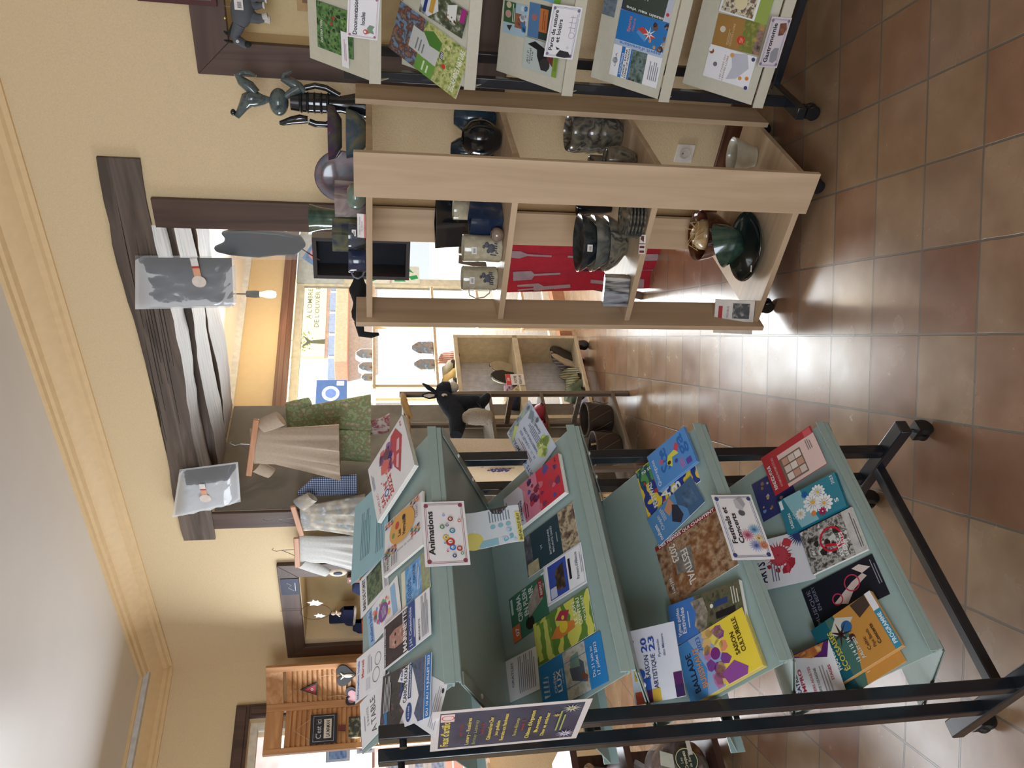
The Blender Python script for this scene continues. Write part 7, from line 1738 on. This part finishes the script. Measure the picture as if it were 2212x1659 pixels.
wposter(((846, 574), (907, 612)), 0, 'white sticker with a green round animal emblem on the street window, lower one', [('p', [(.1, .9), (.4, .98), (.9, .8), (.95, .4), (.6, .2), (.8, .6), (.4, .7), (.1, .5)], (30, 170, 100)), ('p', [(.2, .3), (.4, .4), (.5, .1), (.3, .05)], (30, 170, 100))], GRS)
# black box shelf hanging in the opening
a0, z0 = spot(FW_, 885, 498, -.45); a1_, z1 = spot(FW_, 680, 579, -.45)
z1 = max(z1, z0 + .3)
t_ = thing('black_box', 'black wooden wall box seen over and through the shelf unit', 'box', FW_.at((a0 + a1_) / 2, -.45, z0))
M_BX = mt((52, 48, 52), rough=.5); M_BX2 = mt((30, 38, 50), rough=.7)
for b, nm in (((a0, a1_, -.5, -.35, z0, z0 + .02), 'bottom_board'), ((a0, a1_, -.5, -.35, z1 - .02, z1), 'top_board'), ((a1_ - .02, a1_, -.5, -.35, z0 + .02, z1 - .02), 'side_board'), ((a0, a0 + .02, -.5, -.35, z0 + .02, z1 - .02), 'side_board')):
    g = G(); g.box(FW_, *b, M_BX); g.build(nm, t_)
g = G(); g.box(FW_, a0 + .02, a1_ - .02, -.5, -.47, z0 + .02, z1 - .02, M_BX2); g.build('back_panel', t_)
# apron hanging on a folding easel
AD = -.55
aa = [spot(FW_, x, y, AD) for x, y in ((1085, 512), (1085, 632), (1430, 622), (1430, 530))]
t_ = thing('apron', 'red apron with grey kitchen utensils print behind the shelf unit', 'apron', FW_.at((aa[0][0] + aa[1][0]) / 2, AD, aa[3][1]))
g = G()
def ap(off):
    def fn(u, v):
        a = (aa[0][0] * (1 - u) + aa[1][0] * u) * (1 - v) + (aa[3][0] * (1 - u) + aa[2][0] * u) * v
        z = (aa[0][1] * (1 - u) + aa[1][1] * u) * (1 - v) + (aa[3][1] * (1 - u) + aa[2][1] * u) * v
        return FW_.at(a, AD + off + .02 * math.sin(5 * u + 1) + .008 * math.sin(13 * u + 2 * v), z)
    return fn
g.sheet(ap(0), 20, 16, mt((176, 30, 54), rough=.8)); g.sheet(ap(-.004), 20, 16, mt((150, 26, 46), rough=.8)); g.build('cloth', t_, smooth=180)
g = G(); F_ = ap(.003)
def ut(u0, v0, k, ang, shape, mm):
    c, s_ = math.cos(ang), math.sin(ang)
    pts = {'spat': [(-.03, .0), (.03, 0), (.03, .5), (.12, .55), (.12, .9), (-.12, .9), (-.12, .55), (-.03, .5)], 'spoon': [(-.025, 0), (.025, 0), (.03, .5), (.11, .65), (.1, .9), (0, 1), (-.1, .9), (-.11, .65), (-.03, .5)], 'fork': [(-.03, 0), (.03, 0), (.03, .5), (.09, .6), (.09, 1), (.06, 1), (.04, .7), (.015, .7), (.01, 1), (-.01, 1), (-.015, .7), (-.04, .7), (-.06, 1), (-.09, 1), (-.09, .6), (-.03, .5)]}[shape]
    g.add([F_(min(.98, max(.02, u0 + k * 2.6 * (x * c - y * s_))), min(.98, max(.02, v0 + k * (x * s_ + y * c)))) for x, y in pts], [tuple(range(len(pts)))], mm)
GU = mt((170, 150, 160), rough=.8)
for i, (u0, v0, k, an, sh_) in enumerate(((.3, .30, .24, 3.1, 'spoon'), (.68, .36, .26, 3.2, 'spat'), (.92, .42, .26, 3.2, 'fork'), (.3, .4, .24, 0, 'fork'), (.6, .5, .3, .1, 'spoon'), (.85, .55, .3, -.1, 'spat'), (.3, .75, .2, .1, 'spat'), (.6, .86, .12, 0, 'fork'))): ut(u0, v0, k * 1.25, an, sh_, GU if i != 4 else mt((40, 46, 66)))
g.build('print', t_)
M_EA = wood((92, 80, 70), (112, 98, 86), 5, .6, 'Z')
t_ = thing('folding_easel', 'grey wooden folding stand behind the red apron', 'stand', FW_.at(1.1, -.75, 0))
for p0, p1 in (((.78, -.62, 0), (.98, -.66, 1.12)), ((1.38, -.62, 0), (1.18, -.66, 1.12)), ((.80, -1.0 + .12, 0), (1.02, -.70, 1.12)), ((1.36, -.88, 0), (1.14, -.70, 1.12)), ((.86, -.63, .5), (1.3, -.63, .5)), ((.9, -.65, .95), (1.26, -.65, .95))):
    g = G(); bar(g, FW_, p0, p1, .045, .02, M_EA); g.build('strut' if p0[2] else 'leg', t_, bevel=.002)
# sausages and packed goods basket on a low grey stool beyond
g = G(); f = FW_.sh(1.36, -1.2, 0)
t_ = thing('display_table', 'low grey board table with packed goods beyond the shelf unit', 'table', f.O)
g.box(f, -.25, .25, -.12, .12, .62, .65, mt((120, 122, 116))); g.build('tabletop', t_)
for x in (-.2, .2):
    for y in (-.09, .09): g = G(); g.box(f, x - .02, x + .02, y - .02, y + .02, 0, .62, mt((112, 114, 108))); g.build('leg', t_)
for i, (x, c, lb) in enumerate(((-.15, (140, 50, 60), 'dark red wrapped packet on the grey table'), (0, (150, 96, 60), 'bag of dried brown goods on the grey table'), (.14, (226, 228, 232), 'clear bag with a blue bow on the grey table'))):
    g = G(); g.ell(f.sh(x, 0, .705), .065, .05, .054, mt(c, rough=.3, var=.3, scale=40, coat=.4), 16, 10, fn=lambda x, y, z: (x * (1 + .2 * math.sin(z * 60)), y, z)); one(g, 'packed_goods', lb, 'packet', smooth=60)

# ================================================================= SHUTTERS WITH PLAQUES
ZS = 2.29
Pa, Pb, Pc = [hit(x, y, V3(0, 0, ZS), Z) for x, y in ((575, 1437), (577, 1530), (567, 1637))]
M_SHU = wood((176, 124, 78), (204, 152, 104), 5, .45, 'Z'); M_SHH = wood((176, 124, 78), (204, 152, 104), 5, .45, 'X', angle=46)
sh_t = thing('louvred_shutter', 'folding honey-coloured louvred shutter beside the side window', 'shutter', V3(Pb[0], Pb[1], .9))
FSH = []
for A, B in ((Pa, Pb), (Pb, Pc)):
    ex = B - A; w_ = np.linalg.norm(ex); ex = ex / w_; n_ = np.cross(ex, Z); n_ = n_ if n_ @ (CAM - A) > 0 else -n_
    f = Fr((A[0], A[1], 0), ex, n_, Z); FSH.append((f, w_))
    pl_ = G(); zb = .9
    for x0, x1, z0, z1 in ((.003, .04, zb, ZS), (w_ - .04, w_ - .003, zb, ZS)): pl_.box(f, x0, x1, 0, .03, z0, z1, M_SHU)
    for z0, z1 in ((ZS - .11, ZS), (zb, zb + .12), (1.56, 1.64)): pl_.box(f, .04, w_ - .04, .003, .027, z0, z1, M_SHH)
    leaf = pl_.build('leaf_frame', sh_t, bevel=.002)
    g = G(); z = zb + .13
    while z < ZS - .13:
        if z > 1.535 and z < 1.66:
            g.build('louvre_panel', sh_t, bevel=.001); g = G(); z = 1.665
        g.box(Fr(f.at(.04, .015, z), f.X, f.Y * .5 - Z * .866, f.Y * .866 + Z * .5), 0, w_ - .08, -.021, .021, -.003, .003, M_SHH)
        z += .032
    g.build('louvre_panel', sh_t, bevel=.001)
def on_leaf(k, x, y, off=.034):
    f, w_ = FSH[k]; a, z = spot(f, x, y, off); return Fr(f.at(a, off, z), -f.X if (np.cross(-f.X, Z) @ f.Y) > 0 else f.X, Z)
ZL_ = lambda x, y: (540 + x / 6.406, 1400 + y / 6.406)
def heart(f, s_, mm, t0=0, t1=.012, g=None):
    g = g or G()
    pts = [(s_ * .062 * 16 * math.sin(t) ** 3 / 1, s_ * .062 * (13 * math.cos(t) - 5 * math.cos(2 * t) - 2 * math.cos(3 * t) - math.cos(4 * t))) for t in [i * 2 * math.pi / 40 for i in range(40)]]
    g.prism(f, pts, t0, t1, mm); return g
f = on_leaf(0, *ZL_(1320, 370)); t_ = thing('heart_plaque', 'black heart plaque with a white animal face on the shutter', 'ornament', f.O)
heart(f, .075, mt((36, 36, 40), rough=.5)).build('heart', t_, bevel=.002)
g = G(); g.ell(Fr(f.at(0, -.02, .014), f.X, f.Z, f.Y), .014, .006, .034, mt((226, 218, 196)), 14, 8)
for sx in (-1, 1): g.tube([f.at(.004 * sx, .012, .014), f.at(.022 * sx, .03, .014)], [.007, .004], mt((226, 218, 196)), 8)
g.ell(Fr(f.at(0, -.045, .02), f.X, f.Z, f.Y), .004, .002, .004, mt((30, 30, 30)), 8, 6); g.build('animal_face', t_, smooth=60)
g = G(); g.tube([f.at(0, .045, .006), f.at(.01, .1, .004), f.at(0, .16, 0)], .0015, mt((196, 176, 140)), 5); g.build('string', t_)
f = on_leaf(0, *ZL_(1430, 655)); t_ = thing('heart_plaque', 'dark heart plaque with a pink heart, lower on the shutter', 'ornament', f.O)
heart(f, .07, mt((44, 40, 46))).build('heart', t_, bevel=.002); heart(f, .046, mt((176, 130, 134)), .012, .015).build('inner_heart', t_)
g = G(); g.tube([f.at(0, .04, .006), f.at(.012, .1, .004), f.at(0, .17, 0)], .0015, mt((206, 186, 150)), 5); g.build('string', t_)
f = on_leaf(0, *ZL_(850, 560)); t_ = thing('triangle_plaque', 'small red triangle plaque hanging at the top of the shutter', 'ornament', f.O)
g = G(); g.prism(f, [(-.045, -.035), (.045, -.035), (0, .07)], 0, .01, mt((50, 50, 50))); g.prism(f, [(-.034, -.028), (.034, -.028), (0, .05)], .01, .013, mt((150, 40, 44))); g.lathe(Fr(f.at(0, -.005, .013), f.X, f.Y), [(.008, 0), (.008, .001), (.005, .001), (.005, 0)], mt((200, 200, 200)), 16); g.build('plaque', t_)
g = G(); g.tube([f.at(0, .07, .004), f.at(0, .14, 0)], .0012, mt((150, 120, 90)), 5); g.build('string', t_)
f = on_leaf(1, *ZL_(1020, 1120)); t_ = thing('slate_sign', "black slate sign C'est ici LA MAMAN on the second shutter leaf", 'sign', f.O)
w_, h_ = .19, .17
g = G(); g.box(f, -w_ / 2, w_ / 2, -h_ / 2, h_ / 2, 0, .01, mt((34, 38, 48), rough=.5))
for b in ((-.082, .082, .064, .066), (-.082, .082, -.066, -.064), (-.084, -.082, -.066, .066), (.082, .084, -.066, .066)): g.box(f, *b, .01, .011, mt((190, 196, 206)))
g.text(f.sh(0, 0, .0106), "C'est ici", -.065, .06, .015, mt((206, 210, 216)), h=.034)
g.box(f, -.065, .06, -.05, -.002, .01, .012, mt((214, 208, 194))); g.text(f.sh(0, 0, .0124), 'LA MAMAN', -.055, .05, -.04, mt((60, 56, 60)), bold=True, h=.024); g.build('slate', t_)
g = G(); g.tube([f.at(-.07, h_ / 2, .005), f.at(0, h_ / 2 + .1, .003), f.at(.07, h_ / 2, .005)], .0015, mt((206, 186, 160)), 5); g.build('string', t_)
f = on_leaf(1, *ZL_(1430, 1100)); g = G(); g.box(f, -.07, .07, -.05, .03, 0, .008, mottle([(36, 44, 44), (60, 66, 60), (190, 180, 140)], 30, .5)); g.prism(f.sh(.0, .05), [(-.02, 0), (.02, 0), (.012, .05), (-.012, .05)], 0, .01, mt((104, 50, 48)))
one(g, 'small_plaque', 'dark painted plaque with a red tag below the slate sign', 'ornament', smooth=0)

# blue cards stuck on the side window pane
k = 0
for (x, y, w_, h_, lb) in ((730, 1625, .12, .16, 'bright blue striped'), (790, 1610, .10, .12, 'light blue'), (845, 1632, .10, .14, 'turquoise wave'), (880, 1622, .08, .08, 'small violet framed'), (905, 1648, .08, .08, 'violet framed lower'), (945, 1645, .14, .12, 'pale blue'), (850, 1655, .09, .1, 'blue shell')):
    a, z = spot(FS_, x, y, -.09)
    f = Fr(FS_.at(a, -.093, z), -FS_.X, Z); g = G(); g.box(f, -w_ / 2, w_ / 2, -h_ / 2, h_ / 2, 0, .001, mt((190, 214, 246))); g.box(f, -w_ * .36, w_ * .36, -h_ * .36, h_ * .36, .001, .0015, mottle([(60, 110, 210), (140, 190, 240), (90, 90, 190)], 25, .4))
    one(g, 'picture_card', lb + ' picture card stuck on the side window', 'card', smooth=0)
a, z = spot(FS_, 1125, 1640, -.09)
f = Fr(FS_.at(a, -.093, z), -FS_.X, Z); g = G(); g.box(f, -.2, .25, -.22, .22, 0, .001, mt((150, 190, 236))); g.box(f, -.2, .25, .05, .07, .001, .002, mt((236, 226, 110))); g.box(f, -.1, .1, -.18, 0, .001, .002, mottle([(120, 160, 210), (206, 206, 214)], 8, .4)); one(g, 'poster', 'large pale blue poster low on the side window', 'poster', smooth=0)
# string of white stars
g = G(); P0, P1_ = spot(FS_, 1030, 1637, -.02), spot(FS_, 1110, 1662, -.02)
t_ = thing('star_garland', 'white garland of stars across the side window', 'garland', FS_.at(P0[0], -.02, P0[1]))
g.tube([FS_.at(P0[0], -.02, P0[1]), FS_.at((P0[0] + P1_[0]) / 2, -.02, (P0[1] + P1_[1]) / 2 - .02), FS_.at(P1_[0], -.02, P1_[1])], .003, mt((240, 240, 240)), 5); g.build('string', t_)
for u in (0, .25, .5, .75, 1):
    g = G(); f = Fr(FS_.at(P0[0] + (P1_[0] - P0[0]) * u, -.018, P0[1] + (P1_[1] - P0[1]) * u - .02 * math.sin(math.pi * u)), -FS_.X, Z); g.prism(f, [((.03 if i % 2 == 0 else .012) * math.cos(i * .628), (.03 if i % 2 == 0 else .012) * math.sin(i * .628)) for i in range(10)], 0, .004, mt((244, 244, 244))); g.build('star', t_)

# ================================================================= DARK STAND AT THE LEFT WITH BOXES AND BISCUIT BAGS
Q0 = hit(1590, 1575, V3(0, 0, 0), Z)
ex = hit(1545, 1659, V3(0, 0, 0), Z) - Q0
FQ = Fr((Q0[0], Q0[1], 0), DS, -NS, Z).sh(-.05, .02, 0)
M_DK = wood((54, 34, 30), (74, 48, 42), 5, .4, 'X', angle=46)
t_ = thing('dark_stand', 'dark brown two-tier stand behind the left rack posts', 'stand', FQ.at(.4, .2, 0))
for x in (.03, .87):
    for y in (.03, .36): g = G(); g.box(FQ, x - .03, x + .03, y - .03, y + .03, 0, .74, M_DK); g.build('leg', t_, bevel=.003)
for z in (.09, .50, .74):
    g = G(); g.box(FQ, 0, .9, 0, .4, z, z + .03, M_DK); g.build('board', t_, bevel=.003)
for i in range(4):
    g = G(); f = FQ.sh(.22 + .004 * (i % 2), .1, .772 + .021 * i); g.box(f, 0, .34, 0, .2, 0, .02, mt((206, 110, 66), rough=.5)); one(g, 'orange_box', ['lowest', 'second', 'third', 'top'][i] + ' flat orange box of the pile on the dark stand', 'box', group='flat orange boxes', bevel=.002)
for i in range(2):
    g = G(); f = FQ.sh(.50, .06, .86 + .021 * i - .0); g.box(f, -.0, .2, .02, .2, 0, .02, mt((150, 160, 176), rough=.5)); one(g, 'grey_box', ['lower', 'upper'][i] + ' flat grey box stacked on the orange ones', 'box', bevel=.002)
f = FQ.sh(.28, .2, .532)
g = G(); g.lathe(f, [(1e-5, 0), (.13, 0), (.15, .05), (.16, .12), (.15, .125), (.14, .06), (.12, .015), (1e-5, .01)], M_WICK, 36, 1.2, .9); g.tube([f.at(.19 * math.cos(t * .2618), .145 * math.sin(t * .2618), .122) for t in range(25)], .014, mt((176, 140, 90), bump=.6, scale=90), 8)
one(g, 'wicker_tray', 'round dark wicker basket with a straw rim on the stand', 'basket', smooth=60)
M_CRQ = mottle([(110, 74, 52), (160, 116, 84), (84, 54, 40), (190, 150, 112)], 16, .35, coat=.3)
for i, (x, lb) in enumerate(((.15, 'bag of brown biscuits with a round dark green label'), (.45, 'second bag of brown biscuits on the stand'), (.72, 'third bag of brown biscuits at the photo edge'))):
    f = FQ.sh(x, .12, .122); t_ = thing('biscuit_bag', lb, 'bag', f.O)
    g = G(); g.ell(f.sh(0, 0, .13), .125, .085, .132, M_CRQ, 22, 14, fn=lambda x, y, z: (x * (1 + .05 * math.sin(z * 50)), y * (1 + .08 * math.sin(x * 60)), z)); g.build('biscuits', t_, smooth=60)
    g = G(); g.ell(f.sh(0, 0, .145), .132, .092, .147, film(amount=.3), 22, 14, fn=lambda x, y, z: (x, y * (1 + .1 * math.sin(x * 40)), z)); g.tube([f.at(0, 0, .28), f.at(0, 0, .33)], [.02, .05], film(amount=.3), 14); g.build('film', t_, smooth=60)
    if i == 0:
        fl = Fr(f.at(0, -.1, .13), -f.X if (np.cross(-f.X, Z) @ -f.Y) > 0 else f.X, Z)
        g = G(); g.lathe(fl, [(1e-5, 0), (.055, 0), (.055, .003), (1e-5, .003)], mt((40, 54, 50)), 32); g.lathe(fl, [(.05, .0031), (.05, .004), (.047, .004), (.047, .0031)], mt((220, 206, 150)), 32)
        g.text(fl.sh(0, 0, .0036), 'Les', -.012, .012, .018, mt((226, 216, 180)), h=.012); g.text(fl.sh(0, 0, .0036), 'Croquets', -.038, .038, .0, mt((226, 216, 180)), bold=True, h=.014); g.text(fl.sh(0, 0, .0036), 'de Berry', -.03, .03, -.02, mt((226, 216, 180)), h=.012)
        g.box(fl, .02, .1, -.035, -.015, .004, .005, mt((206, 200, 190))); g.prism(fl, [(-.03, .06), (.03, .055), (.05, .11), (-.01, .12)], -.004, -.002, mt((196, 200, 186))); g.build('label', t_)
for o in bpy.data.objects:
    if '_o' in o: del o['_o']
